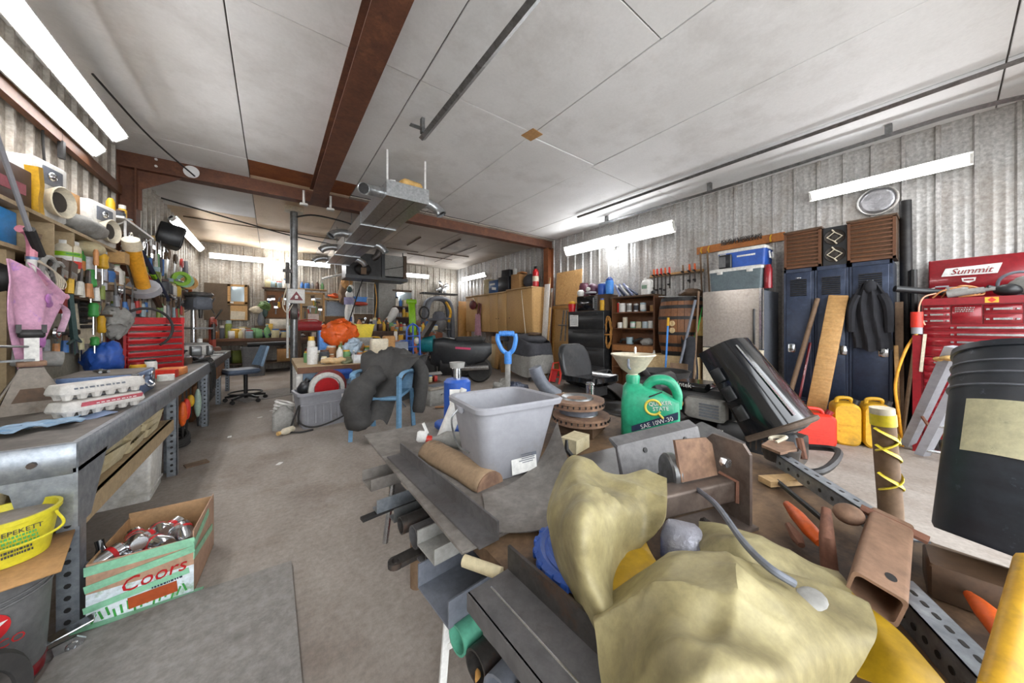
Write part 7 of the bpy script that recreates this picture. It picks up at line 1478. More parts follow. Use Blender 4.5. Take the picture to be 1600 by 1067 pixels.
# ================================================================ foreground scrap table
TZ = .58
t = thing('steel_table', 'low worn table loaded with scrap steel in the foreground', 'table', (0, 0, 0), 0)
part(t, 'top', mat('table_dirty', '6b523a', '7d6247', .7, 0, scale=5, st=(.6, 3, 1), c3='3f2f23', s3=4, t3=(.42, .62)), prism([(.44, -.32), (1.40, -.32), (1.40, .02), (1.74, .42), (1.74, 1.76), (.44, 1.76)], .04, 'xy', TZ-.024))
for x, y in ((.52, 1.40), (1.62, 1.68), (.49, -.24), (1.30, -.22)): part(t, 'leg', 'old_wood', cyl((x, y, 0), (x, y, TZ-.04), .034, n=12))
part(t, 'brace', 'steel_dark', bx(.48, 0, .30, .53, 1.7, .34)); part(t, 'brace', 'steel_dark', bx(1.60, 0, .30, 1.65, 1.7, .34)); part(t, 'foot', 'chrome', cyl((.44, 1.62, .1), (.49, 1.62, .50), .014))
solo('steel_plate', 'large grey steel plate forming the far left table corner', 'plate', 'steel_plate', prism([(.38, .72), (.56, .72), (.98, 1.1), (1.3, 1.6), (1.3, 1.80), (.38, 1.79)], .008, 'xy', TZ+.001))
def angle_prim(L, w, h, t_=.006):
    return prism([(0, 0), (w, 0), (w, h), (w-t_, h), (w-t_, t_), (0, t_)], L, 'xz')
solo('angle_iron', 'dark angle iron lying along the left of the table', 'angle iron', 'steel_mill', xf(angle_prim(.72, .062, .05), (0, 0, 0)), loc=(.405, 1.06, TZ+.006), rz=2)
t = thing('split_log', 'split half-round log lying beside the grey bucket', 'log', (.585, 1.16, TZ+.006), 7)
hp = [(.062*math.cos(R(a)), .055*math.sin(R(a))+.001) for a in range(0, 181, 15)]
part(t, 'wood', 'log', jit(loft([[(x*k+.003*math.sin(y*40), y, z*k) for x, z in hp] for y, k in ((-.21, .94), (-.19, 1), (-.1, 1.02), (0, 1), (.1, 1.03), (.19, 1), (.21, .93))]), .003, 2, 30)); part(t, 'end_grain', 'rust_light', prism([(x*.93, z*.93) for x, z in hp], .004, 'xz', -.212))
solo('curled_sheet', 'grey steel sheet curling up beside the bucket', 'sheet', 'steel_plate', gridsurf([[(.47, .74, TZ+.012), (.60, .66, TZ+.012), (.75, .70, TZ+.02), (.84, .78, TZ+.06)], [(.52, .84, TZ+.012), (.64, .80, TZ+.012), (.80, .84, TZ+.03), (.92, .90, TZ+.10)], [(.56, .92, TZ+.012), (.70, .92, TZ+.014), (.86, .96, TZ+.05), (.985, 1.0, TZ+.155)]], 20, 10, .003))
# grey bucket
t = thing('mop_bucket', 'square grey plastic bucket with a white label on the table', 'bucket', (.735, 1.065, TZ+.008), -5)
t.scale = (1.05, 1.05, 1.04)
def bs(w, d, z, sp=0.):
    o = []
    for x, y in rr(w, d, .04, 5):
        k = sp*max(0, (x/w+.5))*max(0, .5-y/d)
        o.append((x+k*.35, y-k*.35, z+k*.12))
    return o
part(t, 'body', 'grey_plastic', loft([bs(.23, .20, 0), bs(.235, .205, .004), bs(.30, .27, .245, .04), bs(.325, .295, .247, .05), bs(.328, .298, .262, .06), bs(.315, .285, .268, .06), bs(.292, .262, .262, .05), bs(.29, .26, .24, .04), bs(.225, .195, .008)]))
part(t, 'label_sheet', 'white_paint', box((.0, 0, 0), (.105, .0015, .09)), loc=(.03, -.114, .06), rot=(-8, 0, 0))
part(t, 'label_print', 'hose_grey', *[box((.045-.004*(k % 2), -.1178-.0015*(k-3)*.9, .033+.008*k), (.066-.01*(k % 3), .0012, .0025)) for k in range(7)], box((.07, -.1195, .075), (.02, .0012, .012)))
part(t, 'handle_wire', 'steel', tube(spline([(-.16, .03, .235), (-.19, .02, .2), (-.2, -.06, .14), (-.175, -.1, .12)]), .0035, 6)); part(t, 'handle_lug', 'grey_plastic', box((-.155, .03, .235), (.02, .05, .03), None, .006))
# bottles and jack behind the bucket
t = thing('spray_bottle', 'clear spray bottle with a red and white trigger lying on the plate', 'bottle', (.60, 1.40, TZ+.045), rot=(0, 82, 160)); part(t, 'bottle', 'cloth_grey', lathe([(.038, -.17), (.04, -.16), (.04, -.05), (.015, -.0), (.015, .02)], n=16)); part(t, 'collar', 'red_can', cyl((0, 0, .015), (0, 0, .04), .018)); part(t, 'trigger_head', 'white_paint', box((-.012, 0, .06), (.05, .026, .045), None, .008), box((-.05, 0, .05), (.05, .016, .012), (0, 30, 0)))
t = thing('white_bottle', 'tilted white plastic bottle behind the bucket', 'bottle', (.665, 1.46, TZ+.006), rot=(6, 22, 0)); part(t, 'body', 'white_paint', loft([[(x, y, z) for x, y in rr(.07*k, .045*k, .015)] for z, k in ((0, 1), (.18, 1), (.22, .6), (.24, .4))])); part(t, 'cap', 'white_plastic', cyl((0, 0, .24), (0, 0, .27), .016))
t = thing('bottle_jack', 'blue hydraulic bottle jack standing behind the bucket', 'jack', (.82, 1.61, TZ+.006), 10); t.scale = (1.45, 1.45, 1.5); part(t, 'base', 'blue', box((0, 0, .015), (.14, .11, .03), None, .008)); part(t, 'cylinder', 'blue', lathe([(.05, .03), (.05, .17), (.04, .18)], n=18)); part(t, 'ram', 'chrome', cyl((0, 0, .18), (0, 0, .225), .016)); part(t, 'saddle', 'cloth_grey', lathe([(.026, .22), (.03, .24), (.001, .24)], n=14)); part(t, 'label_sheet', 'white_paint', box((-.035, -.038, .125), (.045, .004, .05), (0, 0, -40))); part(t, 'pump_socket', 'blue', cyl((.06, -.02, .05), (.15, -.05, .05), .016, n=10)); part(t, 'release_valve', 'blue', cyl((.05, -.05, .09), (.1, -.06, .09), .012, n=8))
t = thing('d_handle_shovel', 'shovel with a bright blue D-handle standing beyond the bucket', 'shovel', (1.42, 1.98, 0), -36.6)
part(t, 'shaft', 'cloth_grey', tube([(0, 0, .1), (.01, 0, .93)], .021, 10)); part(t, 'blade', 'steel', surf(lambda u, v: ((u-.5)*.26*(1-.3*v), .03*math.sin(u*PI), .34-.34*v), 8, 6, .004))
dh = 'blue_light'
part(t, 'grip', dh, tube(spline([(-.058, 0, 1.085), (0, 0, 1.088), (.058, 0, 1.085)]), .02, 10)); part(t, 'yoke', dh, tube(spline([(-.062, 0, 1.085), (-.068, 0, 1.04), (-.035, 0, .965), (.01, 0, .93)]), .017, 8)); part(t, 'yoke', dh, tube(spline([(.062, 0, 1.085), (.068, 0, 1.04), (.05, 0, .965), (.01, 0, .93)]), .017, 8)); part(t, 'socket', dh, cyl((.01, 0, .86), (.01, 0, .95), .028, n=12))
for k in range(7): part(t, 'grip_ridge', dh, ring((-.045+.015*k, 0, 1.088), .02, .003, 12, 5, (0, 90, 0)))
# brake rotors
def rotor(label, z, r, x=1.33, y=1.20):
    t = thing('brake_rotor', label, 'brake rotor', (x, y, z), 0, 'brake rotors'); part(t, 'disc', 'rust_light', lathe([(r*.6, .0), (r, .0), (r, .012), (r*.97, .014), (r*.97, .024), (r, .026), (r, .038), (r*.62, .04)], n=36)); part(t, 'hat', 'steel', lathe([(r*.62, .03), (r*.6, .044), (r*.56, .05), (r*.3, .036), (.001, .036)], n=30)); v0 = part(t, 'vane', 'black_iron', box((r*.985, 0, .019), (.012, .005, .012)))
    for k in range(1, 30): share(v0, t, (0, 0, 0), (0, 0, 12*k))
rotor('rusty brake rotor on top of the stack', .715, .145); rotor('dirtier brake rotor beneath the upper one', .635, .15, 1.34, 1.18)
solo('rotor_spacer', 'grey drum between the two brake rotors', 'drum', 'hose_grey', lathe([(.10, 0), (.105, .03), (.001, .03)], n=24), loc=(1.33, 1.19, .68)); solo('rotor_block', 'dark scrap block under the stacked brake rotors', 'block', 'dark_wood', box((1.34, 1.18, .607), (.2, .2, .05), (0, 0, 20)))
solo('pipe_elbow', 'grey plastic pipe elbow standing beyond the rotors', 'pipe', 'hose_grey', tube(spline([(1.60, 1.62, .66), (1.52, 1.66, .72), (1.47, 1.68, .80), (1.45, 1.69, .86)]), .045, 14)); solo('elbow_rest', 'worn tan cloth bundle under the pipe elbow', 'bundle', 'paper', jit(elh((1.60, 1.60, .62), (.1, .1, .05), 14, 8), .02, 4)); solo('wheel_stud', 'short chrome pipe nipple beside the brake rotors', 'pipe fitting', 'chrome', cyl((1.56, 1.30, .59), (1.56, 1.30, .80), .024, n=14), ring((1.56, 1.30, .79), .024, .004, 14, 5)); solo('green_tray', 'dull green steel tray behind the brake rotors', 'tray', '4f5346', box((1.56, 1.42, .60), (.2, .24, .04), (0, 0, 30), .01))
# jug and funnel
t = thing('coolant_jug', 'green plastic coolant jug with a yellow Q emblem', 'jug', (1.57, .92, TZ), -58)
G = 'green_jug'
part(t, 'body', G, loft([[(x, y, z) for x, y in rr(w, d, .035, 4, cx)] for z, w, d, cx in ((0, .26, .15, 0), (.01, .275, .16, 0), (.13, .275, .16, 0), (.19, .27, .155, 0), (.225, .20, .14, -.03), (.245, .13, .11, -.065), (.265, .075, .075, -.08))]))
part(t, 'neck', G, lathe([(.033, .26), (.036, .30), (.03, .31)], (-.08, 0, 0), 18)); part(t, 'handle', G, tube(spline([(-.03, 0, .235), (.02, 0, .285), (.09, 0, .285), (.128, 0, .23), (.128, 0, .15)]), [.018, .026, .026, .024, .022], 10))
QX, QZ = .035, .165
part(t, 'emblem_ring', 'd8c64a', tube(arc((QX-.02, -.0825, QZ), .036, 20, 330, 18, 'xz'), .006, 6)); part(t, 'emblem_tail', 'd8c64a', tube([(QX-.0, -.0825, QZ-.025), (QX+.025, -.0825, QZ-.05)], .006, 6)); text(t, 'QUAKER\nSTATE', .026, 'white_paint', (QX+.012, -.084, QZ+.008), (90, -8, 0), ext=.001); part(t, 'label_band', '24304a', prism([(-.11, -.03), (.10, .055), (.10, .11-.02), (-.11, -.0)], .002, 'xz'), loc=(QX-.01, -.082, .062)); text(t, 'SAE 10W-30', .03, 'white_paint', (QX-.005, -.0835, .09), (90, -22, 0)); part(t, 'black_streak', 'black_plastic', prism([(-.03, 0), (.03, .03), (.03, .036), (-.03, .008)], .002, 'xz'), loc=(QX-.01, -.0815, QZ+.045))
t = thing('funnel', 'large white funnel set in the neck of the green jug', 'funnel', (1.555, .99, TZ+.30), 0); t.location = (1.57-.08*math.cos(R(-58)), .92-.08*math.sin(R(-58)), TZ+.295)
part(t, 'bowl', 'cream', lathe([(.022, -.02), (.024, .02), (.06, .045), (.105, .115), (.112, .118), (.112, .124), (.10, .12), (.055, .05), (.018, .025), (.018, -.02)], n=30)); part(t, 'clip', 'hose_grey', tube(spline([(-.1, -.04, .105), (-.115, -.05, .07), (-.085, -.04, .055)]), .006, 6)); part(t, 'hang_tab', 'white_paint', box((.1, .05, .13), (.03, .012, .05), (0, 0, 30), .005))
# heavy channel, plates, bracket
t = thing('steel_channel', 'dark folded steel channel leaning before the green jug', 'steel channel', (1.176, 0.649, 0.62), -8)
pr = [(-.075, 0), (.0, -.01), (.045, .0), (.045, .006), (.0, -.003), (-.07, .01), (-.055, .10), (-.02, .115), (-.022, .121), (-.061, .105)]
part(t, 'section', 'steel_mill', xf(prism([(a, b) for a, b in [(.06, -.02), (-.09, -.012), (-.08, .0), (-.06, .085), (-.03, .105), (-.03, .112), (-.068, .092), (-.09, .002), (-.1, -.02)]], .46, 'yz'), (0, .06, .02), (0, 0, 0)), xf(prism([(-.10, -.02), (-.095, -.02), (-.062, .09), (-.03, .108), (-.03, .114), (-.067, .096)], .455, 'yz'), (0, .06, .02)))
for x in (-.10, .13): part(t, 'bolt_hole', 'black_iron', lathe([(.009, 0), (.009, .004), (.001, .004)], (x, -.016, .082), 12, r=(72, 0, 0)))
solo('base_plate', 'dark flat steel plate under the folded channel', 'plate', 'steel_mill', box((0, 0, .012), (.62, .2, .012), (0, 0, 0)), loc=(1.22, .80, TZ), rz=-9); solo('base_blocks', 'grey block under the dark steel plate', 'block', 'steel_plate', box((0, 0, .0), (.3, .1, .01)), loc=(1.2, .8, TZ+.004), rz=-9)
solo('flat_steel', 'slanted dark steel flat beside the folded channel', 'plate', 'steel_mill', box((0, 0, 0), (.2, .22, .01), (8, -14, 0)), loc=(1.60, .66, TZ+.045), rz=-20); solo('tan_block', 'tan wood offcut between rotors and yellow slicker', 'offcut', 'paper', box((0, 0, .03), (.12, .08, .06)), loc=(1.12, 1.02, TZ+.002), rz=12); solo('small_hook', 'thin dark hook standing beside the tan offcut', 'hook', 'black_iron', tube([(1.02, .93, TZ+.004), (.99, .95, TZ+.05), (1.0, .96, TZ+.085)], [.012, .011, .006], 6)); solo('white_card', 'white card lying by the slicker and channel', 'card', 'white_plastic', box((0, 0, .004), (.09, .06, .004)), loc=(.97, .74, TZ+.022), rz=-10)
t = thing('hitch_bracket', 'rusty square tube bracket with a bolted end plate', 'bracket', (.0, 0, 0), 0)
B0, B1 = Vector((.76, .50, TZ+.085)), Vector((1.10, .395, TZ+.085))
d = (B1-B0).normalized(); ang = math.degrees(math.atan2(d.y, d.x)); L = (B1-B0).length
part(t, 'square_tube', 'rust_plain' if False else mat('old_steel', '6a5d55', '7b6d63', .5, .5, scale=9, bump=.12, c3='55443a', s3=5), xf(loft([[(0, y, z) for y, z in rr(.062, .062, .008, 3)], [(L, y, z) for y, z in rr(.062, .062, .008, 3)]]), tuple(B0), (0, 0, ang)))
pl = part(t, 'end_plate', 'old_steel', xf(prism([(-.07, -.105), (.07, -.105), (.07, .10), (.045, .125), (-.05, .125), (-.07, .10)], .010, 'yz'), tuple(B1+Vector((.0, 0, .02))), (0, 0, ang)))
part(t, 'top_plate', 'rust_light', xf(prism([(-.12, 0), (.02, 0), (.02, .09), (-.0, .11), (-.12, .115)], .009, 'xz'), tuple(B1+d*(-.0)+Vector((-.045, .025, .035))), (-12, 0, ang))); part(t, 'weld_bead', 'rust', xf(tube([(0, -.035, -.03), (0, -.036, .03), (0, .02, .034)], .006, 6), tuple(B1-d*.006), (0, 0, ang)))
for p in ((-.05, -.04, .09), (-.15, -.055, -.06)): part(t, 'bolt', 'chrome', xf(cyl((0, 0, 0), (0, -.018, 0), .014, n=6), tuple(B1+d*p[0]+Vector((0, p[1]+.02, p[2]))), (0, 0, ang)))
part(t, 'plate_hole', 'black_iron', xf(lathe([(.010, 0), (.010, .003), (.001, .003)], (0, 0, 0), 12, r=(0, -90, 0)), tuple(B1+Vector((-.006, -.02, -.05))), (0, 0, ang)))
part(t, 'roller', 'steel', xf(lathe([(.05, -.016), (.055, -.01), (.055, .01), (.05, .016), (.02, .016)], (0, 0, 0), 22, r=(90, 0, 0)), tuple(B0.lerp(B1, .62)+Vector((0, .065, .04))), (0, 0, ang+70)))
part(t, 'foot_plate', 'old_steel', xf(box((0, 0, 0), (.2, .11, .008)), tuple(B1+Vector((-.09, .0, -.082))), (0, 0, ang)))
solo('black_cable', 'grey rubber cable lying across bracket and slicker', 'cable', 'hose_grey', tube(spline([(1.105, 0.565, 0.65), (0.956, 0.416, 0.69), (0.851, 0.327, 0.72), (0.727, 0.235, 0.735), (0.668, 0.179, 0.745), (0.682, 0.148, 0.73)]), .0065, 8))
# yellow slicker
t = thing('yellow_slicker', 'dirty yellow rain slicker thrown over the table scrap', 'raincoat', (0, 0, 0), 0)
part(t, 'hood_lobe', 'slicker', gridsurf([
 [(0.637, 0.643, 0.735), (0.711, 0.652, 0.76), (0.738, 0.553, 0.73), (0.805, 0.49, 0.735), (0.816, 0.43, 0.735)],
 [(0.562, 0.602, 0.69), (0.52, 0.462, 0.79), (0.573, 0.422, 0.77), (0.686, 0.417, 0.72), (0.689, 0.369, 0.72)],
 [(0.523, 0.553, 0.65), (0.436, 0.395, 0.78), (0.492, 0.38, 0.745), (0.598, 0.412, 0.66), (0.661, 0.41, 0.66)],
 [(0.492, 0.474, 0.62), (0.425, 0.374, 0.72), (0.455, 0.355, 0.705), (0.515, 0.374, 0.645), (0.564, 0.392, 0.625)],
 [(0.463, 0.382, 0.6), (0.426, 0.326, 0.67), (0.44, 0.315, 0.67), (0.491, 0.322, 0.64), (0.532, 0.33, 0.62)]], 56, 60, .003, .015, 3))
part(t, 'body', 'slicker', gridsurf([
 [(0.522, 0.374, 0.645), (0.57, 0.34, 0.68), (0.641, 0.315, 0.695), (0.713, 0.274, 0.685), (0.772, 0.217, 0.67), (0.818, 0.169, 0.66), (0.871, 0.107, 0.65)],
 [(0.425, 0.344, 0.66), (0.463, 0.304, 0.7), (0.496, 0.253, 0.745), (0.538, 0.207, 0.755), (0.6, 0.161, 0.745), (0.7, 0.118, 0.7), (0.77, 0.068, 0.66)],
 [(0.396, 0.314, 0.645), (0.402, 0.259, 0.71), (0.404, 0.202, 0.765), (0.468, 0.18, 0.75), (0.519, 0.133, 0.745), (0.606, 0.099, 0.71), (0.699, 0.072, 0.66)],
 [(0.376, 0.287, 0.63), (0.363, 0.225, 0.7), (0.349, 0.171, 0.755), (0.367, 0.141, 0.77), (0.426, 0.109, 0.76), (0.529, 0.098, 0.7), (0.616, 0.088, 0.65)],
 [(0.358, 0.263, 0.61), (0.347, 0.215, 0.66), (0.354, 0.174, 0.69), (0.374, 0.144, 0.7), (0.431, 0.11, 0.69), (0.52, 0.096, 0.65), (0.598, 0.085, 0.61)]], 90, 70, .003, .018, 9))
part(t, 'sleeve', 'slicker', gridsurf([
 [(0.841, 0.363, 0.66), (0.837, 0.302, 0.68), (0.853, 0.24, 0.675), (0.877, 0.182, 0.66), (0.918, 0.131, 0.65)],
 [(0.754, 0.323, 0.67), (0.744, 0.263, 0.7), (0.78, 0.209, 0.69), (0.821, 0.161, 0.67), (0.883, 0.117, 0.65)],
 [(0.71, 0.302, 0.66), (0.71, 0.24, 0.69), (0.746, 0.191, 0.68), (0.788, 0.145, 0.66), (0.848, 0.104, 0.64)]], 44, 22, .003, .012, 5))
part(t, 'inner_fold', 'slicker_deep', gridsurf([
 [(0.561, 0.445, 0.64), (0.627, 0.428, 0.65), (0.694, 0.414, 0.645)], [(0.502, 0.391, 0.65), (0.571, 0.375, 0.665), (0.635, 0.357, 0.66)], [(0.476, 0.364, 0.64), (0.554, 0.343, 0.65), (0.64, 0.327, 0.65)]], 16, 16, .003, .006, 2))
part(t, 'lining', 'slicker_deep', gridsurf([
 [(0.908, 0.188, 0.64), (0.887, 0.136, 0.655), (0.856, 0.101, 0.65)], [(0.859, 0.131, 0.64), (0.822, 0.086, 0.65), (0.829, 0.05, 0.645)], [(0.783, 0.104, 0.625), (0.765, 0.047, 0.64), (0.783, 0.006, 0.635)], [(0.719, 0.082, 0.61), (0.727, 0.033, 0.62), (0.78, -0.011, 0.615)]], 24, 24, .003, .006, 7))
part(t, 'drawstring_end', 'cloth_grey', ell((0.701, 0.131, 0.708), (.03, .02, .005)))
t = thing('pail_cover', 'bright blue pail lid lying under the yellow slicker', 'lid', (0.616, 0.518, 0.592), 0); t.scale = (.9, .9, 1); part(t, 'disc', 'blue', lathe([(.142, 0), (.146, .012), (.13, .02), (.118, .016), (.11, .024), (.001, .026)], n=36))
for k in range(20): part(t, 'lug', 'blue', box((.143*math.cos(2*PI*k/20), .143*math.sin(2*PI*k/20), .008), (.014, .022, .018), (0, 0, 18*k), .003))
solo('foil_lump', 'crumpled silver foam lump beside the slicker', 'foam lump', mat('silver_foam', 'b4b4bd', 'a0a0aa', .4, .4, scale=40, bump=.6), jit(box((0, 0, .04), (.085, .09, .085), None, .02), .006, 3, 25), loc=(0.759, 0.361, 0.6), rz=20)
# angle channel at the near left edge
t = thing('channel_bar', 'rusty dark channel bar along the near table edge', 'steel channel', (.395, .30, TZ+.004), 2); part(t, 'web', 'steel_mill', bx(-.055, -.52, 0, .055, .30, .007)); part(t, 'flange', 'steel_dark', bx(.05, -.52, 0, .057, .30, .06)); part(t, 'lip', 'steel_mill', bx(-.058, -.52, -.03, -.052, .30, .007)); part(t, 'weld_line', 'chrome', cyl((-.01, -.2, .008), (-.01, .28, .008), .0022, n=6))
t = solo('wood_peg', 'short pale dowel lying between the two steel bars', 'dowel', 'paper', cyl((0, 0, 0), (-.05, .09, .0), .014, n=10), loc=(.43, .62, TZ-.01))
# hammer, tools, square tube on the near right
solo('orange_grip', 'orange handled tool grip lying on the table', 'tool', 'orange', tube(spline([(1.235, 0.285, 0.615), (1.175, 0.25, 0.62), (1.117, 0.212, 0.62), (1.094, 0.187, 0.61)]), [.010, .017, .018, .013], 10)); solo('grip_jaw', 'rusty steel jaw beside the orange grip', 'tool', 'rust', tube([(1.132, 0.258, 0.605), (1.081, 0.23, 0.605), (1.062, 0.217, 0.6)], [.008, .014, .008], 8))
solo('steel_rod', 'thin dark steel rod lying behind the orange grip', 'rod', 'black_iron', tube([(1.443, 0.359, 0.595), (1.244, 0.203, 0.6)], .008, 8))
t = thing('ball_hammer', 'rusty ball hammer standing head up on the table', 'hammer', (0, 0, 0), 0)
part(t, 'shaft', 'rust', tube([(1.007, 0.158, 0.6), (1.006, 0.162, 0.67), (1.054, 0.171, 0.715)], [.016, .014, .009], 10)); part(t, 'ball', 'rust_light', ell((1.103, 0.14, 0.7), (.030, .028, .022), 18, 12))
t = thing('hitch_tube', 'short rusty square tube with oval pin holes', 'square tube', (0, 0, 0), 0)
p0, p1 = Vector((0.858, 0.077, 0.665)), Vector((1.17, 0.083, 0.675))
ax = (p1-p0); Ls = ax.length; up = Vector((.30, -.25, 1)); up = (up-ax*(up.dot(ax)/ax.length_squared)).normalized(); sd = ax.normalized().cross(up)
def sq(w, h, o): return [tuple(p0+ax.normalized()*o+sd*a+up*b) for a, b in rr(w, h, .008, 3)]
part(t, 'tube_wall', mat('rust_tan', '8a6b55', '9b7a62', .7, .2, scale=12, bump=.15, c3='6a4a3a', s3=6), loft([sq(.068, .058, 0), sq(.068, .058, Ls), sq(.058, .048, Ls), sq(.058, .048, 0), sq(.068, .058, 0)], False))
part(t, 'pin_hole', 'black_iron', *[([tuple(p0+ax.normalized()*(.045+.012*math.sin(2*PI*i/14))+sd*(.008*math.cos(2*PI*i/14)+.01)+up*.0296) for i in range(14)], [tuple(range(14))])]); part(t, 'pin', 'rust', tube([tuple(p0+ax.normalized()*(Ls-.02)+up*.02-sd*.05), tuple(p0+ax.normalized()*(Ls-.02)+up*.02+sd*.055)], .010, 8))
def perf(label, a, b, w=.05, holes=9):
    """slotted angle from a to b; flat flange facing up"""
    a, b = Vector(a), Vector(b); L = (b-a).length; rz = math.degrees(math.atan2(b.y-a.y, b.x-a.x)); ry = -math.degrees(math.asin((b.z-a.z)/L))
    t = thing('slotted_angle', label, 'slotted angle', tuple(a), rot=(0, ry, rz), group='slotted angles on the table')
    part(t, 'top_flange', 'galv_bench', bx(0, -w/2, 0, L, w/2, .004)); part(t, 'side_flange', 'galv_bench', bx(0, -w/2, -w*1.0, L, -w/2+.004, .004))
    for k in range(holes):
        x = L*(k+.5)/holes
        part(t, 'slot', 'black_iron', prism(rr(.016, .007, .0033, 3, x, .004), .0012, 'xy', .0042)); part(t, 'hole', 'black_iron', lathe([(.006, 0), (.006, .0012), (.001, .0012)], (x, -w/2-.0002, -w*.5), 10, r=(90, 0, 0)))
perf('galvanised slotted angle behind the hammer', (1.6, 0.385, 0.64), (1.22, 0.038, 0.64), .042, 10); perf('dirty slotted angle at the near table corner', (1.035, 0.063, 0.625), (0.847, -0.047, 0.625), .05, 8)
t = thing('bearing_cup', 'dirty steel bearing cup behind the bracket', 'bearing', (1.64, 0.398, 0.6), 0); part(t, 'cup', 'steel_dark', lathe([(.03, 0), (.055, .01), (.062, .06), (.055, .062), (.03, .03), (.001, .03)], n=18)); part(t, 'flange', 'rust_light', prism([(-.09, -.02), (.0, -.05), (.09, -.02), (.06, .05), (-.05, .05)], .01, 'xy', .062)); part(t, 'handle_loop', 'cream', tube(spline([(.02, .02, .07), (.07, .0, .085), (.12, .03, .07), (.1, .06, .06), (.04, .04, .065)]), .007, 7)); part(t, 'pin', 'rust', cyl((.05, -.06, .02), (.08, -.04, .09), .013, n=8))
solo('plank_scrap', 'tan wood scrap beside the bearing cup', 'offcut', 'pine_x', box((0, 0, .012), (.2, .05, .02)), loc=(1.50, .34, TZ), rz=-30)
# taped post, black pail, coloured handles at the frame edge
t = thing('taped_post', 'wooden post wrapped in yellow tape standing beside the table', 'post', (1.80, .11, 0), 0)
part(t, 'post', 'old_wood', tube([(.0, .0, 0), (-.012, .012, .5), (-.03, .03, .845)], [.034, .032, .031], 14)); yt = mat('tape_yellow', 'e8d33a', 'd9c32c', .4)
cw = lambda z: (-.012-.018*(z-.5)/.345, .012+.018*(z-.5)/.345)
part(t, 'cap_wrap', 'cream', tube([(-.03, .03, .83), (-.031, .031, .852)], .032, 14)); part(t, 'tape_wrap', yt, tube([(*cw(.79), .79), (*cw(.83), .83)], .034, 14))
for z0, z1 in ((.78, .72), (.72, .66), (.70, .76), (.62, .56), (.56, .62)):
    q = []
    for i in range(9):
        a = R(180+180*i/8); z = z0+(z1-z0)*i/8; c_ = cw(z); q.append((c_[0]+.0335*math.cos(a-.6), c_[1]+.0335*math.sin(a-.6), z))
    part(t, 'tape_strip', yt, tube(q, .011, 6, flat=.35))
t = thing('black_pail', 'scratched black pail with a blank cream label, tipped at the table corner', 'pail', (1.405, -.185, .70), rot=(-4, 9, 0))
t.rotation_euler = (R(6), R(21), 0); t.location = (1.285, -.135, .645)
sc = mat('scratched_black', '20252c', '2a3038', .42, 0, scale=6, st=(1, 1, 5), c3='5a636d', s3=22, t3=(.62, .72), bump=.03)
part(t, 'wall', sc, lathe([(.155, 0), (.16, .01), (.172, .44), (.165, .445), (.153, .02), (.001, .02)], n=44))
part(t, 'rim', sc, lathe([(.1705, .43), (.177, .432), (.177, .446), (.166, .447)], n=44))
for z in (.40, .372, .342): part(t, 'rib', 'hose_grey', lathe([(.1695, z-.003), (.1745, z-.002), (.1745, z+.001), (.1695, z+.003)], n=44))
lbx = []
part(t, 'label_sheet', mat('blank_label', 'cfcaa4', 'c2bd97', .5, 0, scale=6, c3='8f8b70', s3=14, t3=(.62, .7)), surf(lambda u, v: ((.1645+.012*(.185+.12*v)/.44*1.0+.0015)*math.cos(R(126+48*u)), (.1645+.012*(.185+.12*v)/.44+.0015)*math.sin(R(126+48*u)), .185+.12*v), 12, 2, .001))
solo('orange_chisel', 'orange plastic handle poking out beside the black pail', 'tool', 'orange', tube(spline([(1.099, -0.026, 0.62), (1.031, -0.041, 0.635), (0.966, -0.059, 0.635)]), [.008, .016, .015], 10)); solo('pail_block', 'dark wooden block under the tipped black pail', 'block', 'dark_wood', box((1.17, -.10, TZ+.035), (.1, .26, .07), (0, 0, 6), .005))
solo('yellow_pole', 'bright yellow pole crossing the lower right corner', 'pole', 'yellow_can', tube([(0.705, -0.037, 0.7), (0.948, -0.078, 0.78)], .016, 10))
# ---- stock sticking out from the rack under the table
t = thing('stock_rack', 'low steel rack under the table carrying bar stock', 'rack', (0, 0, 0), 0); part(t, 'bearer', 'steel_dark', bx(.60, .15, .26, .66, 1.66, .30)); part(t, 'bearer', 'steel_dark', bx(1.3, .15, .26, 1.36, 1.66, .30))
for x in (.63, 1.33):
    for y in (.2, 1.6): part(t, 'upright', 'steel_dark', bx(x-.02, y-.02, 0, x+.02, y+.02, .26))
def stock(label, x, y, z, L, kind, s, m, rz=0):
    t = thing('bar_stock', label, 'bar stock', (x, y, z), rz, 'bar stock under the table')
    if kind == 'pipe': part(t, 'pipe_wall', m, pipe((0, 0, 0), (L, 0, 0), s, s*.14, 16))
    elif kind == 'flat': part(t, 'bar', m, bx(0, -s/2, -.005, L, s/2, .005))
    elif kind == 'angle': part(t, 'bar', m, prism([(-s/2, 0), (s/2, 0), (s/2, .006), (-s/2+.006, .006), (-s/2+.006, s), (-s/2, s)], L, 'yz', L/2))
    elif kind == 'square': part(t, 'tube_wall', m, loft([[(q, a, b) for a, b in rr(w, w, .006, 2)] for q, w in ((0, s), (L, s), (L, s*.8), (0, s*.8), (0, s))], False))
    elif kind == 'eye': part(t, 'bar', m, bx(.03, -s/2, -.008, L, s/2, .008)); part(t, 'eye', m, pipe((.02, 0, -.009), (.02, 0, .009), s/2, s*.22, 14))
    elif kind == 'chan': part(t, 'bar', m, prism([(-s/2, 0), (s/2, 0), (s/2, s*.4), (s/2-.005, s*.4), (s/2-.005, .005), (-s/2+.005, .005), (-s/2+.005, s*.4), (-s/2, s*.4)], L, 'yz', L/2))
    return t
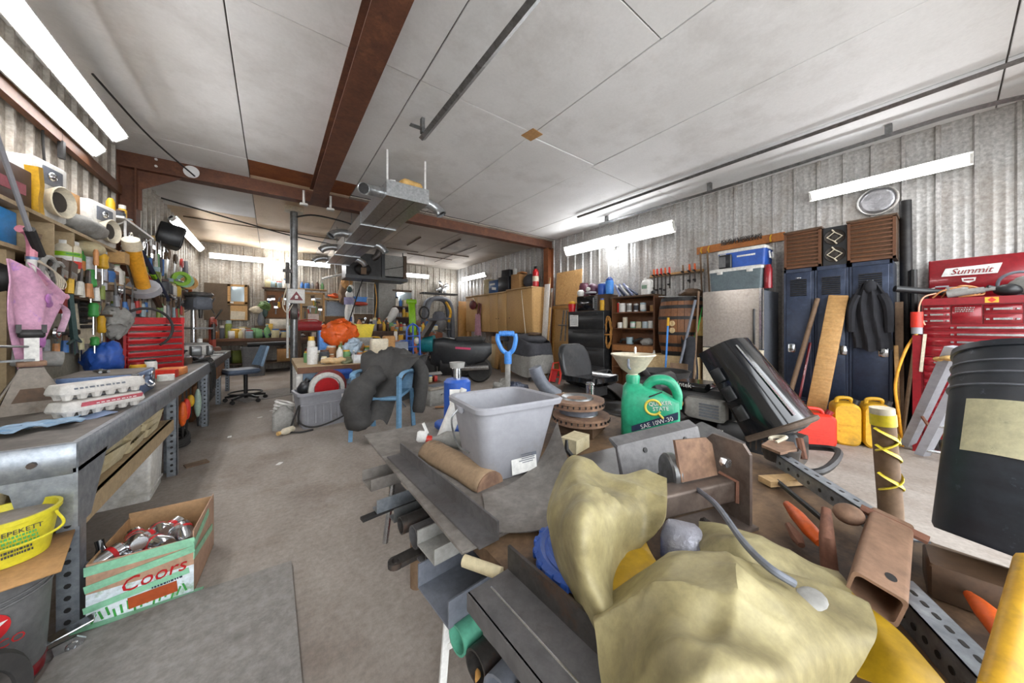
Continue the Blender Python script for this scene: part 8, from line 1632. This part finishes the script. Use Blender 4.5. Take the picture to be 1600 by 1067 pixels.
for r_ in (('wide rusty flat bar topmost in the rack', .32, 1.46, .47, .9, 'chan', .12, 'steel_plate', 4), ('thin dark strip jutting farthest from the rack', .27, 1.31, .42, .9, 'flat', .03, 'black_iron', 8), ('bent zinc angle next to the thin strip', .32, 1.32, .43, .9, 'angle', .05, 'galv_bench', 4), ('zinc angle beside the small steel pipe', .36, 1.24, .42, .9, 'angle', .05, 'steel', 4), ('small steel pipe in the rack', .37, 1.17, .43, .9, 'pipe', .03, 'steel_dark', 4), ('larger dark pipe beside the small one', .385, 1.08, .43, .9, 'pipe', .038, 'steel_mill', 4), ('flat bar with an eye end low in the rack', .31, 1.09, .36, .9, 'eye', .05, 'steel_dark', 6), ('dark angle under the larger pipe', .39, 1.02, .37, .9, 'angle', .07, 'steel_mill', 3), ('pale grey box section in the rack', .38, .96, .44, .9, 'chan', .12, 'cloth_grey', 4), ('broad grey sheet strip in the rack', .36, .86, .36, .9, 'chan', .18, 'hose_grey', 5), ('green painted pipe low in the rack', .385, .76, .33, .9, 'pipe', .036, mat('green_pipe', '5fa68c', '4f967c', .5), 8), ('dark pipe beside the green one', .40, .69, .31, .9, 'pipe', .04, 'steel_dark', 8), ('grey channel section under the table edge', .42, .64, .39, .9, 'chan', .08, 'steel', 6), ('wide grey tube nearest the camera', .41, .60, .30, .9, 'pipe', .055, 'hose_grey', 10), ('black round bar nearest the camera', .44, .54, .33, .9, 'pipe', .04, 'black_rubber', 14), ('pale slotted strip low at the near end', .45, .48, .28, .9, 'chan', .07, 'galv_bench', 12)): stock(*r_)
solo('stock_packing', 'scrap packing wood holding the bar stock up in the rack', 'packing', 'dark_wood', bx(.62, .3, .30, .68, 1.62, .345)); t = thing('white_strut', 'white slotted strut propped under the table edge', 'strut', (.42, .93, 0), rot=(0, 5, 0)); part(t, 'strut', 'white_paint', bx(-.012, -.004, 0, .012, .004, .34)); part(t, 'catch', 'white_plastic', box((.03, 0, .15), (.05, .01, .02)))
t = thing('dry_leaf', 'dry orange leaf on a stick end under the table', 'leaf', (0, 0, 0), 0); part(t, 'leaf_blades', 'd09a55', *[xf(ell((.03, 0, 0), (.032, .012, .003), 10, 6), (0, 0, 0), (20*k, -20, 72*k)) for k in range(5)], loc=(.40, .655, .26)); part(t, 'stick', 'old_wood', cyl((.40, .655, 0), (.40, .655, .26), .006, n=6))
solo('red_box_under', 'dark red toolbox under the far table corner', 'toolbox', 'red_paint', bx(.62, 1.3, 0, .9, 1.6, .2))
